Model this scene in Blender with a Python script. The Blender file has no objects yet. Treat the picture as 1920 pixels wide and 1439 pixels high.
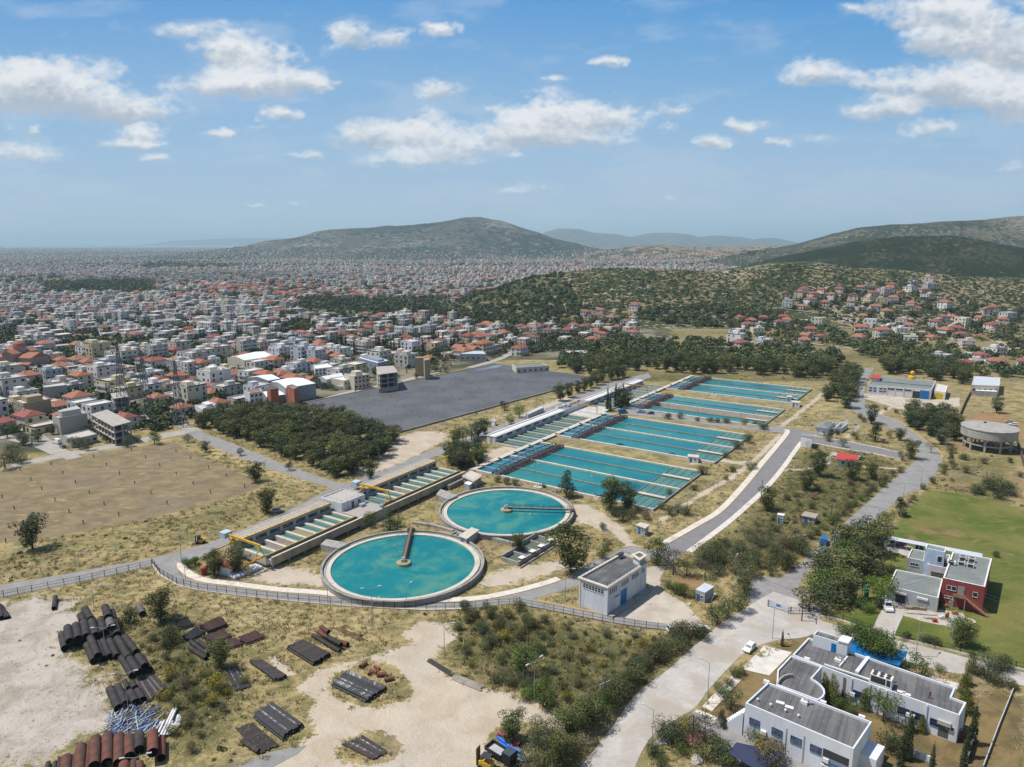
import bpy, math, random
import numpy as np
from mathutils import Vector, Matrix
random.seed(7); RNG = np.random.default_rng(11)
SC = bpy.context.scene; COL = SC.collection
R = math.radians
# ------ camera geometry (used to lay the site plan out on the ground)
CAM_H = 92.0; FPX = 1331.0; HORIZON = 455.0
PITCH = math.atan((719.5 - HORIZON) / FPX); CP, SP = math.cos(PITCH), math.sin(PITCH)
def ray(u, v):
 x = (u - 960) / FPX; y = (v - 719.5) / FPX
 return (x, CP - y * SP, -SP - y * CP)
def P(u, v, z=0.0):
 d = ray(u, v); t = (z - CAM_H) / d[2]
 return (t * d[0], t * d[1])
def P3(u, v, z=0.0):
 x, y = P(u, v, z); return (x, y, z)
def proj(x, y, z=0.0):
 dz = z - CAM_H
 zc = y * CP - dz * SP
 yc = -y * SP - dz * CP
 return (960 + FPX * x / zc, 719.5 + FPX * yc / zc)
def PL(pts, z=0.0): return [P(u, v, z) for u, v in pts]
# ------ hills (crest lines given as real heights at real distances)
HILLS = []
def crest(pts, D, front, back, rough=0.12, seed=0, pw=1.0):
 xs, zs = [], []
 for u, v in pts:
  d = ray(u, v); t = D / d[1]; xs.append(t * d[0]); zs.append(CAM_H + t * d[2])
 HILLS.append(dict(x=np.array(xs), z=np.array(zs), D=D, f=front, b=back, r=rough, s=seed, pw=pw))
crest([(200,492),(330,480),(420,470),(480,461),(500,456),(560,446),(610,436),(650,431),(700,429),(760,425),(810,422),(840,415),(870,409),(900,407),(940,413),(980,427),(1010,435),(1040,446),(1080,457),(1120,466),(1170,474)], 5200, 1500, 1500, .42, 1, 1.15)
crest([(1000,470),(1020,437),(1045,430),(1085,431),(1110,438),(1150,440),(1180,447),(1215,440),(1250,438),(1290,442),(1310,448),(1340,442),(1380,446),(1410,452),(1440,447),(1480,456),(1520,462),(1600,478)], 15000, 2500, 2500, .3, 2)
crest([(250,475),(330,452),(420,449),(520,447),(600,449),(700,450),(820,475)], 24000, 2500, 2500, .1, 8)
crest([(1090,480),(1130,470),(1180,463),(1240,459),(1300,464),(1360,464),(1420,462),(1500,461),(1560,462),(1640,470)], 4200, 700, 900, .1, 3)
crest([(1400,480),(1460,466),(1520,456),(1560,444),(1620,428),(1680,420),(1740,418),(1790,415),(1850,412),(1920,405),(2100,398)], 2700, 700, 900, .22, 4)
crest([(1340,520),(1400,503),(1440,491),(1500,476),(1560,463),(1640,448),(1700,441),(1750,441),(1820,448),(1880,458),(1930,466),(2100,480)], 1550, 380, 500, .16, 5)
crest([(820,585),(900,553),(950,536),(1000,521),(1060,508),(1120,502),(1200,500),(1280,504),(1340,509),(1400,501),(1450,492),(1520,490),(1600,500),(1700,506),(1800,516),(1930,520),(2100,530)], 1020, 290, 330, .16, 6, 1.2)
def vnoise(x, y, s):
 x = np.asarray(x, float); y = np.asarray(y, float)
 n = np.zeros(np.broadcast(x, y).shape)
 for k in range(5):
  a = 1.3 + s * 1.7 + k * 2.1; f = 2.03 ** k
  n = n + (np.sin(x * f * math.cos(a) + y * f * math.sin(a) + a * 7 + 1.7 * np.sin(y * f * .7 + a)) * np.sin(x * f * math.sin(a * 1.3) - y * f * math.cos(a * 1.3) + a * 3)) / 1.75 ** k
 return n * .5
def hill_h(h, x, y):
 cz = np.interp(x, h['x'], h['z'], left=-60, right=h['z'][-1]); cz = cz + vnoise(x / (h['D'] * .018), x * 0 + h['s'], h['s']) * h['D'] * .0016 * np.clip(cz / 30, 0, 1)
 d = y - h['D']
 q = np.where(d < 0, np.clip(1 + d / h['f'], 0, 1), np.clip(1 - d / h['b'], 0, 1))
 s = (q * q * (3 - 2 * q)) ** h['pw']
 L = h['f'] * .33
 n = .6 * vnoise(x / L, y / L, h['s']) + .9 * (.38 - np.abs(vnoise(x / (L * .8), y / (L * .8), h['s'] + 3)))
 z = cz * s * (1 + h['r'] * n * 4 * q * (1 - q)) - 1.5
 return np.where(q <= 0, -30.0, np.where(cz > 0, z, np.minimum(cz, -2)))
def ground_h(x, y):
 z = np.zeros(np.broadcast(np.asarray(x, float), np.asarray(y, float)).shape)
 for h in HILLS: z = np.maximum(z, hill_h(h, x, y))
 return z
def PT(u, v):
 """first hit of a sight line with the terrain"""
 d = ray(u, v)
 tmax = 60000 if d[2] >= -1e-4 else -CAM_H / d[2]
 t = np.linspace(min(550, tmax * .9) / d[1], tmax, 700)
 z = CAM_H + t * d[2]; g = ground_h(t * d[0], t * d[1])
 k = np.argmax(z <= g + 1e-3)
 if z[k] > g[k] + 1e-3: k = len(t) - 1
 return (t[k] * d[0], t[k] * d[1], float(g[k]))
# ------ materials
def lin(h):
 if isinstance(h, str):
  h = h.lstrip('#'); c = [int(h[i:i + 2], 16) / 255 for i in (0, 2, 4)]
  return tuple(((x + .055) / 1.055) ** 2.4 if x > .04045 else x / 12.92 for x in c)
 return tuple(h)
class NT:
 def __init__(s, m): s.t = m.node_tree; s.n = s.t.nodes; s.l = s.t.links
 def node(s, typ, ins=None, **kw):
  n = s.n.new(typ)
  for k, v in kw.items(): setattr(n, k, v)
  if ins:
   for k, v in ins.items():
    if hasattr(v, 'is_linked') or isinstance(v, bpy.types.NodeSocket): s.l.new(v, n.inputs[k])
    else: n.inputs[k].default_value = v
  return n
 def math(s, op, a, b=0.0, c=0.0, clamp=False):
  n = s.node('ShaderNodeMath', {0: a, 1: b, 2: c}, operation=op, use_clamp=clamp); return n.outputs[0]
 def vmath(s, op, a, b=(0, 0, 0)):
  n = s.node('ShaderNodeVectorMath', {0: a, 1: b}, operation=op); return n.outputs[0]
 def noise(s, vec, scale, detail=3, rough=.55, dist=0.0):
  return s.node('ShaderNodeTexNoise', {'Vector': vec, 'Scale': scale, 'Detail': detail, 'Roughness': rough, 'Distortion': dist}).outputs['Fac']
 def mix(s, f, a, b, blend='MIX'):
  n = s.node('ShaderNodeMix', None, data_type='RGBA', blend_type=blend)
  for i, v in ((0, f), (6, a), (7, b)):
   if isinstance(v, bpy.types.NodeSocket): s.l.new(v, n.inputs[i])
   else: n.inputs[i].default_value = (tuple(v) + (1,))[:4] if i else v
  return n.outputs[2]
 def step(s, x, a, b, lo=0.0, hi=1.0):
  n = s.node('ShaderNodeMapRange', {0: x, 1: a, 2: b, 3: lo, 4: hi}, interpolation_type='SMOOTHSTEP'); return n.outputs[0]
MATS = {}
def newmat(name):
 m = bpy.data.materials.new(name); m.use_nodes = True; nt = NT(m)
 b = nt.n['Principled BSDF']; MATS[name] = m
 return m, nt, b
def wm(name, col, var=.25, scale=.6, rough=.85, spec=.3, metal=0.0, stain=None, samt=.5, sscale=.25, bump=0.0, streak=False, objcol=False):
 """painted / weathered surface: base colour with mottling and optional stains of a second colour"""
 if name in MATS: return MATS[name]
 m, nt, b = newmat(name); c = lin(col)
 tc = nt.node('ShaderNodeTexCoord').outputs['Object']
 if streak: tc = nt.node('ShaderNodeMapping', {'Vector': tc, 'Scale': (1, 1, .12)}).outputs[0]
 n1 = nt.noise(tc, scale, 4, .6); n2 = nt.noise(tc, scale * 7, 3, .6)
 f = nt.math('ADD', nt.math('MULTIPLY', n1, .65), nt.math('MULTIPLY', n2, .35))
 f = nt.step(f, .3, .7)
 if objcol:
  oc = nt.node('ShaderNodeObjectInfo').outputs['Color']
  g = nt.node('ShaderNodeMapRange', {0: f, 1: 0, 2: 1, 3: 1 - var, 4: 1 + var * .4}).outputs[0]
  out = nt.node('ShaderNodeVectorMath', {0: oc, 'Scale': g}, operation='SCALE').outputs[0]
 else:
  out = nt.mix(f, [x * (1 - var) for x in c], [min(1, x * (1 + var * .6)) for x in c])
 if stain is not None:
  s = nt.step(nt.noise(tc, sscale, 5, .65, .6), .62 - samt * .2, max(.68, .68 - samt * .2))
  out = nt.mix(nt.math('MULTIPLY', s, .85), out, lin(stain))
 nt.l.new(out, b.inputs['Base Color'])
 b.inputs['Roughness'].default_value = rough; b.inputs['Specular IOR Level'].default_value = spec; b.inputs['Metallic'].default_value = metal
 if bump:
  bp = nt.node('ShaderNodeBump', {'Height': n2, 'Strength': bump, 'Distance': .1}); nt.l.new(bp.outputs[0], b.inputs['Normal'])
 return m
def attr_mat(name, rough=.8, spec=.2, translucent=0.0, noise=0.0):
 m, nt, b = newmat(name)
 a = nt.node('ShaderNodeAttribute', attribute_name='col').outputs['Color']
 if noise:
  tc = nt.node('ShaderNodeNewGeometry').outputs['Position']
  f = nt.node('ShaderNodeMapRange', {0: nt.noise(tc, noise, 3), 1: .3, 2: .7, 3: .7, 4: 1.25}).outputs[0]
  a = nt.node('ShaderNodeVectorMath', {0: a, 'Scale': f}, operation='SCALE').outputs[0]
 nt.l.new(a, b.inputs['Base Color']); b.inputs['Roughness'].default_value = rough; b.inputs['Specular IOR Level'].default_value = spec
 return m
# ------ mesh building
def ccw(poly):
 a = sum(poly[i - 1][0] * poly[i][1] - poly[i][0] * poly[i - 1][1] for i in range(len(poly)))
 return list(poly) if a > 0 else list(poly)[::-1]
def inset(poly, d):
 n = len(poly); out = []
 for i in range(n):
  p0, p1, p2 = Vector(poly[i - 1][:2]), Vector(poly[i][:2]), Vector(poly[(i + 1) % n][:2])
  e1 = (p1 - p0).normalized(); e2 = (p2 - p1).normalized()
  n1 = Vector((-e1.y, e1.x)); n2 = Vector((-e2.y, e2.x))
  k = 1 + n1.dot(n2); b = (n1 + n2) / max(k, .3)
  q = p1 + b * d; out.append((q.x, q.y))
 return out
class MB:
 def __init__(s): s.v = []; s.f = []; s.m = []; s.cm = 0
 def add(s, vs, fs):
  o = len(s.v); s.v += [tuple(map(float, p)) for p in vs]
  for f in fs: s.f.append([i + o for i in f]); s.m.append(s.cm)
  return s
 def hexa(s, b, t): return s.add(list(b) + list(t), [(3, 2, 1, 0), (4, 5, 6, 7), (0, 1, 5, 4), (1, 2, 6, 5), (2, 3, 7, 6), (3, 0, 4, 7)])
 def box(s, c, d, rz=0.0):
  x, y, z = d[0] / 2, d[1] / 2, d[2] / 2; cs, sn = math.cos(rz), math.sin(rz)
  q = [(c[0] + a * x * cs - bb * y * sn, c[1] + a * x * sn + bb * y * cs) for a, bb in ((-1, -1), (1, -1), (1, 1), (-1, 1))]
  return s.hexa([(p[0], p[1], c[2] - z) for p in q], [(p[0], p[1], c[2] + z) for p in q])
 def prism(s, poly, z0, z1, top=True, bot=False):
  p = ccw(poly); n = len(p)
  vs = [(a, b, z0) for a, b in p] + [(a, b, z1) for a, b in p]
  fs = [(i, (i + 1) % n, n + (i + 1) % n, n + i) for i in range(n)]
  if top: fs.append(tuple(range(n, 2 * n)))
  if bot: fs.append(tuple(range(n - 1, -1, -1)))
  return s.add(vs, fs)
 def ring(s, po, pi, z0, z1):
  n = len(po)
  vs = [(a, b, z0) for a, b in po] + [(a, b, z1) for a, b in po] + [(a, b, z1) for a, b in pi] + [(a, b, z0) for a, b in pi]
  fs = []
  for i in range(n):
   j = (i + 1) % n
   fs += [(i, j, n + j, n + i), (n + i, n + j, 2 * n + j, 2 * n + i), (2 * n + i, 2 * n + j, 3 * n + j, 3 * n + i)]
  return s.add(vs, fs)
 def bar(s, p0, p1, w, h):
  a, b = Vector(p0), Vector(p1); d = (b - a)
  if d.length < 1e-6: return s
  d.normalize(); up = Vector((0, 0, 1)) if abs(d.z) < .95 else Vector((1, 0, 0))
  x = d.cross(up).normalized() * (w / 2); y = x.cross(d).normalized() * (h / 2)
  return s.hexa([a - x - y, a + x - y, a + x + y, a - x + y][::-1], [b - x - y, b + x - y, b + x + y, b - x + y][::-1])
 def tube(s, p0, p1, r0, r1=None, n=8, cap=True):
  r1 = r0 if r1 is None else r1
  a, b = Vector(p0), Vector(p1); d = (b - a).normalized()
  up = Vector((0, 0, 1)) if abs(d.z) < .95 else Vector((1, 0, 0))
  x = d.cross(up).normalized(); y = d.cross(x)
  vs = []
  for c, r in ((a, r0), (b, r1)):
   for i in range(n):
    t = 2 * math.pi * i / n; vs.append(c + x * (r * math.cos(t)) + y * (r * math.sin(t)))
  fs = [(i, n + i, n + (i + 1) % n, (i + 1) % n) for i in range(n)]
  if cap: fs += [tuple(range(n)), tuple(range(2 * n - 1, n - 1, -1))]
  return s.add(vs, fs)
 def lathe(s, c, prof, n=48):
  vs = []; k = len(prof)
  for i in range(n):
   t = 2 * math.pi * i / n
   for r, z in prof: vs.append((c[0] + r * math.cos(t), c[1] + r * math.sin(t), z))
  fs = []
  for i in range(n):
   j = (i + 1) % n
   for q in range(k - 1): fs.append((i * k + q, j * k + q, j * k + q + 1, i * k + q + 1))
  return s.add(vs, fs)
 def disc(s, c, r, z, n=64): return s.add([(c[0] + r * math.cos(2 * math.pi * i / n), c[1] + r * math.sin(2 * math.pi * i / n), z) for i in range(n)], [tuple(range(n))])
 def sheet(s, poly, z): return s.add([(a, b, z) for a, b in ccw(poly)], [tuple(range(len(poly)))])
 def strip(s, L, Rr, z):
  n = len(L); vs = [(p[0], p[1], z) for p in L] + [(p[0], p[1], z) for p in Rr]
  return s.add(vs, [(i, n + i, n + i + 1, i + 1) for i in range(n - 1)])
 def build(s, name, mats, parent=None, loc=None, smooth=False, world=True):
  me = bpy.data.meshes.new(name)
  off = (0, 0, 0)
  if parent is not None and world: off = root_loc(parent)
  elif loc is not None: off = loc
  me.from_pydata([(a - off[0], b - off[1], c - off[2]) for a, b, c in s.v], [], s.f)
  for m in (mats if isinstance(mats, (list, tuple)) else [mats]): me.materials.append(m)
  if any(s.m): me.polygons.foreach_set('material_index', s.m)
  if smooth: me.polygons.foreach_set('use_smooth', [True] * len(s.f))
  me.update()
  o = bpy.data.objects.new(name, me); COL.objects.link(o)
  if parent is not None: o.parent = parent
  elif loc is not None: o.location = loc
  return o
def root_loc(o):
 x = Vector((0, 0, 0))
 while o is not None: x += o.location; o = o.parent
 return x
def np_mesh(name, verts, faces, mat, col=None, uv=None, smooth=False):
 """verts (N,3), faces (M,3|4) arrays, col per-vertex (N,3)"""
 me = bpy.data.meshes.new(name); M, k = faces.shape
 me.vertices.add(len(verts)); me.vertices.foreach_set('co', np.ascontiguousarray(verts, np.float32).ravel())
 me.loops.add(M * k); me.loops.foreach_set('vertex_index', np.ascontiguousarray(faces, np.int32).ravel())
 me.polygons.add(M); me.polygons.foreach_set('loop_start', np.arange(M, dtype=np.int32) * k); me.polygons.foreach_set('loop_total', np.full(M, k, np.int32))
 if smooth: me.polygons.foreach_set('use_smooth', np.ones(M, bool))
 if uv is not None:
  l = me.uv_layers.new(name='UVMap'); l.data.foreach_set('uv', np.ascontiguousarray(uv, np.float32).ravel())
 if col is not None:
  for nm, arr in (col.items() if isinstance(col, dict) else [('col', col)]):
   a = me.color_attributes.new(nm, 'FLOAT_COLOR', 'POINT')
   c = np.ones((len(verts), 4), np.float32); c[:, :arr.shape[1]] = arr
   a.data.foreach_set('color', c.ravel())
 me.materials.append(mat); me.update(calc_edges=True); me.validate()
 return me
def link(name, me, loc=(0, 0, 0), parent=None):
 o = bpy.data.objects.new(name, me); COL.objects.link(o); o.location = loc
 if parent is not None: o.parent = parent
 return o
def tag(o, label=None, cat=None, group=None, kind=None):
 if label: o['label'] = label
 if cat: o['category'] = cat
 if group: o['group'] = group
 if kind: o['kind'] = kind
 return o
def thing(name, label, cat, loc=(0, 0, 0), rz=0.0, group=None):
 o = bpy.data.objects.new(name, None); COL.objects.link(o); o.empty_display_size = .2
 o.location = (loc[0], loc[1], loc[2] if len(loc) > 2 else 0.0); o.rotation_euler = (0, 0, rz)
 return tag(o, label, cat, group)
def struct(name, mb, mat): return tag(mb.build(name, mat), kind='structure')
CHILD = {}
def kids(o):
 if o.name not in CHILD: CHILD[o.name] = [c for c in COL.objects if c.parent == o]
 return CHILD[o.name]
def dup(src, loc, rz=0.0, sc=1.0, label=None, group=None, color=None, colors=None):
 r = src.copy(); COL.objects.link(r); r.location = (loc[0], loc[1], loc[2] if len(loc) > 2 else 0.0); r.rotation_euler = (0, 0, rz)
 r.scale = (sc, sc, sc) if not isinstance(sc, (tuple, list)) else sc
 if label: r['label'] = label
 if group: r['group'] = group
 if color: r.color = tuple(color) + (1,)
 for ch in kids(src):
  c = ch.copy(); COL.objects.link(c); c.parent = r
  if colors and ch.name.split('.')[0] in colors: c.color = tuple(colors[ch.name.split('.')[0]]) + (1,)
  for g in kids(ch):
   d = g.copy(); COL.objects.link(d); d.parent = c
   if colors and g.name.split('.')[0] in colors: d.color = tuple(colors[g.name.split('.')[0]]) + (1,)
 return r
def drop_template(src):
 for ch in kids(src):
  for g in kids(ch): bpy.data.objects.remove(g)
  bpy.data.objects.remove(ch)
 bpy.data.objects.remove(src)
def pip(px, py, poly):
 inside = np.zeros(px.shape, bool); n = len(poly)
 for i in range(n):
  x0, y0 = poly[i - 1]; x1, y1 = poly[i]
  if y0 == y1: continue
  c = ((y0 > py) != (y1 > py)) & (px < (x1 - x0) * (py - y0) / (y1 - y0) + x0)
  inside ^= c
 return inside
def sdist(px, py, poly):
 """signed distance, positive inside"""
 d = np.full(px.shape, 1e9); n = len(poly)
 for i in range(n):
  x0, y0 = poly[i - 1]; x1, y1 = poly[i]; dx, dy = x1 - x0, y1 - y0
  t = np.clip(((px - x0) * dx + (py - y0) * dy) / max(dx * dx + dy * dy, 1e-9), 0, 1)
  d = np.minimum(d, np.hypot(px - x0 - t * dx, py - y0 - t * dy))
 return np.where(pip(px, py, poly), d, -d)
def inpoly(p, poly): return bool(pip(np.array([p[0]]), np.array([p[1]]), poly)[0])
ORD = ['', 'second', 'third', 'fourth', 'fifth', 'sixth', 'seventh', 'eighth', 'ninth', 'tenth', 'eleventh', 'twelfth', 'thirteenth', 'fourteenth', 'fifteenth', 'sixteenth', 'seventeenth', 'eighteenth', 'nineteenth', 'twentieth']
def ordn(k):
 if k < 20: return ORD[k]
 T = {2: 'twenty', 3: 'thirty', 4: 'forty', 5: 'fifty', 6: 'sixty'}; t, o = divmod(k + 1, 10)
 return (T.get(t, 'seventy') + ('-' + ['', 'first', 'second', 'third', 'fourth', 'fifth', 'sixth', 'seventh', 'eighth', 'ninth'][o] if o else '')).replace('ty-', 'ty-') if o else T.get(t, 'seventy')[:-1] + 'ieth'
MARKS = []   # landmarks: (text, u, v)
def autolabel(items):
 """items: list of (object, short description). Adds the nearest landmark, the side of it and a rank, so that each label is true of one thing"""
 seen = {}
 for o, d in items:
  w = root_loc(o); u, v = proj(w.x, w.y, w.z)
  best = min(MARKS, key=lambda m: (m[1] - u) ** 2 + (3 * (m[2] - v)) ** 2)
  du, dv = u - best[1], 3 * (v - best[2])
  rel = ('left of' if du < 0 else 'right of') if abs(du) > abs(dv) else ('behind' if dv < 0 else 'in front of')
  seen.setdefault((d, rel, best[0]), []).append((math.hypot(du, dv), o))
 for (d, rel, mk), L in seen.items():
  L.sort(key=lambda t: t[0])
  for k, (_, o) in enumerate(L):
   o['label'] = f'{d}, {rel} the {mk}' if k == 0 and len(L) == 1 else (f'{d}, nearest {rel} the {mk}' if k == 0 else f'{d}, {ordn(k)} {rel} the {mk}')
def rowlabel(items, place, size=8):
 """items: (object, desc) in one wood; rows counted from the front, places from the left"""
 L = []
 for o, d in items:
  w = root_loc(o); u, v = proj(w.x, w.y, w.z); L.append((-v, u, o, d))
 L.sort(key=lambda t: t[0])
 for r in range(0, len(L), size):
  for k, (_, _, o, d) in enumerate(sorted(L[r:r + size], key=lambda t: t[1])):
   row = r // size
   rn = 'front' if row == 0 else ordn(row)
   o['label'] = f'{d}, {rn} row of {place}, ' + ('leftmost' if k == 0 else ordn(k) + ' from left')
# ====== camera, sun, sky, haze
SUN_AZ = R(180 - 3); SUN_EL = R(62)          # the sun stands to the left of the view
cam_d = bpy.data.cameras.new('camera'); cam = bpy.data.objects.new('camera', cam_d); COL.objects.link(cam)
cam.location = (0, 0, CAM_H); cam.rotation_euler = (R(90) - PITCH, 0, 0)
cam_d.sensor_fit = 'HORIZONTAL'; cam_d.sensor_width = 36; cam_d.lens = FPX / 1920 * 36; cam_d.clip_start = 1; cam_d.clip_end = 120000
SC.camera = cam
sd = Vector((math.cos(SUN_AZ) * math.cos(SUN_EL), math.sin(SUN_AZ) * math.cos(SUN_EL), math.sin(SUN_EL)))
sl = bpy.data.lights.new('sun', 'SUN'); sl.energy = 5.0; sl.angle = R(.53); sl.color = (1.0, .955, .89)
so = bpy.data.objects.new('sun', sl); COL.objects.link(so); so.location = (-200, 0, 400)
so.rotation_euler = sd.to_track_quat('Z', 'Y').to_euler()
SC.view_settings.view_transform = 'Standard'; SC.view_settings.look = 'None'; SC.view_settings.exposure = 0.0; SC.view_settings.gamma = 1
SC.cycles.use_denoising = True
try: SC.cycles.denoiser = 'OPENIMAGEDENOISE'
except Exception: pass
SC.cycles.max_bounces = 5; SC.cycles.diffuse_bounces = 2; SC.cycles.glossy_bounces = 2; SC.cycles.transmission_bounces = 2; SC.cycles.transparent_max_bounces = 8; SC.cycles.volume_bounces = 0
SC.cycles.sample_clamp_indirect = 4
W = bpy.data.worlds.new('World'); SC.world = W; W.use_nodes = True
wt = NT(W); bg = wt.n['Background']; bg.inputs['Strength'].default_value = .11
sky = wt.node('ShaderNodeTexSky'); sky.sky_type = 'NISHITA'; sky.sun_disc = False; sky.sun_elevation = SUN_EL; sky.sun_rotation = R(90) - SUN_AZ
sky.altitude = 200; sky.air_density = 1.0; sky.dust_density = .6; sky.ozone_density = 1.5
wt.l.new(sky.outputs[0], bg.inputs['Color'])
# sky with its clouds: a far shell beyond the hills, 80 km out; clouds are ragged ellipses in real directions of the sky
CL = [ # u, v, half width, half height, strength
 (100,172,150,62,1.25),(30,150,110,50,1.1),(230,205,110,34,1.1),(420,85,75,45,1.05),(350,55,55,22,.8),(480,105,75,40,1.05),(455,158,135,38,1.2),(560,150,62,26,1.0),
 (665,62,55,30,1.0),(735,70,32,20,.85),(815,52,45,18,.9),(630,92,28,16,.6),(262,246,48,15,1.0),(255,266,54,14,1.0),(282,297,36,11,.9),(530,214,38,17,1.0),(495,240,36,11,.6),
 (410,250,30,11,.85),(55,242,22,9,.8),(45,285,75,24,.85),(570,292,40,11,.6),(832,172,56,26,1.0),(800,210,32,16,.55),(690,255,70,28,.95),(780,245,90,28,.95),(850,275,130,30,.95),(800,300,110,22,.8),
 (1030,215,95,42,1.2),(960,245,85,38,1.1),(1120,220,85,32,1.15),(1060,255,120,26,1.0),(1250,205,46,20,.95),(1245,238,22,14,.6),(1145,115,30,12,.9),(1035,152,24,9,.5),(1396,236,36,17,1.15),(1340,268,38,13,1.0),(1456,262,33,11,.95),(1525,255,32,8,.45),
 (1535,136,75,30,1.1),(1660,205,90,26,1.05),(1640,160,60,34,.8),(1770,165,120,48,1.25),(1880,175,90,50,1.2),(1850,60,150,70,1.25),(1760,20,120,40,1.1),(1690,42,50,14,.8),(1740,75,60,26,.95),(1905,105,90,36,1.15),
 (1610,15,45,14,.75),(1750,245,62,20,.75),(975,357,62,11,.75),(1258,363,14,6,.9),(1895,312,28,13,.7),(963,294,22,9,.6),(470,381,26,5,.5),(565,385,26,4,.45),(20,240,20,8,.6),(2000,200,140,60,1.2),(-80,190,120,60,1.2)]
def fbm(x, y, o, seed, gain=.55):
 r = np.random.default_rng(seed); T = r.random((256, 256)); out = np.zeros_like(x); amp = 1.0; tot = 0.0; f = 1.0
 for k in range(o):
  X, Y = x * f + 17.3 * k, y * f + 9.1 * k
  xi, yi = np.floor(X).astype(int), np.floor(Y).astype(int); fx, fy = X - xi, Y - yi
  fx = fx * fx * fx * (fx * (fx * 6 - 15) + 10); fy = fy * fy * fy * (fy * (fy * 6 - 15) + 10)
  g = lambda i, j: T[i % 256, j % 256]
  out += amp * ((g(xi, yi) * (1 - fx) + g(xi + 1, yi) * fx) * (1 - fy) + (g(xi, yi + 1) * (1 - fx) + g(xi + 1, yi + 1) * fx) * fy)
  tot += amp; amp *= gain; f *= 2.03
 return out / tot - .5
def ss(x, a, b):
 t = np.clip((x - a) / (b - a), 0, 1); return t * t * (3 - 2 * t)
def make_sky():
 NA, NE = 1200, 440
 az = np.linspace(R(-52), R(52), NA); el = np.concatenate([[R(-3)], np.linspace(R(-.8), R(34), NE - 1)])
 A, E = np.meshgrid(az, el)
 gx = np.tan(A); gz = np.tan(E) / np.cos(A)
 # sight line -> picture position, only so that the cloud list can be written in the photograph's own scale
 U = 960 + FPX * gx / (CP - gz * SP); V = 719.5 + FPX * (-SP - gz * CP) / (CP - gz * SP)
 wx = fbm(U / 70, V / 38, 5, 3) * 60; wy = fbm(U / 70 + 40, V / 38, 5, 4) * 30
 wx += fbm(U / 16, V / 11, 4, 14) * 9; wy += fbm(U / 16 + 9, V / 11, 4, 15) * 6
 n1 = .7 * fbm(U / 52, V / 30, 6, 5, .6) + .55 * (.16 - np.abs(fbm(U / 34, V / 24, 5, 25, .55)) * 1.6); n2 = fbm(U / 14, V / 8, 5, 6, .62)
 D = np.zeros_like(U); T = np.zeros_like(U); WT = np.full_like(U, 1e-6)
 for (u, v, a, b, st) in CL:
  qx = (U + wx - u) / (a * 1.25); qy = (V + wy - v) / (b * 1.3)
  qy = np.where(qy > 0, qy * 1.25, qy)
  e = np.clip(1 - np.hypot(qx, qy), 0, 1) * st
  D = 1 - (1 - D) * (1 - np.clip(e * .95, 0, .98)); T += -qy * e; WT += e
 dd = D + (n1 * 1.0 + n2 * .45) * ss(D, 0, .22)
 al = ss(dd, .03, .88) ** .85 * ss(dd, .02, .2)
 tone = T / WT * .95 + n1 * 1.1 + n2 * .3 + .25 * (1 - ss(dd, .3, 1.0))
 lit = ss(tone, -.35, .38)
 veil = ss(fbm(U / 210, V / 60, 6, 9, .6), -.02, .22) * .26 + ss(fbm(U / 55, V / 22, 5, 19, .6) + .25 * ss(D, 0, .05), .14, .34) * .12
 low = ss(V, 240, 430)
 stops = [(-300, '5a96cf'), (0, '66a1d9'), (120, '84b1dd'), (260, '9bbfe0'), (380, 'aec6dd'), (455, 'b4cadc'), (600, 'b4cadc')]
 sv = [q[0] for q in stops]; cols = np.array([lin(q[1]) for q in stops])
 base = np.stack([np.interp(V, sv, cols[:, k]) for k in range(3)], -1)
 deep = np.clip((U - 500) / 1400, 0, 1)[..., None] * ss(V, 330, 40)[..., None]
 base = base * (1 - deep * np.array([.32, .10, .03]))
 wht = np.array(lin('eef0f2')) * 1.0; gry = np.array(lin('b3bdca'))
 cc = gry + (wht - gry) * lit[..., None]
 cc = cc * (1 - low[..., None] * .45) + base * 1.12 * low[..., None] * .45
 o = base * (1 - veil[..., None]) + np.array(lin('c8d6e4')) * veil[..., None]
 o = o * (1 - al[..., None] * .96) + cc * al[..., None] * .96
 RR = 80000.0
 v = np.stack([RR * np.sin(A) * np.cos(E), RR * np.cos(A) * np.cos(E), RR * np.sin(E)], -1).reshape(-1, 3)
 idx = np.arange(NA * NE).reshape(NE, NA)
 f = np.stack([idx[:-1, :-1].ravel(), idx[1:, :-1].ravel(), idx[1:, 1:].ravel(), idx[:-1, 1:].ravel()], 1)
 m = bpy.data.materials.new('sky_light'); m.use_nodes = True; t = NT(m); t.n.remove(t.n['Principled BSDF'])
 em = t.node('ShaderNodeEmission', {'Color': t.node('ShaderNodeAttribute', attribute_name='col').outputs['Color'], 'Strength': 1.0})
 t.l.new(em.outputs[0], t.n['Material Output'].inputs['Surface']); m.cycles.emission_sampling = 'NONE'
 tag(link('sky', np_mesh('sky', v, f, m, col=o.reshape(-1, 3), smooth=True)), kind='structure')
make_sky()
# the air: one closed box
hb = MB(); hb.hexa([(-46000, -900, -46), (46000, -900, -46), (46000, 43000, -46), (-46000, 43000, -46)], [(-46000, -900, 430), (46000, -900, 430), (46000, 43000, 430), (-46000, 43000, 430)])
hm = bpy.data.materials.new('haze_air'); hm.use_nodes = True; ht = NT(hm); ht.n.remove(ht.n['Principled BSDF'])
pv = ht.node('ShaderNodeVolumePrincipled'); pv.inputs['Color'].default_value = (.66, .90, 1.0, 1); pv.inputs['Density'].default_value = 7.2e-5; pv.inputs['Anisotropy'].default_value = .1
ht.l.new(pv.outputs[0], ht.n['Material Output'].inputs['Volume'])
hz_o = tag(hb.build('haze', hm), kind='stuff'); hz_o['label'] = 'pale blue haze lying over the far city and hills'
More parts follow.
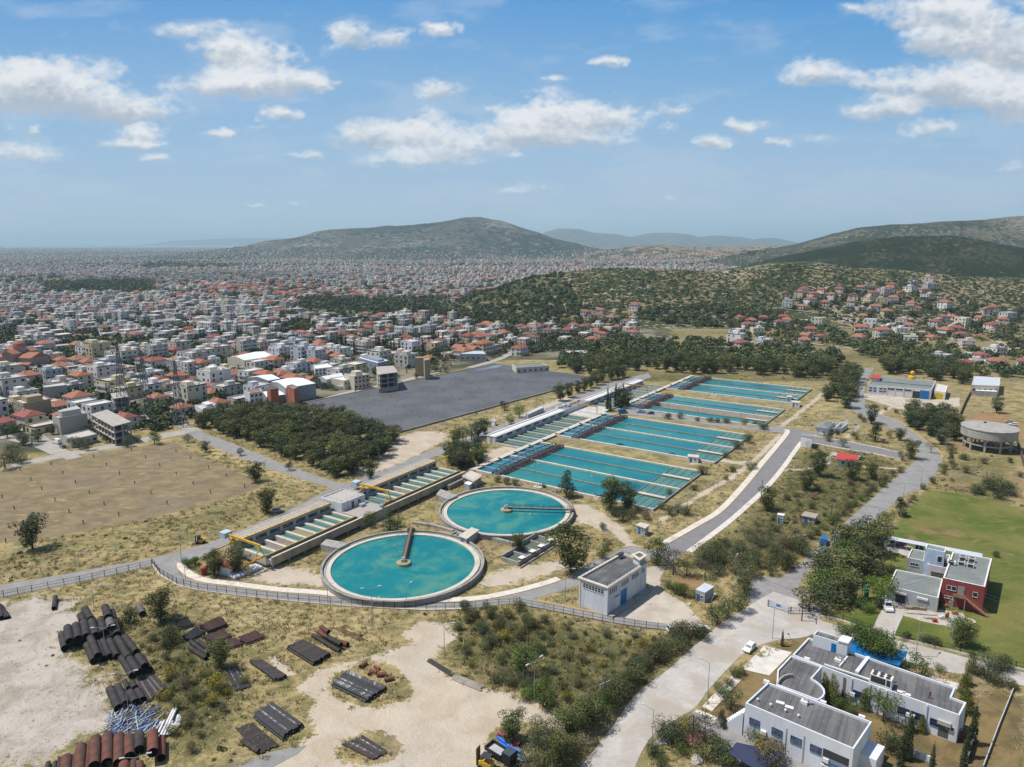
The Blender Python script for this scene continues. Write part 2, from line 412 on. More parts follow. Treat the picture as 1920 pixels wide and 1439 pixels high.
# ====== ground sheet
def grow(lo, hi, st, far, n):
 c = np.arange(lo, hi + st * .5, st); g = np.geomspace(st * 2, abs(far), n); return c, g
xc = np.arange(-420, 421, 1.3); gx_ = 420 + np.geomspace(3, 45400, 46)
xs = np.concatenate([-gx_[::-1], xc, gx_])
yc = np.arange(100, 561, 1.3); gy1 = np.array([-880, -500, -200, 0, 60, 90]); gy2 = 560 + np.geomspace(3, 41900, 60)
ys = np.concatenate([gy1, yc, gy2])
GX, GY = np.meshgrid(xs, ys); gxf, gyf = GX.ravel(), GY.ravel()
NLC = 10
lc = np.zeros((len(gxf), NLC), np.float32)
def paint(ch, poly, soft=3.0, amt=1.0, raw=False):
 p = poly if raw else PL(poly); a = np.array(p); m = soft * 2
 k = np.where((gxf > a[:, 0].min() - m) & (gxf < a[:, 0].max() + m) & (gyf > a[:, 1].min() - m) & (gyf < a[:, 1].max() + m))[0]
 if len(k) == 0: return
 val = np.clip(.5 + sdist(gxf[k], gyf[k], p) / (2 * soft), 0, 1) * abs(amt)
 lc[k, ch] = np.maximum(lc[k, ch], val) if amt > 0 else np.minimum(lc[k, ch], 1 - val)
def trail(ch, pts, w, soft=1.5, amt=1.0):
 p = PL(pts)
 for (x0, y0), (x1, y1) in zip(p, p[1:]):
  m = w + soft * 3
  k = np.where((gxf > min(x0, x1) - m) & (gxf < max(x0, x1) + m) & (gyf > min(y0, y1) - m) & (gyf < max(y0, y1) + m))[0]
  if len(k) == 0: continue
  dx, dy = x1 - x0, y1 - y0; t = np.clip(((gxf[k] - x0) * dx + (gyf[k] - y0) * dy) / (dx * dx + dy * dy), 0, 1)
  d = np.hypot(gxf[k] - x0 - t * dx, gyf[k] - y0 - t * dy)
  lc[k, ch] = np.maximum(lc[k, ch], np.clip(.5 + (w / 2 - d) / (2 * soft), 0, 1) * amt)
CHALK, SAND, LUSH, FIELD, SCRUB, BROWN, CITY, YARD, RUST, TAN = range(10)
ISL1 = [(612,1290),(632,1262),(690,1236),(740,1244),(772,1285),(768,1312),(700,1328),(640,1315)]
ISL2 = [(630,1412),(650,1388),(685,1368),(742,1380),(760,1402),(735,1428),(690,1439),(645,1432)]
ISL3 = [(905,1395),(930,1372),(955,1352),(1010,1352),(1050,1370),(1090,1400),(1075,1439),(985,1439),(960,1415),(925,1410)]
paint(CHALK, [(0,1135),(60,1122),(130,1122),(148,1160),(112,1200),(118,1228),(150,1242),(168,1262),(205,1302),(222,1335),(232,1352),(180,1372),(120,1400),(95,1439),(-40,1439),(-60,1200)], 5)
SANDP = [(440,1445),(500,1420),(560,1402),(598,1370),(575,1345),(592,1315),(556,1292),(585,1262),(650,1243),(720,1223),(785,1205),(752,1190),(785,1165),(845,1168),(855,1190),(828,1218),(800,1238),(838,1268),(900,1290),(960,1305),(1010,1325),(1058,1350),(1064,1366),(1000,1356),(955,1376),(925,1395),(905,1415),(900,1450)]
paint(SAND, SANDP, 3); paint(SAND, [(498,1232),(516,1230),(559,1262),(540,1269)], .8)
for q in (ISL1, ISL2, ISL3): paint(SAND, q, 2, -1)
paint(SAND, [(455,1072),(530,1056),(600,1072),(625,1105),(540,1098),(470,1092)], 4, .8)
paint(SAND, [(640,896),(690,868),(735,826),(780,808),(838,812),(835,828),(800,845),(740,874),(690,893)], 4, .95)
paint(SAND, [(1075,948),(1098,946),(1132,962),(1168,988),(1198,1028),(1182,1036),(1150,1002),(1108,988),(1078,975)], 2.5, .9)
paint(SAND, [(885,1085),(940,1062),(1000,1052),(1070,1046),(1060,1066),(1030,1084),(960,1098),(895,1108)], 4, .75)
paint(SAND, [(900,1000),(950,1003),(1060,985),(1090,975),(1060,1000),(950,1012)], 3, .5)
paint(SAND, [(905,852),(940,838),(990,842),(965,862),(912,870)], 3, .9)
paint(SAND, [(940,795),(1010,762),(1060,742),(1085,750),(1010,780),(960,800)], 4, .85)
paint(SAND, [(860,812),(900,785),(960,770),(1000,760),(950,790),(890,815)], 4, .45)
paint(RUST, [(1240,1088),(1300,1078),(1335,1092),(1320,1108),(1265,1108)], 4, .9)
paint(RUST, [(1790,790),(1830,770),(1900,775),(1930,800),(1930,830),(1800,850),(1770,880)], 8, .75)
paint(RUST, [(1735,905),(1800,900),(1900,935),(1925,955),(1925,900),(1890,880),(1880,930),(1800,915)], 5, .7)
paint(LUSH, [(1668,1000),(1700,958),(1736,918),(1790,924),(1860,940),(1930,958),(1990,1000),(1990,1300),(1930,1268),(1860,1245),(1780,1222),(1690,1196),(1600,1172),(1560,1150),(1640,1040)], 4)
paint(BROWN, [(1690,1150),(1670,1000),(1700,958),(1800,985),(1930,1040),(1930,1080),(1870,1070),(1850,1035),(1745,1012)], 9, .55)
FIELDP = [(-60,898),(0,886),(140,856),(322,828),(400,866),(497,908),(480,918),(395,945),(300,968),(94,1008),(0,1018),(-60,1020)]
paint(FIELD, FIELDP, 1.2)
paint(SCRUB, [(800,1165),(930,1140),(1060,1160),(1200,1192),(1310,1200),(1260,1270),(1180,1330),(1100,1378),(1060,1345),(960,1300),(880,1280),(830,1245)], 8, .75)
paint(SCRUB, [(240,1190),(330,1140),(420,1200),(470,1290),(430,1390),(340,1439),(300,1360),(300,1300),(260,1230)], 8, .85)
paint(SCRUB, [(1290,1060),(1360,1000),(1440,920),(1500,850),(1600,840),(1690,870),(1620,950),(1520,1035),(1420,1078)], 8, .8)
paint(SCRUB, [(390,850),(520,920),(470,985),(330,1000),(100,1040),(0,1080),(-60,1100),(-60,1050),(100,1012),(300,972),(480,922)], 8, .5)
paint(SCRUB, [(1780,850),(1920,850),(1930,1000),(1740,915),(1760,880)], 8, .55)
paint(BROWN, [(1310,1340),(1400,1250),(1500,1180),(1560,1200),(1840,1310),(1860,1290),(1925,1310),(1925,1445),(1600,1445),(1390,1380)], 3, .95)
paint(YARD, [(1136,1160),(1218,1105),(1205,1075),(1190,1062),(1250,1062),(1238,1085),(1238,1105),(1280,1128),(1322,1172),(1300,1182),(1240,1178),(1170,1170)], 1.6)
paint(YARD, [(1640,740),(1745,750),(1800,745),(1800,762),(1700,772),(1612,745),(1600,735)], 2, .9)
paint(YARD, [(1676,1120),(1760,1142),(1812,1150),(1800,1180),(1740,1168),(1668,1148)], 1.2, .9)
paint(TAN, [(1150,1300),(1180,1190),(1060,1160),(940,1150),(860,1170),(880,1230),(960,1290),(1060,1340)], 14, .6)
paint(TAN, [(300,1060),(420,1100),(600,1125),(780,1145),(820,1170),(640,1230),(450,1200),(330,1120),(120,1118),(0,1135),(0,1120)], 10, .7)
paint(TAN, [(1190,1040),(1330,950),(1460,800),(1560,770),(1540,740),(1400,890),(1300,960),(1100,985),(1090,940),(1240,960)], 10, .9)
paint(TAN, [(620,900),(420,830),(330,830),(520,910),(600,930)], 6, .7)
for tr in ([(1240,975),(1320,925),(1372,896),(1430,850),(1462,815)], [(1315,848),(1380,868),(1400,866)], [(1465,800),(1530,750),(1560,715)], [(1640,780),(1690,755)], [(1205,1065),(1190,1035)]):
 for off in (-3, 3): trail(SAND, [(u + off * .5, v + off * .35) for u, v in tr], 1.3, .9, .95)
trail(SAND, [(1300,870),(1340,862),(1400,872)], 4, 2, .8); trail(CHALK, [(1465,882),(1520,880),(1545,870),(1560,855)], 1.8, .8)
trail(CHALK, [(1600,785),(1610,800),(1590,820)], 2.2, .8); trail(CHALK, [(1530,800),(1570,797),(1600,785)], 2.5, 1)
trail(CHALK, [(1545,870),(1565,850)], 3, 1.2); trail(SAND, [(1620,875),(1690,880)], 2, 1); trail(TAN, [(940,1100),(1010,1085),(1070,1050)], 2, 1)
paint(CITY, [(-3000,845),(100,850),(250,800),(420,780),(560,760),(740,720),(920,680),(1060,660),(1260,620),(1290,560),(1400,540),(3000,540)], 20, 1.0)
far = gyf > 560; lc[far, CITY] = np.where(gxf[far] < 120 + (gyf[far] - 560) * .25, 1, .3); lc[gyf > 9000, CITY] = 1
rgt = (gyf > 470) & (gxf > 60 + (gyf - 470) * .1); lc[rgt, SCRUB] = np.maximum(lc[rgt, SCRUB], .35 + .5 * np.clip(vnoise(gxf[rgt] / 60, gyf[rgt] / 60, 4) + .4, 0, 1))
gm, gt, gb = newmat('ground_soil')
pos = gt.node('ShaderNodeNewGeometry').outputs['Position']
aA = gt.node('ShaderNodeSeparateColor', {0: gt.node('ShaderNodeAttribute', attribute_name='lcA').outputs['Color']})
aB = gt.node('ShaderNodeSeparateColor', {0: gt.node('ShaderNodeAttribute', attribute_name='lcB').outputs['Color']})
aC = gt.node('ShaderNodeSeparateColor', {0: gt.node('ShaderNodeAttribute', attribute_name='lcC').outputs['Color']})
aD = gt.node('ShaderNodeSeparateColor', {0: gt.node('ShaderNodeAttribute', attribute_name='lcD').outputs['Color']})
chan = [aA.outputs[0], aA.outputs[1], aA.outputs[2], aB.outputs[0], aB.outputs[1], aB.outputs[2], aC.outputs[0], aC.outputs[1], aC.outputs[2], aD.outputs[0]]
nL = gt.noise(pos, .035, 4, .6, .4); nM = gt.noise(pos, .16, 4, .62, .6); nF = gt.noise(pos, .9, 4, .65); nX = gt.noise(pos, 3.2, 2, .6)
stm = gt.node('ShaderNodeMapping', {'Vector': pos, 'Scale': (.25, .75, 1)}).outputs[0]
nS = gt.noise(stm, .5, 5, .7, .8)
straw, olive, earth, dkg = (.36, .275, .130), (.155, .145, .058), (.24, .19, .125), (.085, .090, .034)
base = gt.mix(gt.step(nM, .38, .62), olive, straw)
base = gt.mix(gt.math('MULTIPLY', gt.step(nL, .5, .66), .75), base, earth)
base = gt.mix(gt.math('MULTIPLY', gt.step(nS, .50, .64), .7), base, (.43, .34, .175))
base = gt.mix(gt.math('MULTIPLY', gt.step(nF, .54, .68), .6), base, dkg); base = gt.mix(gt.math('MULTIPLY', gt.step(nX, .5, .68), .4), base, (.43, .345, .19)); base = gt.mix(gt.math('MULTIPLY', gt.step(nX, .5, .34), .4), base, (.10, .095, .04))
def blend(base, ch, col, edge=.7, lo=.44, hi=.56, k=1.0, fine=.35):
 n = gt.math('ADD', gt.math('MULTIPLY', gt.math('SUBTRACT', nM, .5), edge), gt.math('MULTIPLY', gt.math('SUBTRACT', nF, .5), edge * fine * 2))
 f = gt.step(gt.math('ADD', chan[ch], gt.math('MULTIPLY', n, gt.step(chan[ch], 0, .12))), lo, hi)
 return gt.mix(gt.math('MULTIPLY', f, k) if k < 1 else f, base, col)
tan = gt.mix(gt.step(nS, .36, .6), (.235, .19, .085), (.43, .34, .175)); tan = gt.mix(gt.math('MULTIPLY', gt.step(nF, .58, .7), .5), tan, (.12, .105, .045))
base = blend(base, TAN, tan, 1.2, .35, .65)
scr = gt.mix(gt.step(nM, .35, .62), (.060, .072, .024), (.165, .140, .060)); scr = gt.mix(gt.math('MULTIPLY', gt.step(nF, .52, .66), .7), scr, (.22, .175, .085)); scr = gt.mix(gt.math('MULTIPLY', gt.step(nX, .55, .7), .5), scr, (.04, .05, .018))
base = blend(base, SCRUB, scr, 1.3, .38, .62)
fld = gt.mix(gt.step(nM, .3, .7), (.172, .135, .085), (.258, .2, .112)); fld = gt.mix(gt.math('MULTIPLY', gt.step(nS, .54, .68), .65), fld, (.42, .33, .165)); fld = gt.mix(gt.math('MULTIPLY', gt.step(nL, .52, .68), .45), fld, (.19, .155, .125))
base = blend(base, FIELD, fld, .12, .47, .53)
lush = gt.mix(gt.step(nL, .38, .62), (.078, .115, .022), (.175, .168, .050)); lush = gt.mix(gt.math('MULTIPLY', gt.step(nS, .52, .68), .6), lush, (.24, .195, .085)); lush = gt.mix(gt.math('MULTIPLY', gt.step(nX, .5, .7), .35), lush, (.065, .085, .02))
base = blend(base, LUSH, lush, .6, .42, .58)
bro = gt.mix(gt.step(nM, .35, .65), (.125, .095, .046), (.225, .165, .075)); bro = gt.mix(gt.math('MULTIPLY', gt.step(nF, .55, .7), .4), bro, (.085, .085, .03))
base = blend(base, BROWN, bro, .9, .4, .6)
rst = gt.mix(gt.step(nM, .35, .65), (.33, .20, .105), (.24, .165, .08))
base = blend(base, RUST, rst, 1.1, .4, .6)
yrd = gt.mix(gt.step(nM, .3, .7), (.40, .345, .28), (.52, .46, .38)); yrd = gt.mix(gt.math('MULTIPLY', gt.step(nF, .58, .7), .45), yrd, (.28, .24, .18))
base = blend(base, YARD, yrd, .25, .46, .54)
snd = gt.mix(gt.step(nM, .3, .7), (.42, .345, .255), (.51, .435, .34)); snd = gt.mix(gt.math('MULTIPLY', gt.step(nL, .5, .65), .5), snd, (.43, .385, .33)); snd = gt.mix(gt.math('MULTIPLY', gt.step(nX, .62, .75), .35), snd, (.30, .24, .15))
base = blend(base, SAND, snd, .8, .44, .56, 1.0, .7)
chk = gt.mix(gt.step(nM, .35, .65), (.33, .285, .235), (.46, .41, .355)); chk = gt.mix(gt.math('MULTIPLY', gt.step(nL, .52, .66), .5), chk, (.29, .26, .225)); chk = gt.mix(gt.math('MULTIPLY', gt.step(nF, .57, .67), .75), chk, (.17, .15, .075))
chk = gt.mix(gt.math('MULTIPLY', gt.step(gt.math('ADD', nL, gt.math('MULTIPLY', gt.math('SUBTRACT', nF, .5), .5)), .57, .68), .8), chk, (.20, .175, .085)); base = blend(base, CHALK, chk, 1.8, .40, .56, 1.0, .6)
cty = gt.mix(gt.step(gt.noise(pos, .02, 3), .4, .6), (.115, .105, .06), (.23, .20, .145)); cty = gt.mix(gt.math('MULTIPLY', gt.step(gt.noise(pos, .05, 3), .5, .6), .8), cty, (.045, .055, .026))
base = blend(base, CITY, cty, .2, .4, .6)
gt.l.new(base, gb.inputs['Base Color']); gb.inputs['Roughness'].default_value = .95; gb.inputs['Specular IOR Level'].default_value = .1
bp = gt.node('ShaderNodeBump', {'Height': gt.math('ADD', nF, gt.math('MULTIPLY', nX, .5)), 'Strength': .55, 'Distance': .6}); gt.l.new(bp.outputs[0], gb.inputs['Normal'])
nx, ny = len(xs), len(ys)
idx = np.arange(nx * ny).reshape(ny, nx)
gf = np.stack([idx[:-1, :-1].ravel(), idx[:-1, 1:].ravel(), idx[1:, 1:].ravel(), idx[1:, :-1].ravel()], 1)
gme = np_mesh('ground', np.stack([gxf, gyf, np.zeros_like(gxf)], 1), gf, gm, col={'lcA': lc[:, 0:3], 'lcB': lc[:, 3:6], 'lcC': lc[:, 6:9], 'lcD': lc[:, [9, 9, 9]]})
tag(link('ground', gme), kind='structure')
# ---- hills
def hill_mat(name, green, rock, grass, sc, cover, haze=0):
 m, nt, b = newmat(name); p = nt.node('ShaderNodeNewGeometry').outputs['Position']
 a = nt.noise(p, sc, 4, .65, .3); c = nt.noise(p, sc * .12, 4, .6, .5); d = nt.noise(p, sc * 2.6, 2, .6)
 o = nt.mix(nt.step(c, .4, .62), grass, rock); e = nt.noise(p, sc * .035, 4, .6, .8)
 f = nt.math('ADD', a, nt.math('ADD', nt.math('MULTIPLY', nt.math('SUBTRACT', c, .5), -.5), nt.math('ADD', nt.math('MULTIPLY', nt.math('SUBTRACT', d, .5), .35), nt.math('MULTIPLY', nt.math('SUBTRACT', e, .5), -.7))))
 o = nt.mix(nt.step(f, cover + .06, cover - .06), o, green)
 nt.l.new(o, b.inputs['Base Color']); b.inputs['Roughness'].default_value = .95; b.inputs['Specular IOR Level'].default_value = .05
 bp = nt.node('ShaderNodeBump', {'Height': f, 'Strength': 1.0, 'Distance': .8 / sc * .25}); nt.l.new(bp.outputs[0], b.inputs['Normal'])
 return m
HM = [hill_mat('mountain_scrub', (.030, .042, .036), (.21, .19, .16), (.085, .085, .062), .03, .52),
  hill_mat('distant_range', (.06, .07, .06), (.14, .13, .11), (.12, .11, .08), .006, .5),
  hill_mat('distant_coast_range', (.06, .07, .06), (.14, .13, .11), (.12, .11, .08), .004, .5),
  hill_mat('quarry_soil', (.06, .065, .04), (.33, .215, .14), (.24, .18, .11), .012, .52),
  hill_mat('ridge_scrub', (.034, .044, .028), (.24, .21, .165), (.13, .115, .08), .07, .56),
  hill_mat('shadowed_wooded_hill', (.018, .027, .013), (.12, .11, .075), (.052, .056, .032), .11, .60),  # cloud shadow over the wooded hill is worked into these dark colours
  hill_mat('scrub_hill', (.048, .060, .026), (.34, .29, .215), (.21, .17, .09), .13, .55)]
for i, h in enumerate(HILLS):
 x0, x1 = h['x'].min() - h['f'] * .3, h['x'].max() + h['f'] * .3
 X = np.linspace(x0, x1, 260); Y = np.linspace(h['D'] - h['f'] * 1.02, h['D'] + h['b'] * 1.02, 110)
 A, B = np.meshgrid(X, Y); Z = np.maximum(hill_h(h, A, B), -8)
 id2 = np.arange(A.size).reshape(A.shape)
 keep = (np.maximum.reduce([Z[:-1, :-1], Z[:-1, 1:], Z[1:, 1:], Z[1:, :-1]]) > -2).ravel()
 f = np.stack([id2[:-1, :-1].ravel(), id2[:-1, 1:].ravel(), id2[1:, 1:].ravel(), id2[1:, :-1].ravel()], 1)[keep]
 me = np_mesh('hill', np.stack([A.ravel(), B.ravel(), Z.ravel()], 1), f, HM[i], smooth=True)
 tag(link('mountain' if i in (0, 1, 2) else 'hill', me), kind='structure')
sea = MB(); sea.sheet([(-45000, 12600), (-3000, 12600), (-900, 22000), (-900, 41500), (-45000, 41500)], .6)
sm, snt, sb = newmat('sea_water'); sb.inputs['Base Color'].default_value = (.05, .14, .24, 1); sb.inputs['Roughness'].default_value = .25
struct('sea', sea, sm)
# ====== roads, pavements, slabs
M_ASPH = wm('asphalt', (.265, .255, .245), .16, .35, .9, stain=(.205, .195, .18), samt=.7, sscale=.2)
M_ASPHD = wm('asphalt_dark', (.205, .198, .198), .14, .35, .9, stain=(.16, .155, .155), samt=.3, sscale=.1)
M_PALE = wm('pale_concrete_road', (.45, .42, .385), .2, .12, .9, stain=(.36, .31, .25), samt=.9, sscale=.10)
M_STREET = wm('town_street', (.36, .33, .29), .16, .2, .9)
M_KERB = wm('white_kerb', (.62, .565, .49), .18, .5, .85, stain=(.35, .30, .22), samt=.25)
M_YEL = wm('yellow_kerb_paint', (.55, .36, .09), .3, .8, .8)
M_SLAB = wm('pale_slab', (.60, .56, .50), .18, .5, .9, stain=(.42, .38, .32), samt=.4)
def subdiv(pts, n=6):
 out = []; k = len(pts)
 for i in range(k - 1):
  p0, p1, p2, p3 = pts[max(i - 1, 0)], pts[i], pts[i + 1], pts[min(i + 2, k - 1)]
  for j in range(n):
   t = j / n
   out.append(tuple(.5 * ((2 * p1[a]) + (-p0[a] + p2[a]) * t + (2 * p0[a] - 5 * p1[a] + 4 * p2[a] - p3[a]) * t * t + (-p0[a] + 3 * p1[a] - 3 * p2[a] + p3[a]) * t ** 3) for a in (0, 1)))
 out.append(tuple(pts[-1])); return out
def offs(line, d):
 out = []
 for i, p in enumerate(line):
  a = Vector(line[max(i - 1, 0)]); b = Vector(line[min(i + 1, len(line) - 1)]); t = (b - a).normalized()
  out.append((p[0] - t.y * d, p[1] + t.x * d))
 return out
ROADS = []
def road(name, Lpx, Rpx, mat, z, smooth=True):
 L, Q = PL(Lpx), PL(Rpx)
 if smooth: L, Q = subdiv(L), subdiv(Q)
 ROADS.append(list(L) + list(Q)[::-1]); b = MB(); b.strip(L, Q, z); struct(name, b, mat); return L, Q
def band(name, line, d0, d1, h, mat, z0=.0):
 a, c = offs(line, d0), offs(line, d1); b = MB()
 n = len(a)
 for i in range(n - 1):
  b.hexa([(*a[i], z0), (*a[i + 1], z0), (*c[i + 1], z0), (*c[i], z0)], [(*a[i], h), (*a[i + 1], h), (*c[i + 1], h), (*c[i], h)])
 struct(name, b, mat)
def cline(name, pts, w, mat, z, px=True):
 c = subdiv(PL(pts) if px else pts); b = MB(); b.strip(offs(c, w / 2), offs(c, -w / 2), z); struct(name, b, mat); return c
# perimeter road and its branches
L1, Q1 = road('road', [(-60,1112),(0,1098),(130,1076),(270,1050),(330,1036),(400,1016)], [(-60,1136),(0,1121),(150,1092),(285,1062),(350,1053),(425,1026)], M_ASPH, .03)
road('road', [(398,1016),(440,1000),(500,975),(560,948),(600,928),(640,906)], [(422,1030),(452,1010),(508,985),(566,958),(606,938),(662,911)], M_ASPH, .034)
road('road', [(366,806),(440,834),(540,874),(640,908),(668,918)], [(348,814),(420,846),(520,884),(610,912),(640,924)], M_ASPH, .038)
road('road', [(640,912),(740,874),(800,848),(860,826),(905,808),(960,790),(1060,752),(1130,722),(1215,700)], [(668,912),(752,882),(812,858),(872,836),(913,822),(968,800),(1068,760),(1140,732),(1222,708)], M_ASPH, .042)
LC, QC = road('road', [(286,1060),(300,1048),(328,1052),(336,1070),(370,1090),(440,1100),(520,1110),(600,1116),(700,1127),(800,1130),(890,1127),(950,1117),(1010,1102),(1060,1085),(1100,1060),(1140,1040),(1180,1025),(1215,1030),(1236,1032)], [(286,1062),(300,1078),(330,1097),(370,1107),(420,1114),(480,1121),(560,1129),(640,1136),(720,1141),(800,1144),(870,1142),(940,1134),(990,1126),(1040,1112),(1085,1098),(1130,1075),(1170,1056),(1215,1048),(1262,1048)], M_ASPH, .046)
band('pavement', LC[14:78], .0, 2.3, .16, M_KERB); band('kerb', LC[10:112], -.18, -.02, .17, M_YEL)
band('kerb', QC[12:62], -.0, .35, .16, M_KERB)
road('road', [(985,1122),(1040,1132),(1085,1141),(1140,1152),(1200,1164),(1250,1172)], [(965,1132),(1020,1142),(1075,1153),(1130,1164),(1190,1175),(1250,1182)], M_ASPH, .05)
band('kerb', subdiv(PL([(1010,1128),(1060,1138),(1110,1148),(1140,1155)])), .0, .3, .16, M_YEL)
# kerbed road up to the junction
L3, Q3 = road('road', [(1215,1046),(1241,1027),(1311,986.5),(1355.6,958.7),(1400,911.5),(1436,867),(1475,819.8),(1480,808),(1466,800)], [(1255,1056),(1275,1042),(1355.6,982.3),(1394.5,949),(1430.7,915.6),(1464,876.7),(1498.8,829.5),(1520,818),(1535,812)], M_ASPHD, .054)
band('pavement', L3[7:44], .0, 2.2, .16, M_KERB); band('kerb', L3[7:44], -.2, -.02, .17, M_YEL); band('pavement', Q3[7:40], -2.0, -.0, .16, M_KERB)
road('road', [(1466,800),(1440,800),(1400,800),(1330,790),(1270,775),(1225,768),(1170,768)], [(1535,812),(1470,812),(1400,806),(1330,797),(1262,786),(1215,782),(1165,776)], M_ASPH, .05)
L4, Q4 = road('road', [(1500,806),(1530,818.4),(1590,829),(1640,839),(1690,850)], [(1500,826),(1526,831),(1590,843),(1640,851),(1690,862)], M_ASPHD, .058)
band('kerb', L4[5:], 0, .7, .15, M_KERB); band('kerb', Q4[5:], -.7, 0, .15, M_KERB)
# the long asphalt road on the right
L5, Q5 = road('road', [(1408,1150),(1411,1085),(1464,1082),(1514,1046),(1569.7,993.5),(1617,951.8),(1655.6,917),(1689.7,888),(1714,866),(1721,846.7),(1694.6,817.5),(1646,793),(1600,772),(1580,752),(1590,730),(1607,710.5),(1616.7,690)], [(1505,1152),(1496,1107),(1515,1075),(1539,1040.7),(1583.6,1001.8),(1642,974),(1694.6,929.4),(1731,914.8),(1762.7,873.5),(1766.3,858.9),(1755.4,841.9),(1718.9,815),(1684.8,790),(1648,776),(1621.6,752),(1625,715),(1640,690)], M_ASPH, .062)
band('kerb', Q5[54:78], -.5, 0, .15, M_YEL)
L6, Q6 = road('road', [(1080,1450),(1150,1360),(1195,1300),(1250,1258),(1310,1205),(1350,1172),(1412,1132),(1450,1110)], [(1185,1450),(1225,1378),(1300,1330),(1332,1290),(1395,1226),(1444,1203),(1523,1190),(1540,1140)], M_PALE, .066)
road('road', [(1412,1140),(1440,1152),(1509,1156.5),(1567.6,1173),(1631,1192.5),(1678.5,1201),(1781,1226),(1925,1263)], [(1400,1222),(1440,1206),(1523,1190),(1600,1212),(1698,1240),(1767,1259),(1850,1272),(1925,1288)], M_PALE, .07)
road('road', [(1298,1335),(1330,1345),(1380,1372),(1450,1405),(1530,1436),(1600,1462)], [(1218,1400),(1300,1392),(1350,1412),(1420,1450),(1500,1490),(1560,1510)], M_ASPH, .07)
road('driveway', [(1631,1196),(1640,1172),(1650,1150),(1668,1126)], [(1672,1206),(1682,1180),(1692,1158),(1700,1140)], M_PALE, .078)
road('driveway', [(1655,1013),(1690,1020),(1720,1030)], [(1655,1030),(1690,1040),(1716,1050)], M_PALE, .05)
for q, z in (([(1433,1211),(1485,1224),(1442,1267),(1390,1255)], .05), ([(1735,1264),(1800,1283),(1790,1300),(1725,1278)], .05)):
 b = MB(); b.prism(PL(q), 0, z); struct('pavement', b, M_SLAB)
band('pavement', subdiv(PL([(1316,1326),(1345,1296),(1372,1268)])), -2.2, 0, .16, M_KERB)
band('pavement', subdiv(PL([(1303,1336),(1340,1352),(1392,1378),(1440,1400),(1500,1424),(1560,1445)])), 0, 1.1, .16, M_KERB)
b = MB(); b.prism(PL([(445,1439),(500,1412),(575,1398),(560,1412),(500,1445)]), 0, .06); struct('pavement', b, M_ASPH)
# streets of the town
road('path', [(14,873),(120,849),(233,829),(306,813),(370,801)], [(14,880),(130,856),(240,836),(318,820),(375,810)], M_STREET, .03)
TOWN = [[(-20,765),(40,800),(100,840),(140,860)], [(-20,815),(60,830),(110,850)], [(370,808),(330,795),(275,780),(190,745),(150,720),(100,700)], [(600,752),(660,735),(740,718),(820,698)], [(880,690),(935,674),(980,655),(1060,650)],
  [(1380,645),(1450,640),(1520,645),(1600,655)], [(1500,560),(1540,545),(1560,530)], [(1640,620),(1700,600),(1780,610)], [(1470,580),(1600,605),(1620,640)], [(1870,640),(1900,660),(1920,690)], [(1040,662),(1150,640),(1250,655)], [(1790,640),(1780,600),(1760,570)]]
for ti, t in enumerate(TOWN):
 w = 6 if t[0][0] < 900 else 5
 pts = [PT(u, v) for u, v in t]
 c = subdiv([p[:2] for p in pts], 10); hh = ground_h(np.array([p[0] for p in c]), np.array([p[1] for p in c])).clip(0) + (.05 + .012 * ti if t[0][0] < 1000 else .3 + .012 * ti)
 a, d = offs(c, w / 2), offs(c, -w / 2); b = MB()
 b.add([(*p, z) for p, z in zip(a, hh)] + [(*p, z) for p, z in zip(d, hh)], [(i, len(a) + i, len(a) + i + 1, i + 1) for i in range(len(a) - 1)])
 struct('road', b, M_STREET)
# ====== building helpers
M_WHITE = wm('white_render', (.62, .63, .65), .12, .35, .85, stain=(.45, .43, .41), samt=.4, sscale=.5, streak=True)
M_WHITEC = wm('white_trim', (.70, .68, .64), .1, .5, .8)
M_CREAM = wm('cream_trim', (.62, .55, .42), .12, .5, .8)
M_GREYW = wm('grey_render', (.40, .405, .415), .14, .35, .85, stain=(.29, .28, .27), samt=.4, sscale=.5, streak=True)
M_CONC = wm('concrete', (.36, .34, .31), .2, .4, .9, stain=(.22, .205, .18), samt=.45, sscale=.3, bump=.2)
M_CONCD = wm('aged_concrete', (.245, .225, .195), .25, .5, .92, stain=(.13, .12, .10), samt=.6, sscale=.35, bump=.3)
M_CONCT = wm('tan_concrete', (.34, .295, .205), .22, .4, .9, stain=(.23, .195, .13), samt=.5, sscale=.3, streak=True)
M_CONCP = wm('pale_concrete', (.56, .50, .41), .16, .5, .88, stain=(.40, .345, .26), samt=.4, sscale=.4)
M_SHADE = wm('painted_opening_shade', (.05, .05, .052), .2, .5, .95)  # near-black colour standing in for the shade inside openings
M_ROOFD = wm('bitumen_roof', (.115, .113, .114), .3, .16, .9, stain=(.17, .165, .16), samt=.7, sscale=.22, bump=.2)
M_ROOFG = wm('green_grey_roof', (.185, .205, .195), .16, .25, .9, stain=(.26, .26, .24), samt=.4, sscale=.3)
M_GLASS = wm('window_glass', (.022, .028, .036), .4, .8, .12, spec=.6)
M_FRAME = wm('white_window_frame', (.62, .63, .64), .05, 1, .6)
M_BLUEF = wm('blue_window_frame', (.035, .13, .33), .15, 1, .5)
M_BLUE = wm('blue_paint', (.010, .155, .40), .18, .8, .45, stain=(.03, .20, .42), samt=.3)
M_YELLOW = wm('yellow_paint', (.62, .36, .025), .2, .8, .5, stain=(.33, .19, .04), samt=.3)
M_STEEL = wm('galvanised_steel', (.42, .45, .48), .15, .8, .5, metal=.3)
M_DSTEEL = wm('dark_steel', (.045, .045, .05), .2, 1, .6)
M_RUSTB = wm('rusty_brown_steel', (.085, .042, .032), .3, 1, .8, stain=(.16, .06, .03), samt=.5, sscale=.8)
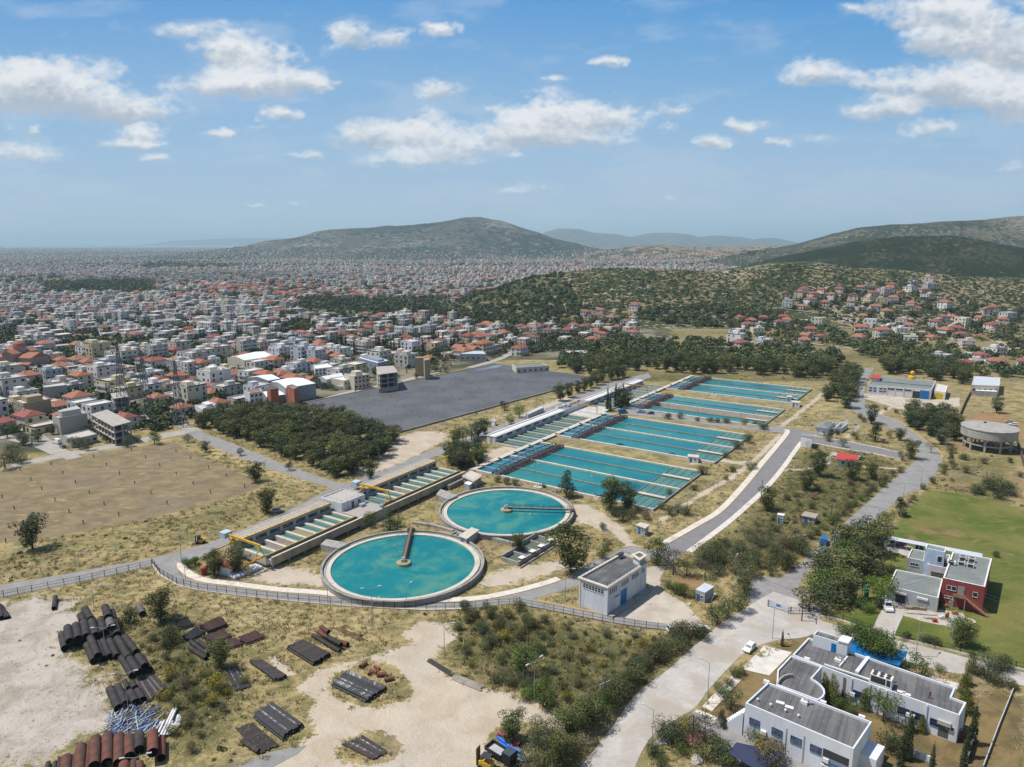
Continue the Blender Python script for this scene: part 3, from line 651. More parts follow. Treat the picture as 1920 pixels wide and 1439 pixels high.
M_RED = wm('faded_red_render', (.26, .052, .046), .12, .35, .88, stain=(.50, .42, .40), samt=-.15, sscale=.9)
M_LBLUE = wm('pale_blue_render', (.40, .52, .66), .12, .4, .85, stain=(.60, .64, .68), samt=.4, sscale=.6)
M_REDROOF = wm('red_sheet_roof', (.46, .055, .045), .1, .6, .6)
M_ORANGE = wm('terracotta_tiles', (.44, .15, .065), .25, 1.2, .85, stain=(.30, .12, .07), samt=.4, sscale=.6)
M_ZINC = wm('pale_metal_sheet', (.52, .55, .58), .1, .5, .5)
M_CHROME = M_STEEL
def water_mat(name, c1, c2, c3, sc=.06, rough=.16):
 m, nt, b = newmat(name); p = nt.node('ShaderNodeNewGeometry').outputs['Position']
 a = nt.noise(p, sc, 5, .62, 1.1); c = nt.noise(p, sc * 3.5, 4, .6, .6); s = nt.noise(p, 1.5, 3, .6)
 o = nt.mix(nt.step(a, .36, .62), c1, c2); o = nt.mix(nt.math('MULTIPLY', nt.step(nt.math('ADD', nt.math('MULTIPLY', a, .6), nt.math('MULTIPLY', c, .4)), .45, .68), .68), o, c3)
 nt.l.new(o, b.inputs['Base Color']); b.inputs['Roughness'].default_value = rough; b.inputs['Specular IOR Level'].default_value = .35
 bp = nt.node('ShaderNodeBump', {'Height': s, 'Strength': .12, 'Distance': .1}); nt.l.new(bp.outputs[0], b.inputs['Normal'])
 return m
MW_CLAR = water_mat('clarifier_water', (.003, .155, .172), (.010, .19, .185), (.115, .255, .150), .055)
MW_BAS = water_mat('basin_water', (.003, .145, .165), (.012, .18, .175), (.05, .22, .17), .03)
MW_BASG = water_mat('launder_water', (.05, .16, .135), (.07, .20, .165), (.10, .22, .165), .12)
MW_DEEP = water_mat('inlet_water', (.006, .13, .205), (.014, .17, .25), (.03, .2, .26), .12)
MW_FILT = water_mat('filter_water', (.022, .095, .078), (.035, .14, .115), (.06, .13, .09), .12)
MW_CHAN = water_mat('channel_water', (.035, .145, .135), (.045, .17, .155), (.07, .18, .14), .12)
MW_MUD = water_mat('settled_sludge', (.25, .24, .14), (.28, .26, .15), (.22, .23, .14), .2)
def edge(a, b):
 A, B = Vector((a[0], a[1], 0)), Vector((b[0], b[1], 0)); d = B - A; L = d.length; d /= L
 return A, d, Vector((d.y, -d.x, 0)), L
def win(parent, a, b, s, z, w, h, nx=2, ny=1, fm=None, gm=None, name='window', sill=True, fr=.09):
 """glazed opening on the wall a->b (left to right as seen from outside): glass, frame bars and sill"""
 A, d, n, L = edge(a, b); fm = fm or M_FRAME; gm = gm or M_GLASS
 def slab(mb, s0, s1, z0, z1, t0, t1):
  q = [A + d * s0 + n * t0, A + d * s0 + n * t1, A + d * s1 + n * t1, A + d * s1 + n * t0]
  mb.hexa([(p.x, p.y, z0) for p in q], [(p.x, p.y, z1) for p in q])
 g = MB(); slab(g, s - w / 2, s + w / 2, z, z + h, -.1, .03); g = g.build(name, gm, parent)
 if fr:
  f = MB(); slab(f, s - w / 2 - fr, s + w / 2 + fr, z + h, z + h + fr, -.1, .07); slab(f, s - w / 2 - fr, s + w / 2 + fr, z - fr, z, -.1, .14 if sill else .07)
  for k in range(nx + 1):
   x = s - w / 2 + w * k / nx; e = fr if k in (0, nx) else fr * .6
   slab(f, x - (e if k == 0 else e / 2 if k < nx else 0), x + (0 if k == 0 else e / 2 if k < nx else e), z, z + h, -.1, .07)
  for k in range(1, ny): slab(f, s - w / 2, s + w / 2, z + h * k / ny - fr * .3, z + h * k / ny + fr * .3, -.1, .06)
  f.build('frame', fm, g)
 return g
def panel(parent, a, b, s, z, w, h, mat, name='door', t=.06, handle=True):
 A, d, n, L = edge(a, b)
 q = [A + d * (s - w / 2) - n * .05, A + d * (s - w / 2) + n * t, A + d * (s + w / 2) + n * t, A + d * (s + w / 2) - n * .05]
 m = MB(); m.hexa([(p.x, p.y, z) for p in q], [(p.x, p.y, z + h) for p in q]); o = m.build(name, mat, parent)
 if handle and name == 'door':
  c = A + d * (s + w * .38) + n * (t + .05); k = MB(); k.box((c.x, c.y, z + h * .48), (.12, .12, .25)); k.build('handle', M_DSTEEL, o)
 return o
def shell(parent, poly, z0, z1, wmat, rmat, para=.45, th=.25, tmat=None, wall='wall', roof='roof'):
 """walls with a parapet and a sunken flat roof"""
 p = ccw(poly); i1 = inset(p, th)
 w = MB(); n = len(p)
 w.prism(p, z0, z1 + para, top=False)
 ww = w.build(wall, wmat, parent)
 t = MB(); t.ring(p, i1, z1 + para - .001, z1 + para + .06)
 t.ring([(x, y) for x, y in inset(p, th * .5)], i1, z1 - .02, z1 + para)
 t.build('parapet', tmat or wmat, parent)
 r = MB(); r.prism(inset(p, th * .6), z1 - .2, z1); rr = r.build(roof, rmat, parent)
 return p, ww, rr
def quadpx(c, z): return [P(u, v, z) for u, v in c]
def base_thing(name, label, cat, poly, group=None, z=0.0):
 c = (sum(p[0] for p in poly) / len(poly), sum(p[1] for p in poly) / len(poly), z)
 return thing(name, label, cat, c, 0, group)
class Frame:
 def __init__(s, o, e): s.o = Vector(o); d = Vector(e) - s.o; s.len = d.length; s.a = d.normalized(); s.n = Vector((s.a.y, -s.a.x)); s.ang = math.atan2(s.a.y, s.a.x)
 def __call__(s, p, q): v = s.o + s.a * p + s.n * q; return (v.x, v.y)
 def box(s, mb, s0, s1, t0, t1, z0, z1):
  q = [s(s0, t0), s(s0, t1), s(s1, t1), s(s1, t0)]
  return mb.hexa([(*p, z0) for p in q], [(*p, z1) for p in q])
 def quad(s, mb, s0, s1, t0, t1, z): q = [s(s0, t0), s(s0, t1), s(s1, t1), s(s1, t0)]; return mb.sheet(q, z)
def railing(mb, pts, z, h=1.0, step=2.0, r=.03, rails=2):
 for (a, b) in zip(pts, pts[1:]):
  A, B = Vector(a), Vector(b); L = (B - A).length; k = max(1, int(L / step))
  for i in range(k + 1):
   p = A + (B - A) * (i / k); mb.bar((p.x, p.y, z), (p.x, p.y, z + h), r * 2, r * 2)
  for j in range(rails):
   zz = z + h * (1 - j / rails); mb.bar((A.x, A.y, zz), (B.x, B.y, zz), r * 2, r * 2)
# ====== circular clarifiers
def clarifier(label, cu, cv, ang, long_arms):
 c = P(cu, cv, 1.0); Rr = 23.0
 t = thing('clarifier_tank', label, 'settling tank', (c[0], c[1], 0), 0, 'round clarifier tanks')
 w = MB(); w.lathe(c, [(Rr + .1, 0), (Rr + .1, 1.55), (Rr + .25, 1.6), (Rr + .25, 1.8), (Rr - .35, 1.8), (Rr - .35, 1.1)], 96); w.build('outer_wall', wm('tank_concrete', (.31, .29, .26), .22, .5, .9, stain=(.18, .165, .14), samt=.5, sscale=.4), t)
 k = MB(); k.lathe(c, [(Rr - .35, 1.12), (Rr - .95, 1.12), (Rr - .95, 1.5), (Rr - 1.2, 1.5), (Rr - 1.2, 1.3)], 96); k.build('channel_wall', M_CONC, t)
 l = MB(); l.lathe(c, [(Rr - 1.2, 1.32), (Rr - 2.5, 1.28), (Rr - 2.5, .8)], 96); l.build('launder', M_CONCP, t)
 wa = MB(); wa.disc(c, Rr - 2.49, 1.0, 96); wa.build('water', MW_CLAR, t)
 p = MB(); p.lathe(c, [(2.05, .6), (2.05, 1.75), (1.9, 1.85), (0, 1.9)], 32); ip = p.build('centre_platform', wm('ochre_concrete', (.36, .29, .17), .2, .6, .9), t)
 q = MB(); q.box((c[0], c[1], 2.35), (1.5, 1.2, .9), ang); q.box((c[0], c[1], 2.95), (.8, .8, .5), ang); q.build('drive_housing', M_STEEL, t)
 ca, sa = math.cos(ang), math.sin(ang)
 f = lambda s, o, z: (c[0] + ca * s - sa * o, c[1] + sa * s + ca * o, z)
 d = MB()
 for sd in (-.45, .45):
  d.bar(f(0, sd, 2.25), f(Rr + .4, sd, 2.25), .12, .32)
 for i in range(24): d.bar(f(i * Rr / 23, -.45, 2.3), f(i * Rr / 23, .45, 2.3), .1, .1)
 for i in range(23):
  d.bar(f(i * Rr / 23, -.4 if i % 2 else .4, 2.2), f((i + 1) * Rr / 23, .4 if i % 2 else -.4, 2.2), .08, .08)
 br = d.build('bridge', M_RUSTB, t)
 e = MB(); e.hexa([f(0, -.38, 2.46), f(0, .38, 2.46), f(Rr, .38, 2.46), f(Rr, -.38, 2.46)][::-1], [f(0, -.38, 2.5), f(0, .38, 2.5), f(Rr, .38, 2.5), f(Rr, -.38, 2.5)][::-1])
 e.build('deck', wm('rusty_walkway', (.33, .19, .13), .3, .8, .9) if long_arms else wm('grey_walkway', (.20, .19, .185), .3, .8, .9), br)
 h = MB()
 for sd in (-.47, .47): railing(h, [f(.5, sd, 0)[:2], f(Rr, sd, 0)[:2]], 2.46, 1.0, 1.9, .028)
 h.build('railing', M_DSTEEL, br)
 g = MB(); g.box(f(Rr - .2, 0, 2.15), (1.0, 2.4, .5), ang); g.build('end_carriage', M_DSTEEL, t)
 if long_arms:
  for s in (4.5, 11.5, 19.0):
   a = MB(); a.bar(f(s, .7, 2.3), f(s, 5.2, 1.15), .07, .07); a.bar(f(s + 1.2, .7, 2.3), f(s + 1.2, 5.2, 1.15), .07, .07); a.bar(f(s, 4.0, 1.5), f(s + 1.2, 4.0, 1.5), .07, .07); a.bar(f(s, 2.4, 1.9), f(s + 1.2, 2.4, 1.9), .07, .07)
   a.bar(f(s, .7, 3.1), f(s, 3.6, 2.5), .05, .05); a.bar(f(s, 3.6, 2.5), f(s, 3.6, 1.55), .05, .05)
   a.build('skimmer_arm', M_STEEL, t)
 return t
cA = P(757, 1058, 1.0); eA = P(771, 993, 2)
clarifier('round turquoise tank with rusty brown bridge pointing away, nearest the black fence', 757, 1058.5, math.atan2(eA[1] - cA[1], eA[0] - cA[0]), True)
cB = P(950, 957, 1.0); eB = P(1072, 956, 2)
clarifier('round turquoise tank with grey bridge reaching its right rim, beside the basins', 949.5, 958.5, math.atan2(eB[1] - cB[1], eB[0] - cB[0]), False)
# valve house between the two tanks
vh = quadpx([(860, 1005), (875, 1011), (899, 994), (884, 989)], 2.9)
t = base_thing('valve_house', 'small flat-roofed concrete hut wedged between the two round tanks', 'hut', vh)
w = MB(); w.prism(inset(ccw(vh), .3), 0, 2.7, top=False); w.build('wall', M_GREYW, t); w = MB(); w.prism(vh, 2.7, 2.95, bot=True); w.build('roof', M_CONCP, t)
vi = inset(ccw(vh), .3); panel(t, vh[0], vh[1], 1.4, .1, 1.0, 2.0, M_BLUEF)
ww = MB(); pts = [P(894, 1005), P(925, 1014), P(962, 1024)]
for a, b in zip(pts, pts[1:]): ww.bar((*a, .6), (*b, .6), .9, 1.2)
tag(ww.build('pipe_duct', M_CONC, None, (*pts[0], 0)), 'low concrete duct running from the hut toward the pits', 'duct'); ww = MB(); pts = [P(775, 983), P(812, 988), P(850, 999)]
for a, b in zip(pts, pts[1:]): ww.bar((*a, .45), (*b, .45), .9, .9)
tag(ww.build('pipe_duct', M_CONC, None, (*pts[0], 0)), 'low concrete duct running behind the nearer round tank', 'duct')
vp = quadpx([(842, 1003), (858, 1011), (872, 1003), (856, 996)], .6)
t = base_thing('valve_pit', 'open concrete pit with pipes beside the hut between tanks', 'pit', vp); w = MB(); w.ring(ccw(vp), inset(ccw(vp), .3), 0, .8); w.build('wall', M_CONCP, t)
w = MB(); w.sheet(inset(ccw(vp), .3), .1); w.build('floor', M_CONCD, t); w = MB(); c = root_loc(t); w.tube((c.x - 1, c.y, .5), (c.x + 1.5, c.y + .3, .5), .25); w.tube((c.x, c.y, .3), (c.x, c.y, 1.2), .22); w.build('pipe', M_STEEL, t)
# ====== long mixing channels with their gallery
F1 = Frame(P(502.5, 1050, 3.3), P(872, 884.7, 3.3))
def channel(label, s0, s1, cells, mud, group):
 t = thing('channel_building', label, 'channel building', (*F1((s0 + s1) / 2, -8), 0), 0, group)
 b = MB(); F1.box(b, s0, s1, -.15, .25, 1.15, 3.45); b.build('side_wall', M_CONCT, t)
 b = MB(); F1.box(b, s0, s1, -2.3, .25, 1.0, 1.15); F1.box(b, s0, s1, -2.3, -.15, 1.2, 2.6); b.build('trough_floor', M_CONC, t)
 b = MB(); F1.box(b, s0, s1, -2.6, -2.2, 0, 3.5); b.build('inner_wall', wm('grey_concrete', (.20, .20, .205), .2, .5, .9), t)
 b = MB(); F1.box(b, s0, s1, -.25, .4, 3.45, 3.56); b.build('coping', M_CONCP, t)
 k = int((s1 - s0) / 5.2)
 for i in range(k + 1):
  c = MB(); p = s0 + .3 + (s1 - s0 - .6) * i / k; F1.box(c, p - .2, p + .2, -.2, .2, 0, 1.15); c.build('column', M_CONCT, t)
 b = MB(); F1.box(b, s0, s1, -2.35, -2.05, 3.5, 3.68); b.build('crane_rail', M_YELLOW, t)
 b = MB(); F1.box(b, s0, s1, -15.0, -14.2, 0, 5.0); b.build('gallery_wall', M_GREYW, t)
 b = MB(); F1.box(b, s0, s1, -14.2, -13.5, 0, 2.9); b.build('gallery_plinth', M_CONC, t)
 n = int(round((s1 - s0) / 5.4)); st = (s1 - s0) / n
 a, c = F1(s0, -14.2), F1(s1, -14.2)
 for i in range(n):
  g = win(t, a, c, st * (i + .5), 3.45, st * .78, 1.15, 1, 1, M_GREYW, name='window', fr=.05)
 b = MB(); F1.box(b, s0 - .3, s1 + .3, -19.2, -13.9, 5.0, 5.35); b.build('roof', wm('gallery_roof', (.42, .365, .30), .15, .4, .9, stain=(.30, .26, .21), samt=.4), t)
 b = MB(); F1.box(b, s0, s1, -19.0, -15.0, 0, 5.0); b.build('gallery_body', M_CONCD, t)
 b = MB(); F1.box(b, s0 - .2, s1 + .2, -14.35, -14.05, 5.4, 5.62); b.build('crane_rail', M_YELLOW, t)
 b = MB(); railing(b, [F1(s0, -14.0), F1(s1, -14.0)], 5.35, .9, 2.6, .03, 1); b.build('railing', M_YELLOW, t)
 b = MB()
 for q in (-19.0, -17.6): railing(b, [F1(s0, q), F1(s1, q)], 5.35, .5, 3.5, .06, 1)
 b.build('pipe_run', M_WHITEC, t)
 m = len(cells)
 e = [s0 + .4 + (s1 - s0 - .8) * x / (m) for x in range(m + 1)]
 for i in range(m):
  b = MB(); F1.quad(b, e[i], e[i + 1], -13.5, -2.6, 2.35 if cells[i] != 'x' else 1.6); b.build('water', {'w': MW_CHAN, 'm': MW_MUD, 'x': M_CONCD}[cells[i]], t)
  if cells[i] == 'w':
   b = MB(); x = e[i] + (e[i + 1] - e[i]) * .38; F1.box(b, x - .07, x + .07, -13.5, -2.6, 2.2, 2.5); b.build('baffle', M_CONCP, t)
 for i in range(m + 1):
  b = MB(); F1.box(b, e[i] - .45, e[i] + .45, -13.5, -2.6, .2, 2.95); b.build('cell_wall', M_CONCP, t)
 b = MB(); F1.box(b, s0, s1, -13.5, -2.6, .02, 1.5); b.build('foundation', M_CONCD, t)
 return t
channel('long grey channel house with one tan sludge cell, at the end by the white bags', 1.2, 37, 'wxxwmwwww', 0, 'mixing channels')
channel('long grey channel house nearer the pines, with yellow crane and blue-green cells', 49, 94, 'wwwxwwwwww', 0, 'mixing channels')
ch = [F1(38, -19.8), F1(37.6, -9.4), F1(48.2, -9.0), F1(48.3, -19.8)]
t = base_thing('control_house', 'flat-roofed white control house standing between the two channel halves', 'house', ch)
p, w_, r_ = shell(t, ch, 0, 6.0, M_WHITE, wm('gravel_roof', (.45, .41, .36), .3, 1.5, .95), .25, .3)
win(t, ch[1], ch[2], 7.9, 4.3, 1.1, 1.1, 2, 1); panel(t, ch[1], ch[2], 4.9, 3.35, 1.1, 2.2, wm('brown_door', (.12, .08, .06), .2, 1, .7))
b = MB(); railing(b, [*inset(ccw(ch), .2), inset(ccw(ch), .2)[0]], 6.3, .9, 2.4, .025); b.build('railing', M_STEEL, t)
b = MB(); F1.box(b, 37, 49, -9.2, .2, 2.9, 3.35); F1.box(b, 37, 49, -.1, .25, 0, 2.9); b.build('terrace', wm('gravel_terrace', (.38, .34, .31), .25, 1.2, .95), t)
b = MB(); F1.box(b, 44, 46.2, -8.0, -6.6, 3.35, 4.3); F1.box(b, 47.2, 48.2, -1.4, -.3, 3.35, 4.5); b.build('cabinet', M_STEEL, t)
for i, (s, lb, col) in enumerate(((-1.0, 'yellow gantry crane at the near end of channels, above the white bags', M_YELLOW), (52.5, 'yellow gantry crane beside the control house, mid-way along the channels', M_YELLOW))):
 t = thing('gantry_crane', lb, 'crane', (*F1(s, -2.2), 3.6), 0, 'yellow gantry cranes over the channels')
 b = MB(); b.bar((*F1(s, -17.5), 7.5), (*F1(s, -1.8), 7.5), .5, .62); b.build('girder', M_YELLOW, t)
 for q in (-1.6, 1.6):
  b = MB(); b.bar((*F1(s, -2.2), 7.3), (*F1(s + q, -2.2), 3.75), .24, .24); b.build('leg', M_YELLOW, t)
 b = MB(); F1.box(b, s - 1.9, s + 1.9, -2.4, -2.0, 3.66, 3.9); F1.box(b, s - 1.4, s + 1.4, -14.4, -14.0, 5.6, 5.9); b.build('end_carriage', M_YELLOW, t)
 for q in (-1.1, 1.1):
  b = MB(); b.bar((*F1(s, -14.2), 7.2), (*F1(s + q, -14.2), 5.8), .22, .22); b.build('leg', M_YELLOW, t)
 b = MB(); F1.box(b, s - 1.3, s + 1.3, -18.6, -16.0, 6.6, 8.3); b.build('hoist_cabin', wm('pale_blue_sheet', (.42, .50, .58), .1, .6, .6), t)
t = thing('crane_runway', 'yellow runway beam on a post beyond the end of the channels', 'crane runway', (*F1(-4, -2.2), 0))
b = MB(); b.bar((*F1(-6.5, -2.2), 3.55), (*F1(1.2, -2.2), 3.55), .34, .34); b.build('beam', M_YELLOW, t)
b = MB(); b.bar((*F1(-5.2, -2.2), 0), (*F1(-5.2, -2.2), 3.4), .45, .45); b.build('post', M_YELLOW, t)
b = MB(); b.bar((*F1(-7.5, -14.2), 5.5), (*F1(1.2, -14.2), 5.5), .3, .34); b.build('beam', M_YELLOW, t); b = MB(); b.bar((*F1(-7.2, -14.2), 0), (*F1(-7.2, -14.2), 5.4), .4, .4); b.build('post', M_YELLOW, t)
t = thing('crane_runway', 'yellow runway end post rising in front of the small pines', 'crane runway', (*F1(101, -14.2), 0))
b = MB(); b.bar((*F1(94, -14.2), 5.5), (*F1(102, -14.2), 5.5), .3, .34); b.build('beam', M_YELLOW, t)
for q in (-.7, .7):
 b = MB(); b.bar((*F1(101.5 + q, -14.2 + abs(q) * .2), 0), (*F1(101.5, -14.2), 5.4), .34, .34); b.build('post', M_YELLOW, t)
for lb, uu in (('sloping concrete flume joining the channels to the nearer round tank', [(601, 1022), (634, 1030), (654, 1020), (612, 1012)]), ('sloping concrete flume joining the channels to the farther round tank', [(818, 928), (840, 938), (858, 930), (826, 918)])):
 q = quadpx(uu, 2.0); o = MB(); o.prism(q, 0, 2.2); tag(o.build('flume', M_CONC, None, (*q[0], 0)), lb, 'flume')
hd = quadpx([(866, 893), (889, 903), (905, 892), (882, 882)], 3.2)
t = base_thing('inlet_chamber', 'raised square concrete chamber with railing at the far channel end', 'chamber', hd)
b = MB(); b.prism(hd, 2.8, 3.2, bot=True); b.build('roof', M_CONCP, t); b = MB(); b.prism(inset(ccw(hd), .5), 0, 2.8, top=False); b.build('wall', M_CONC, t)
b = MB(); hh_ = inset(ccw(hd), .15); railing(b, [*hh_, hh_[0]], 3.2, .9, 1.6, .025); b.build('railing', M_STEEL, t)
b = MB(); b.bar((*P(840, 919), .9), (*P(872, 903), .9), 1.6, 1.9); tag(b.build('inlet_duct', M_CONCD, None, (*P(840, 919), 0)), 'weathered concrete duct beside the raised chamber', 'duct')
kq = quadpx([(871, 907), (880, 910), (886, 906), (877, 903)], 2.2)
t = base_thing('kiosk', 'tiny white-topped grey kiosk between raised chamber and round tank', 'kiosk', kq); b = MB(); b.prism(kq, 0, 2.1); b.build('wall', M_GREYW, t); b = MB(); b.prism(inset(ccw(kq), -.12), 2.1, 2.3, bot=True); b.build('roof', M_WHITEC, t)
# ====== filters, walkway, settling basins
F2 = Frame(P(887.5, 880, .8), P(1297.7, 704.8, .8))
def filters(label, s0, s1, n, group):
 t = thing('filter_building', label, 'filter hall', (*F2((s0 + s1) / 2, -18), 0), 0, group)
 b = MB(); F2.box(b, s0, s1, -20.3, -15.8, 0, 3.3); b.build('wall', M_WHITE, t)
 b = MB(); F2.box(b, s0 - .2, s1 + .2, -20.5, -15.4, 3.3, 3.55); b.build('roof', wm('white_roof', (.66, .63, .585), .1, .4, .85), t)
 b = MB(); F2.box(b, s0, s1, -20.45, -19.6, 3.55, 3.95); F2.box(b, s0, s1, -16.6, -16.3, 3.55, 3.68); b.build('roof_upstand', M_WHITE, t)
 st = (s1 - s0) / n; a, c = F2(s0, -15.8), F2(s1, -15.8)
 for i in range(n): win(t, a, c, st * (i + .5), 1.75, st * .58, 1.1, 3, 1, M_FRAME)
 b = MB(); F2.box(b, s0, s1, -15.8, -15.3, 0, 1.2); b.build('plinth', M_GREYW, t)
 for i in range(n):
  b = MB(); F2.box(b, s0 + st * i - .14, s0 + st * i + .14, -15.8, -15.55, 1.2, 3.3); b.build('pilaster', M_WHITE, t)
 return t
def cells(label, s0, s1, n, group):
 t = thing('filter_cells', label, 'filter beds', (*F2((s0 + s1) / 2, -8), 0), 0, group)
 st = (s1 - s0) / n
 for i in range(n):
  b = MB(); F2.quad(b, s0 + st * i, s0 + st * (i + 1), -15.3, -1.2, .22); b.build('water', MW_FILT, t)
 for i in range(n + 1):
  b = MB(); F2.box(b, s0 + st * i - .3, s0 + st * i + .3, -15.3, -1.2, 0, .85); b.build('dividing_wall', M_CONCP, t)
 for i in range(n):
  b = MB(); x = s0 + st * (i + .62); F2.box(b, x - .25, x + .25, -15.3, -1.2, .05, .38); b.build('trough', M_CONC, t)
 b = MB(); F2.box(b, s0 - .3, s1 + .3, -1.5, -1.2, 0, .8); b.build('end_wall', M_CONC, t)
 return t
filters('long white flat-roofed hall, near half with its yellow ladder end', 37.3, 101.5, 8, 'white filter halls')
filters('long white flat-roofed hall, far half before the pine wood', 129, 204.5, 9, 'white filter halls')
cells('row of dark green filter beds beside the near white hall', 37.3, 104, 8, 'filter beds')
cells('row of dark green filter beds beside the far white hall', 131, 206, 10, 'filter beds')
t = thing('link_building', 'low grey-roofed link between the two long white halls, with parapets', 'link building', (*F2(115, -18), 0))
lk = [F2(101.7, -21.5), F2(101.7, -15.8), F2(128.8, -15.8), F2(128.8, -21.5)]
shell(t, lk, 0, 3.0, M_WHITE, M_ROOFG, .7, .3)
b = MB(); F2.box(b, 104.5, 130.5, -15.8, -1.3, 0, .95); b.build('terrace', wm('pale_gravel_slab', (.52, .49, .45), .3, .5, .95), t)
for k in range(4):
 b = MB(); F2.box(b, 102.5 + k * 7, 104 + k * 7, -22.0, -20.5, 3, 4.3); b.build('roof_parapet', M_WHITE, t)
b = MB(); q0 = F2(37.0, -18.2)
b.bar((*F2(37.0, -18.6), 0), (*F2(37.0, -18.6), 3.6), .09, .09); b.bar((*F2(37.0, -17.9), 0), (*F2(37.0, -17.9), 3.6), .09, .09)
for k in range(9): b.bar((*F2(37.0, -18.6), .3 + k * .4), (*F2(37.0, -17.9), .3 + k * .4), .07, .07)
tag(b.build('ladder', M_YELLOW, None, (*q0, 0)), 'yellow ladder fixed to the near end of the white hall', 'ladder')
for i, (s, lb) in enumerate(((112, 'orange gantry crane over the pale terrace between the white halls'), (178, 'orange gantry crane over the far filter beds'))):
 t = thing('gantry_crane', lb, 'crane', (*F2(s, -1.6), 1), 0, 'orange gantry cranes over the filter beds')
 OM = wm('orange_paint', (.48, .24, .05), .2, 1, .6)
 b = MB(); b.bar((*F2(s, -19.5), 5.3), (*F2(s, -1.2), 5.3), .45, .6); b.build('girder', OM, t)
 for q in (-1.2, 1.2):
  b = MB(); b.bar((*F2(s, -1.6), 5.1), (*F2(s + q, -1.6), .95), .2, .2); b.build('leg', OM, t)
 b = MB(); F2.box(b, s - 1.6, s + 1.6, -20, -17.8, 4.0, 5.2); b.build('hoist_cabin', M_ZINC, t)
for s0, s1, lb in ((-1, 119.5, 'pale concrete walkway beside the two nearer basins'), (144.5, 252.5, 'pale concrete walkway beside the two farther basins')):
 t = thing('walkway', lb, 'walkway', (*F2((s0 + s1) / 2, 0), 0), 0, 'raised walkways')
 b = MB(); F2.box(b, s0, s1, -1.2, 1.25, .55, .98); b.build('deck', M_CONCP, t); b = MB(); F2.box(b, s0, s1, -.9, .95, 0, .55); b.build('wall', M_CONCD, t)
 for k in range(int((s1 - s0) / 12)):
  b = MB(); F2.box(b, s0 + 6 + k * 12, s0 + 6.9 + k * 12, .2, 1.1, .98, 1.35 if k % 2 else 1.12); b.build('hatch', M_DSTEEL if k % 2 == 0 else M_RUSTB, t)
LOWER = []
def basin(label, s0, s1, order, dry=None):
 t = thing('settling_basin', label, 'settling basin', (*F2((s0 + s1) / 2, 45), 0), 0, 'rectangular settling basins')
 n = 4; st = (s1 - s0) / n; T0, T1, T2 = 14.0, 66.5, 78.5
 for i in range(n):
  a, c = s0 + st * i, s0 + st * (i + 1)
  if i == dry:
   LOWER.append((F2, a + .5, c - .5, T0, T2))
   b = MB(); F2.quad(b, a, c, T0, T2, -3.3); b.build('dry_floor', wm('brown_basin_floor', (.26, .19, .14), .2, .3, .9), t)
   b = MB(); F2.box(b, c - .34, c - .30, T0, T2, -4, .72); b.build('dry_side', wm('brown_basin_side', (.33, .245, .185), .2, .3, .9, stain=(.25, .19, .15), samt=.5), t)
  else:
   b = MB(); F2.quad(b, a, c, T0 - .1, T1, .30); b.build('water', MW_BAS, t)
   b = MB(); F2.quad(b, a, c, T1, T2, .34); b.build('launder_water', MW_BASG, t)
   b = MB()
   for k in range(1, 4): F2.box(b, a + .3, c - .3, T1 + (T2 - T1) * k / 4 - .12, T1 + (T2 - T1) * k / 4 + .12, .1, .52)
   F2.box(b, a + .3, c - .3, T1 - .14, T1 + .14, .1, .6)
   b.build('weir', M_CONCD, t)
  # inlet cells between walkway and bridge
  b = MB(); F2.quad(b, a, c, 1.2, 13.9, .26); b.build('inlet_water', MW_DEEP if i != dry else M_CONCD, t)
  b = MB(); F2.box(b, a + st / 2 - .3, a + st / 2 + .3, 1.2, 9.6, 0, .62); b.build('inlet_wall', M_CONC, t)
 for i in range(n + 1):
  x = s0 + st * i; thick = .55 if i in (0, 2, 4) else .35
  b = MB(); F2.box(b, x - thick, x + thick, 1.2, T2 + .3, -4 if dry is not None and i in (dry, dry + 1) else 0, .85 if i in (0, 2, 4) else .68); b.build('wall', M_CONCP if i in (0, 2, 4) else M_CONCD, t)
 b = MB(); F2.box(b, s0 - .55, s1 + .55, T2, T2 + .6, 0, .75); b.build('wall', M_CONCD, t)
 b = MB(); F2.box(b, s0 - .3, s1 + .3, 13.6, 14.1, 0, .66); b.build('rail_beam', wm('red_oxide_steel', (.28, .085, .045), .2, 1, .8), t)
 for x in (s0 + st, s0 + 3 * st):
  b = MB(); F2.box(b, x - .85, x + .85, T1 + .3, T2 - .2, .7, .98); b.build('beam', M_CONCP, t)
 return t
BS = [(0, 50), (65, 117.5), (138.5, 182.3), (201.5, 251.5)]
basin('turquoise basin nearest the round tanks, first of the four', *BS[0], 0); basin('turquoise basin behind the dry grass bank, second of the four', *BS[1], 1)
basin('turquoise basin with one drained brown lane, third of the four', *BS[2], 2, dry=1); basin('turquoise basin beside the pine wood, farthest of the four', *BS[3], 3)
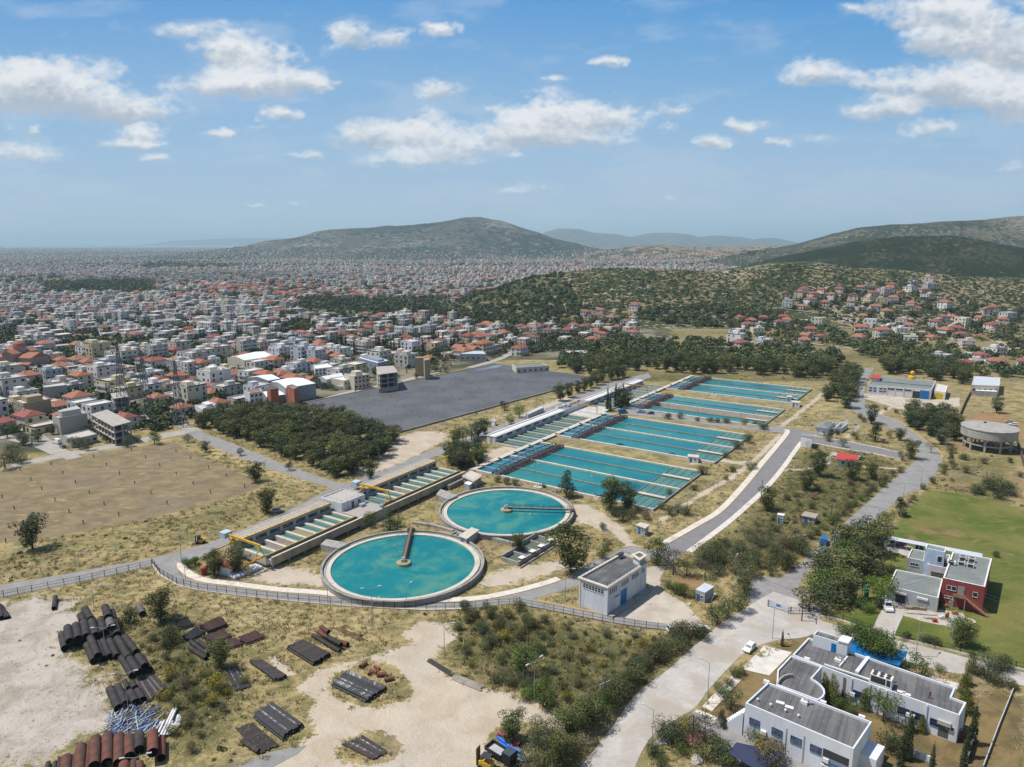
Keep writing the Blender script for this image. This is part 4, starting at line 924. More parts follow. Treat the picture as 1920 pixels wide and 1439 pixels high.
def truss(label, s0, s1):
 t = thing('truss_bridge', label, 'bridge', (*F2((s0 + s1) / 2, 11), .6), 0, 'dark truss bridges across the basins')
 n = 16
 for q in (9.7, 13.6):
  b = MB(); top = []
  for i in range(n + 1):
   s = s0 + (s1 - s0) * i / n; h = 1.0 + 1.9 * math.sin(math.pi * i / n) ** .5; top.append((*F2(s, q), h + .3))
  for i in range(n):
   b.bar(top[i], top[i + 1], .2, .22); s = s0 + (s1 - s0) * i / n; s2 = s0 + (s1 - s0) * (i + 1) / n
   b.bar((*F2(s, q), 1.0), (*F2(s2, q), 1.0), .22, .26); b.bar((*F2(s, q), 1.0), top[i], .14, .14)
   b.bar((*F2(s, q), 1.0), top[i + 1], .12, .12)
  b.build('truss', M_RUSTB, t)
 b = MB()
 for i in range(n + 1):
  s = s0 + (s1 - s0) * i / n; b.bar((*F2(s, 9.7), 1.0), (*F2(s, 13.6), 1.0), .15, .15)
  h = 1.3 + 1.9 * math.sin(math.pi * i / n) ** .5
  if 2 < i < n - 2 and i % 2 == 0: b.bar((*F2(s, 9.7), h), (*F2(s, 13.6), h), .12, .12)
 b.build('cross_beam', M_RUSTB, t)
 b = MB(); F2.box(b, s0, s1, 10.8, 12.4, 1.02, 1.1); b.build('deck', M_DSTEEL, t)
for (a, c), lb in zip(BS, ('dark iron truss bridge over the first basin, nearest round tank', 'dark iron truss bridge over the second basin, by the parked blue van', 'dark iron truss bridge over the third basin with drained lane', 'dark iron truss bridge over the farthest basin, by pines')): truss(lb, a - .5, c + .3)
for q in LOWER:
 F, a, c, t0, t1 = q; poly = [F(a, t0), F(a, t1), F(c, t1), F(c, t0)]; co = np.empty(len(gxf) * 3, np.float32); gme.vertices.foreach_get('co', co); co = co.reshape(-1, 3)
 co[pip(gxf, gyf, poly), 2] = -4.0; gme.vertices.foreach_set('co', co.ravel()); gme.update()
# small slabs with valves and small huts on the grass banks
for u, v, lb in ((1012, 913, 'pale slab with valves in front of the nearest basin, by the round tank'), (1160, 836, 'pale slab with valves on the grass bank before the second basin'), (1258, 854, 'pale slab with valves near the white pump hut'), (1123, 934, 'pale slab with valves beside the two tall pines'), (1340, 741, 'pale slab with blue valves before the farthest basin'), (1425, 750, 'pale slab with valves before the farthest basin, by its huts')):
 x, y = P(u, v); t = thing('valve_slab', lb, 'valve slab', (x, y, 0), F2.ang, 'valve slabs beside the basins')
 b = MB(); b.box((x, y, .15), (4.2, 3.6, .3), F2.ang); b.build('slab', M_CONCP, t)
 for k in range(3):
  b = MB(); c = (x + (k - 1) * 1.0, y + (k - 1) * .5); b.tube((*c, .3), (*c, 1.1), .16); b.tube((c[0], c[1] - .3, 1.0), (c[0], c[1] + .3, 1.0), .2); b.build('valve', M_BLUE, t)
for t in [o for o in COL.objects if o.name.startswith('valve_slab')]: t.rotation_euler = (0, 0, 0)
def hut(label, roofpx, z, wmat=None, rmat=None, over=.15, door=None, name='hut', z0=0.0):
 q = quadpx(roofpx, z); t = base_thing(name, label, 'hut', q)
 b = MB(); b.prism(inset(ccw(q), over), z0, z - .22, top=False); b.build('wall', wmat or M_WHITE, t)
 b = MB(); b.prism(q, z - .22, z, bot=True); b.build('roof', rmat or M_CONCP, t)
 i = inset(ccw(q), over)
 if door is not None:
  a, c = i[door], i[(door + 1) % len(i)]; L = edge(a, c)[3]
  panel(t, a, c, L * .3, 0, min(1.0, L * .3), 2.0, M_BLUEF); win(t, a, c, L * .7, 1.1, min(.9, L * .25), .7, 1, 1)
 return t
hut('small white pump hut on the bank, in front of the second basin', [(1289, 856), (1310, 858.5), (1311, 853.5), (1290, 851.5)], 2.6, door=0)
hut('small white hut at the near corner of the farthest basin', [(1483, 754), (1500, 756), (1501, 752.5), (1484, 751)], 2.6, door=0)
hut('small white hut standing on the wall of the farthest basin', [(1475, 744), (1484, 745), (1485, 742), (1476, 741.5)], 2.6, door=0)
hut('small pale hut with overhanging slab roof, right of the twin pines', [(1192, 984), (1210, 991), (1219, 984), (1201, 979.5)], 2.9, M_GREYW, M_CONCP, .35, 0)
hut('grey metal shed beside bushes, right of the white pump house', [(1304, 1105.5), (1322, 1111.5), (1339.5, 1100), (1321, 1093)], 3.0, M_GREYW, M_ZINC, .05, 0)
hut('narrow white hut with lean-to, in the shrubs right of kerbed road', [(1457, 965), (1470, 967.5), (1472, 963.5), (1459, 962)], 3.0, M_GREYW, M_WHITEC, .1, 0)
hut('squat concrete hut with tan roof, behind the blue van', [(1502, 966.5), (1529, 972), (1535, 964), (1509, 959)], 2.6, M_CONC, wm('tan_roof', (.36, .31, .26), .15, .5, .9), .3, 0)
hut('tall narrow white hut with grey roof at the road junction', [(1501.5, 817), (1524, 821), (1525.5, 814.5), (1505, 811)], 5.0, M_WHITE, wm('grey_roof', (.27, .255, .23), .2, .5, .9), .12, None)
hut('small open-sided grey shed behind the near white hall', [(985, 776), (990, 777.5), (1020, 764), (1014, 762)], 2.6, M_GREYW, M_ZINC, .1, None)
hut('tiny white kiosk by the trees left of the white hall', [(920, 789), (928, 791), (931, 788.5), (924, 787)], 2.4, M_WHITE, M_GREYW, .1, None)
# twin flocculation pits next to the farther clarifier
t = thing('sludge_pit', 'row of open concrete pits with white-topped gates, below a pine', 'pits', (*P(1000, 1035), 0))
FP = Frame(P(972, 1062), P(1040, 1020));
b = MB(); L = FP.len
for x in (0, L * .27, L * .5, L * .77, L): FP.box(b, x - .2, x + .2, -6, 0, 0, 1.3)
FP.box(b, 0, L, -.25, .25, 0, 1.5); FP.box(b, 0, L * .5, -6.2, -5.8, 0, 1.8); FP.box(b, L * .5, L, -7.2, -6.8, 0, 1.8); FP.box(b, -1, L, 1.2, 1.5, 0, .5); b.build('wall', M_CONC, t)
b = MB(); FP.quad(b, 0, L, -6, 0, .35); b.build('water', wm('murky_water', (.12, .14, .11), .2, .4, .3), t)
for x in (.10, .38, .62, .88):
 b = MB(); FP.box(b, L * x - 1.0, L * x + 1.0, -.9, .7, 2.0, 2.12); b.build('gate_cover', M_WHITEC, t)
 b = MB(); FP.box(b, L * x - .7, L * x + .7, -.7, .4, 1.3, 2.0); b.build('gate', M_DSTEEL, t)
b = MB(); railing(b, [FP(L * .5, -7), FP(L, -7), FP(L, -1)], 1.7, .9, 1.2, .025); b.build('railing', M_DSTEEL, t)
# ====== covered reservoir and buried reservoir vents
RES = [(546, 763), (750, 811.5), (1121, 711), (928, 684)]
rp = PL(RES); t = base_thing('covered_reservoir', 'wide dark grey sheet-covered reservoir between town and basins', 'reservoir', rp)
b = MB(); b.prism(rp, 0, .55); m_, nt_, bs_ = newmat('dark_membrane'); p_ = nt_.node('ShaderNodeNewGeometry').outputs['Position']
w_ = nt_.node('ShaderNodeMapping', {'Vector': p_, 'Rotation': (0, 0, R(-52)), 'Scale': (1, 1, 1)}).outputs[0]
wv = nt_.node('ShaderNodeTexWave', {'Vector': w_, 'Scale': .11, 'Distortion': .4, 'Detail': 2.0}).outputs['Fac']
o_ = nt_.mix(nt_.step(nt_.noise(p_, .05, 5, .6), .35, .65), (.076, .077, .082), (.112, .112, .117)); o_ = nt_.mix(nt_.math('MULTIPLY', nt_.step(wv, .86, 1), .4), o_, (.05, .05, .055)); o_ = nt_.mix(nt_.math('MULTIPLY', nt_.step(nt_.noise(p_, .09, 5, .7, 1.0), .66, .72), .7), o_, (.22, .19, .16))
nt_.l.new(o_, bs_.inputs['Base Color']); bs_.inputs['Roughness'].default_value = .7
b.build('cover', m_, t); b = MB(); b.ring(inset(ccw(rp), -.8), ccw(rp), 0, .9); b.build('rim', M_CONCD, t)
pd = quadpx([(884, 697), (930, 690), (944, 685), (929, 685)], .56); b = MB(); b.sheet(pd, .57); b.build('puddle', wm('rain_puddle', (.13, .17, .22), .2, .1, .15, spec=.6), t)
VM = MB(); VM.tube((0, 0, 0), (0, 0, .62), .12, .12, 8); VM.tube((0, 0, .55), (0, 0, .75), .2, .15, 8)
v0 = VM.build('vent_pipe', wm('dark_vent', (.06, .065, .075), .2, 2, .6)); tag(v0, 'vent', 'vent pipe', 'vent pipes on the dark reservoir cover')
items = []; A, B, C, D = [Vector(p) for p in rp]; nr = 0
for j in range(1, 7):
 for i in range(1, 14):
  a = (i + (.5 if j % 2 else 0)) / 14; bb = j / 7
  q = (A * (1 - a) + D * a) * (1 - bb) + (B * (1 - a) + C * a) * bb; o = v0 if nr == 0 else dup(v0, (0, 0, 0)); o.location = (q.x, q.y, .55); nr += 1
  row = ['', 'row nearest the town', 'second row from the town', 'third row from the town', 'third row from the basins', 'second row from the basins', 'row nearest the basins'][j]
  o['label'] = f'vent pipe on grey reservoir cover, {row}, ' + ('leftmost' if i == 1 else f'{ordn(i - 1)} from left')
v0 = VM.build('vent_pipe', wm('grey_vent', (.12, .125, .13), .2, 2, .7)); tag(v0, 'vent', 'vent pipe', 'vent pipes in the brown field')
FV = [(15, 693), (137, 508), (210, 573), (283, 637), (372, 713), (467, 790), (563, 866), (97, 770), (40, 993), (347, 470), (425, 530), (510, 592), (603, 663), (704, 740), (803, 812), (632, 418), (719, 473), (807, 533), (910, 597), (1019, 663), (1128, 733), (888, 372), (982, 423), (1078, 476), (1190, 537), (1304, 602), (1420, 660), (1188, 380), (1288, 431), (1407, 491), (1528, 548), (1650, 620)]
FV = sorted([(u / 3.598, 740 + (v + 8) / 3.598) for u, v in FV], key=lambda q: q[1])
VR = [o for o in (v0,)]
for r in range(0, 32, 4):
 for k, (u, v) in enumerate(sorted(FV[r:r + 4])):
  o = v0 if r == 0 and k == 0 else dup(v0, (0, 0, 0)); x, y = P(u, v); o.location = (x, y, 0); o.scale = (1.3, 1.3, 1.9)
  o['label'] = 'vent pipe in the brown field, ' + ['row nearest the town', 'second row from the town', 'third row from the town', 'fourth row from the town', 'fourth row from the road', 'third row from the road', 'second row from the road', 'row nearest the road'][r // 4] + ', ' + ['leftmost', 'second from the left', 'third from the left', 'rightmost'][k]
# ====== white pump house
ph = [P(1086, 1082.2, 8), P(1139.5, 1101, 8), P(1213, 1053.7, 8), P(1167, 1037, 8)]
# square the plan up about its front corner
t = base_thing('pump_house', 'tall white two-tone pump house with blue door and dark flat roof', 'pump house', ph)
p, ww, rr = shell(t, ph, 0, 7.6, M_WHITE, M_ROOFD, .35, .35, M_CREAM)
A_, B_, C_, D_ = ph
Lf = edge(A_, B_)[3]; Ls = edge(B_, C_)[3]
for i in range(7): win(t, A_, B_, Lf * (.19 + .105 * i), 5.6, .62, 1.25, 1, 2, fr=.06)
for g0, n in ((.055, 4), (.345, 4), (.60, 4), (.855, 2)):
 for i in range(n): win(t, B_, C_, Ls * (g0 + .048 * i) + .2, 5.6, .55, 1.25, 1, 2, fr=.06)
panel(t, B_, C_, Ls * .40, .3, Ls * .155, 4.2, M_BLUE); panel(t, B_, C_, Ls * .255, 3.7, Ls * .14, .35, M_BLUE, 'door_rail', .1)
panel(t, B_, C_, Ls * .255, .3, Ls * .13, 3.4, M_WHITEC, 'sliding_panel', .05)
for a in (.0, .28, .56, .83): panel(t, B_, C_, Ls * a + .35, 0, .35, 7.2, M_WHITE, 'pilaster', .12)
for a in (.0, .955): panel(t, A_, B_, Lf * a + .3, 0, .45, 7.2, M_WHITE, 'pilaster', .12)
b = MB(); q = inset(ccw(ph), -.3); b.ring(q, inset(ccw(ph), .02), 7.65, 7.95); b.build('cornice', M_CREAM, t)
b = MB(); q = inset(ccw(ph), .25); railing(b, [*q, q[0]], 8.0, .9, 1.5, .028); b.build('railing', wm('blue_rail', (.05, .09, .22), .1, 1, .5), t)
e = inset(ccw(ph), -.02); a1 = Vector(B_); a2 = Vector(C_); dn = (a2 - a1).normalized(); nn = Vector((dn.y, -dn.x))
b = MB(); b.prism([tuple(a1 + nn * .0), tuple(a1 + nn * 1.7), tuple(a2 + nn * 1.7), tuple(a2)], 0, .55); b.build('loading_kerb', M_CONC, t)
q = quadpx([(1199, 1056.5), (1209.5, 1049.5), (1199, 1044), (1187, 1048.5)], 8.6); b = MB(); b.prism(q, 7.5, 9.6, top=False); s_ = b.build('stair_hood', M_WHITE, t)
b = MB(); b.prism(inset(ccw(q), -.45), 9.6, 9.9, bot=True); b.build('hood_roof', M_CREAM, s_); b = MB(); b.prism(inset(ccw(q), .3), 9.9, 9.94); b.build('hood_felt', M_ROOFD, s_)
x, y = P(1163, 1046, 7.7); b = MB(); b.bar((x, y, 7.7), (x, y, 8.7), .2, .2); b.box((x, y, 8.8), (2.2, 1.0, .25), .8); b.build('roof_unit', M_DSTEEL, t)
# ====== white laboratory block in the foreground right
t = thing('laboratory', 'sprawling white laboratory with dark flat roofs, blue windows and curved wing', 'laboratory', (*P(1560, 1330), 0))
M_LAB = wm('bright_white_render', (.64, .655, .69), .08, .35, .85, stain=(.50, .50, .51), samt=.35, sscale=.5, streak=True); _n = NT(M_ROOFD); _b = _n.n['Principled BSDF']; _c = _b.inputs['Base Color'].links[0].from_socket; _v = _n.node('ShaderNodeMapping', {'Vector': _n.node('ShaderNodeNewGeometry').outputs['Position'], 'Rotation': (0, 0, R(33))}).outputs[0]; _w = _n.node('ShaderNodeTexWave', {'Vector': _v, 'Scale': .32, 'Distortion': .5, 'Detail': 3.0, 'Detail Scale': .6}).outputs['Fac']; _q = _n.noise(_n.node('ShaderNodeMapping', {'Vector': _v, 'Scale': (1, .08, 1)}).outputs[0], .7, 4, .6); _n.l.new(_n.mix(_n.math('MULTIPLY', _n.step(_q, .45, .65), .55), _n.mix(_n.math('MULTIPLY', _n.step(_w, .88, .98), .5), _c, (.05, .05, .052)), (.19, .188, .18)), _b.inputs['Base Color'])
HF = 6.6
f1 = [P(1397.5, 1318.5, HF + .45), P(1600.7, 1405, HF + .45), P(1635, 1354, HF + .45), P(1440, 1279.5, HF + .45)]
shell(t, f1, 0, HF, M_LAB, M_ROOFD, .42, .28, M_LAB)
Lf = edge(f1[0], f1[1])[3]
for s in (.105, .325, .505, .685): win(t, f1[0], f1[1], Lf * s, 3.2, 1.9, 1.35, 3, 2, M_BLUEF, wm('curtained_glass', (.13, .135, .14), .8, 1.2, .2), fr=.06)
panel(t, f1[0], f1[1], Lf * .86, 1.6, Lf * .225, 3.2, M_SHADE, 'loggia', .03); panel(t, f1[0], f1[1], Lf * .86, 1.5, Lf * .235, .25, M_LAB, 'loggia_sill', .3); panel(t, f1[0], f1[1], Lf * .86, 2.5, Lf * .225, .12, M_BLUEF, 'loggia_rail', .18)  # the loggia's inner shade is a dark sheet on the wall
panel(t, f1[0], f1[1], Lf * .86, 1.8, Lf * .21, 1.5, wm('loggia_wall', (.22, .26, .33), .1, 1, .8), 'loggia_back', .05)
for s in (.20, .41, .575, .78): panel(t, f1[0], f1[1], Lf * s, 2.4 if s in (.20, .78) else .2, 1.0 if s in (.20, .78) else .14, .75 if s in (.20, .78) else 5.4, M_WHITEC if s in (.20, .78) else M_GREYW, 'air_conditioner' if s in (.20, .78) else 'drainpipe', .4 if s in (.20, .78) else .12)
b = MB(); A, d, n, L = edge(f1[0], f1[1])
for k in range(9):
 p0 = A - d * (.5 + .42 * k); b.box((p0.x - n.x * 1.2, p0.y - n.y * 1.2, (HF - 1.9 - .5 * k) / 2), (.44, 2.4, max(.2, HF - 1.9 - .5 * k)), math.atan2(d.y, d.x))
b.build('outside_stair', M_LAB, t)
side = [(Vector(f1[1]) + (Vector(f1[2]) - Vector(f1[1])) * k) for k in (.45, .95)]; dn = Vector((d.x, d.y)); sp = [tuple(side[0]), tuple(side[0] + dn * 2.6), tuple(side[1] + dn * 2.6), tuple(side[1])]
b = MB(); b.prism(sp, 0, 3.6); b.build('side_annexe', M_LAB, t)
HM2 = 6.9
mid = [P(1457.6, 1257, HM2 + .3), P(1483, 1230, HM2 + .3), P(1542, 1250.5, HM2 + .3), P(1522.5, 1273, HM2 + .3), P(1531, 1278, HM2 + .3), P(1540, 1285, HM2 + .3), P(1546, 1293, HM2 + .3), P(1547, 1301, HM2 + .3), P(1543, 1308, HM2 + .3), P(1534, 1313.5, HM2 + .3), P(1456, 1284.5, HM2 + .3)]
shell(t, mid, 0, HM2, M_LAB, M_ROOFD, .32, .28, M_LAB, 'curved_wing_wall', 'curved_wing_roof')
arc = [P(u, v, HM2 + .3) for u, v in ((1458.5, 1284), (1460, 1279), (1464, 1274.5), (1470, 1270.5), (1478, 1268), (1487, 1267.5))]
b = MB()
for a, c in zip(arc, arc[1:]): b.bar((*a, HM2 + .35), (*c, HM2 + .35), .3, .75)
b.build('curved_parapet', wm('tan_parapet', (.36, .32, .28), .15, .6, .9), t)
HB = 5.4
bk = [P(1485.7, 1228.5, HB + .4), P(1592, 1269, HB + .4), P(1799.3, 1342.3, HB + .4), P(1812, 1318, HB + .4), P(1784.3, 1308, HB + .4), P(1791.8, 1289.5, HB + .4), P(1629, 1233.5, HB + .4), P(1515.7, 1196.2, HB + .4)]
shell(t, bk, 0, HB, M_LAB, M_ROOFD, .4, .3, M_LAB, 'rear_wing_wall', 'rear_wing_roof')
a, c = bk[1], bk[2]; Lb = edge(a, c)[3]
for s, w in ((.095, 1.6), (.175, 1.6), (.53, 2.0), (.655, 2.2), (.805, 1.5)): win(t, a, c, Lb * s, 1.9, w, 1.4, 3 if w > 1.7 else 2, 2, M_BLUEF, M_GLASS, fr=.06)
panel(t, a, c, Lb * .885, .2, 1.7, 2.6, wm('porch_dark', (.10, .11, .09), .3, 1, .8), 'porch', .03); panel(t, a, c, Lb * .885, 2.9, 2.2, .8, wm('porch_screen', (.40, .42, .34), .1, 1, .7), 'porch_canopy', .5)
for s in (.925, .955): win(t, a, c, Lb * s, 2.3, .6, .6, 1, 1)
for s in (.03, .205, .29, .36, .725): panel(t, a, c, Lb * s, 0, .25, HB + .3, M_LAB, 'pilaster', .2)
for s in (.05, .58, .61): panel(t, a, c, Lb * s, 2.0, .95, .7, M_WHITEC, 'air_conditioner', .42)
a2_, c2_ = bk[0], bk[1]; panel(t, a2_, c2_, edge(a2_, c2_)[3] * .93, .1, .35, HB - .2, wm('brown_pipe', (.25, .16, .10), .2, 1, .8), 'drainpipe', .2)
def rbeam(p0, p1, z0, h, w, mat, name, par):
 b = MB(); b.bar((*P(*p0, HB), z0), (*P(*p1, HB), z0), w, h); return b.build(name, mat, par)
rbeam((1628, 1234.5), (1606, 1263), HB + .2, .5, .7, M_LAB, 'roof_curb', t); rbeam((1589, 1233), (1574, 1251), HB + .15, .4, .3, M_LAB, 'roof_curb', t); rbeam((1545, 1249), (1640, 1281), HB + .35, .3, .35, M_WHITEC, 'roof_pipe', t)
pq = [P(1523, 1211, HB), P(1572, 1226, HB), P(1579, 1216.5, HB), P(1531, 1202.5, HB)]
shell(t, pq, HB - .2, HB + 2.3, M_LAB, M_ROOFD, .25, .2, M_LAB, 'penthouse_wall', 'penthouse_roof'); panel(t, pq[0], pq[1], edge(pq[0], pq[1])[3] * .80, HB, .95, 2.0, M_BLUE)
pq = [P(1570, 1225.5, HB), P(1587, 1230.3, HB), P(1594, 1220.5, HB), P(1578, 1216, HB)]
b = MB(); b.prism(pq, HB - .2, HB + 2.9); b.build('stair_tower', M_LAB, t); b = MB(); b.prism(inset(ccw(pq), -.15), HB + 2.9, HB + 3.1, bot=True); b.build('tower_roof', wm('bright_white_roof', (.74, .74, .73), .05, 1, .8), t)
def ontop(name, label, cat, u, v, z, group=None): return thing(name, label, cat, (*P(u, v, z), z), 0, group)
o = ontop('chiller', 'large white rooftop chiller with six round fans on the laboratory', 'chiller', 1652, 1283, HB); c = root_loc(o); an = math.atan2(edge(a, c2_ if False else bk[2])[1].y, edge(bk[1], bk[2])[1].x)
def rbox(par, name, dx, dy, z, sx, sy, sz, mat, ang=None, cc=None):
 cc = cc or c; g = an if ang is None else ang; b = MB(); b.box((cc.x + dx * math.cos(g) - dy * math.sin(g), cc.y + dx * math.sin(g) + dy * math.cos(g), cc.z + z), (sx, sy, sz), g); return b.build(name, mat, par)
rbox(o, 'casing', 0, 0, 1.15, 3.9, 1.9, 1.7, M_WHITEC); rbox(o, 'coil', -.45, -.96, 1.15, 2.6, .06, 1.3, M_DSTEEL); rbox(o, 'coil', 1.4, -.96, 1.15, .7, .06, 1.3, M_DSTEEL); rbox(o, 'skid', 0, 0, .17, 4.1, 2.0, .34, M_WHITEC)
for i in range(3):
 for j in (-1, 1):
  g = an; x = c.x + (i - 1) * 1.2 * math.cos(g) - j * .48 * math.sin(g); y = c.y + (i - 1) * 1.2 * math.sin(g) + j * .48 * math.cos(g)
  b = MB(); b.tube((x, y, c.z + 2.0), (x, y, c.z + 2.12), .43, .43, 16); b.build('fan', M_DSTEEL, o)
for k, (u, v, z, lb) in enumerate(((1508, 1321, HF, 'white tangle of rooftop ducts in mid front laboratory roof'), (1571, 1242, HB, 'white tangle of rooftop ducts on the rear roof, below blue door'), (1513, 1239, HB, 'white ventilation box on the roof edge by the curved wing'), (1543, 1320.5, HF, 'white unit on back parapet of front roof, beside curved wing'), (1615.5, 1348, HF, 'white unit on back parapet of front roof, at its right end'), (1437, 1282, HF, 'white unit on back left corner of the front laboratory roof'))):
 o = ontop('roof_unit', lb, 'roof unit', u, v, z); cc = root_loc(o);
 rbox(o, 'casing', 0, 0, .35, 1.1, .6, .6, M_WHITEC, None, cc)
 if k < 2: rbox(o, 'duct', .9, .2, .3, 1.3, .3, .3, M_STEEL, an + .5, cc); rbox(o, 'duct', -.6, .5, .3, .3, 1.2, .3, M_WHITEC, an, cc); rbox(o, 'fan_box', .2, .7, .5, .6, .6, .6, M_STEEL, an, cc)
 else: rbox(o, 'foot', 0, 0, .04, 1.2, .8, .08, M_STEEL, None, cc)
for u, v, z, lb in ((1463, 1318, HF, 'white board lying on the front laboratory roof, upper of two'), (1480, 1326.5, HF, 'white board lying on the front laboratory roof, lower of two'), (1690, 1298, HB, 'white sheet lying on the rear laboratory roof, left one'), (1700, 1302.5, HB, 'white sheet lying on the rear laboratory roof, right one')):
 x, y = P(u, v, z); b = MB(); b.box((x, y, z + .06), (1.5 if v > 1310 else 1.4, .8, .08), an + .2); tag(b.build('roof_board', M_WHITEC, None, (x, y, z)), lb, 'board')
for u, v, lb in ((1420.5, 1315, 'small white roof vent near the left end of front roof'), (1445, 1325, 'small white roof vent, second from left on front roof'), (1472.5, 1335.5, 'small white roof vent, third from left on front roof'), (1497, 1345.5, 'small white roof vent, rightmost on front roof')):
 x, y = P(u, v, HF); b = MB(); b.tube((x, y, HF - .02), (x, y, HF + .4), .12); b.tube((x, y, HF + .4), (x, y, HF + .6), .26, .2); tag(b.build('roof_vent', M_WHITEC, None, (x, y, HF)), lb, 'roof vent')
# blue carport roof behind, dark shade-net in front
def canopy(label, px, z, mat, n=4):
 q = quadpx(px, z); t = base_thing('canopy', label, 'canopy', q); b = MB(); b.prism(q, z - .06, z + .04, bot=True); b.build('cover', mat, t)
 for x, y in inset(ccw(q), .25): b = MB(); b.bar((x, y, 0), (x, y, z), .12, .12); b.build('post', M_STEEL, t)
 return t
canopy('bright blue carport roof half hidden by trees, behind the laboratory', [(1586, 1222), (1686, 1249), (1702, 1223), (1604, 1196)], 2.7, M_BLUE)
q = quadpx([(1365, 1412), (1428, 1450), (1470, 1412), (1381, 1392)], 3.0); t = base_thing('canopy', 'dark navy shade-net canopy at the bottom edge, below the laboratory', 'canopy', q)
cx_, cy_ = sum(p[0] for p in q) / 4, sum(p[1] for p in q) / 4; b = MB(); b.add([(*p, 3.0) for p in ccw(q)] + [(cx_, cy_, 4.1)], [(0, 1, 4), (1, 2, 4), (2, 3, 4), (3, 0, 4)]); b.build('net', wm('navy_net', (.035, .042, .085), .15, .5, .9), t)
for x, y in q: b = MB(); b.bar((x, y, 0), (x, y, 3), .1, .1); b.build('post', M_STEEL, t)
# garden walls
for pts, h, w, lb, mt in (([(1700, 1425), (1708, 1417), (1750, 1434)], 1.4, .3, 'low white garden wall at the bottom edge, below the laboratory', M_LAB), ([(1826, 1388), (1812, 1432)], 1.6, .35, 'low grey garden wall beside slim cypresses, lower right', M_CONC)):
 b = MB(); g = PL(pts)
 for a0, a1 in zip(g, g[1:]): b.bar((*a0, h / 2), (*a1, h / 2), w, h)
 tag(b.build('garden_wall', mt, None, (*g[0], 0)), lb, 'wall')
# ====== red, blue and grey service building
t = thing('service_building', 'red, pale blue and grey service building with green-grey roofs', 'service building', (*P(1765, 1110), 0))
def pq_(pts, z): return [P(u, v, z) for u, v in pts]
w1 = pq_([(1665, 1099), (1759.5, 1122), (1768, 1085.5), (1680, 1068)], 3.9); shell(t, w1, 0, 3.6, M_GREYW, M_ROOFG, .3, .3, M_WHITEC, 'workshop_wall', 'workshop_roof')
L = edge(w1[0], w1[1])[3]
panel(t, w1[0], w1[1], L * .27, 0, L * .2, 2.5, M_SHADE, 'garage_opening', .04); panel(t, w1[0], w1[1], L * .27, 2.5, L * .22, .5, M_WHITEC, 'shutter_box', .35); panel(t, w1[0], w1[1], L * .70, 0, L * .2, 2.5, wm('roller_shutter', (.33, .36, .37), .1, 2, .6), 'shutter', .06); panel(t, w1[0], w1[1], L * .70, 2.5, L * .22, .5, M_WHITEC, 'shutter_box', .35)  # garage opening: flat dark sheet, interior shade put into its colour
rd = pq_([(1768, 1084), (1847, 1101), (1860, 1048), (1786, 1035.5)], 7.2); shell(t, rd, 0, 6.9, M_RED, M_ROOFG, .3, .35, M_WHITEC, 'red_wall', 'red_block_roof')
L = edge(rd[0], rd[1])[3]
for s, z, w, h in ((.17, 4.4, .95, 1.1), (.29, 4.4, .95, 1.1), (.80, 4.0, .95, 1.2), (.14, 2.0, .75, .6), (.245, 2.0, .75, .6)): win(t, rd[0], rd[1], L * s, z, w, h, 1, 1, fr=.07)
panel(t, rd[0], rd[1], L * .465, 3.6, 1.5, 2.4, wm('grey_door', (.30, .29, .25), .1, 1, .7))
A, d, n, L = edge(rd[0], rd[1]); b = MB(); c0 = A + d * (L * .44) + n * .9; ang = math.atan2(d.y, d.x)
M_OXI = wm('red_oxide_stair', (.33, .17, .11), .2, 1, .8)
b.box((c0.x, c0.y, 3.5), (2.8, 1.7, .16), ang); b.box((c0.x + n.x * .85, c0.y + n.y * .85, 3.95), (2.8, .06, .9), ang); b.build('landing', M_OXI, t)
b = MB(); e0 = c0 + d * 1.4; e1 = e0 + d * 5.2 + n * .5
for q in (-.5, .5): b.bar((e0.x + n.x * q, e0.y + n.y * q, 3.4), (e1.x + n.x * q, e1.y + n.y * q, .1), .1, .25)
for k in range(13): f = k / 13; p0 = e0.lerp(e1, f); b.box((p0.x, p0.y, 3.4 - 3.3 * f), (.32, 1.0, .06), ang)
for q in (-.5, .5): b.bar((e0.x + n.x * q, e0.y + n.y * q, 4.3), (e1.x + n.x * q, e1.y + n.y * q, 1.0), .05, .05)
b.build('outside_stair', M_OXI, t)
for k in (-1.3, 1.3): b = MB(); pz = c0 + d * k + n * .8; b.bar((pz.x, pz.y, 0), (pz.x, pz.y, 3.5), .12, .12); b.build('stair_post', M_STEEL, t)
bl = pq_([(1735, 1028), (1772, 1036), (1774.7, 1028), (1738.4, 1020.6)], 8.8); shell(t, bl, 0, 8.5, M_LBLUE, M_ROOFG, .3, .25, M_WHITEC, 'blue_tower_wall', 'blue_tower_roof'); win(t, bl[0], bl[1], edge(bl[0], bl[1])[3] * .78, 5.6, 1.0, 1.7, 1, 1)
lw = pq_([(1701.4, 1046), (1733, 1052.4), (1736, 1034), (1709.3, 1029.3)], 3.9); shell(t, lw, 0, 3.6, M_GREYW, M_ROOFG, .3, .25, M_WHITEC, 'left_wing_wall', 'left_wing_roof'); win(t, lw[0], lw[1], edge(lw[0], lw[1])[3] * .45, 1.9, 2.0, .8, 3, 1)
mw = pq_([(1739, 1058.5), (1776, 1066), (1782, 1041), (1746, 1034)], 4.6); shell(t, mw, 0, 4.3, M_WHITE, M_ROOFG, .3, .25, M_WHITEC, 'middle_wall', 'middle_roof'); win(t, mw[0], mw[1], edge(mw[0], mw[1])[3] * .62, .5, 3.6, 2.3, 4, 3, wm('aged_frame', (.35, .3, .28), .1, 1, .8), wm('dusty_glass', (.12, .11, .11), .4, 1, .3))
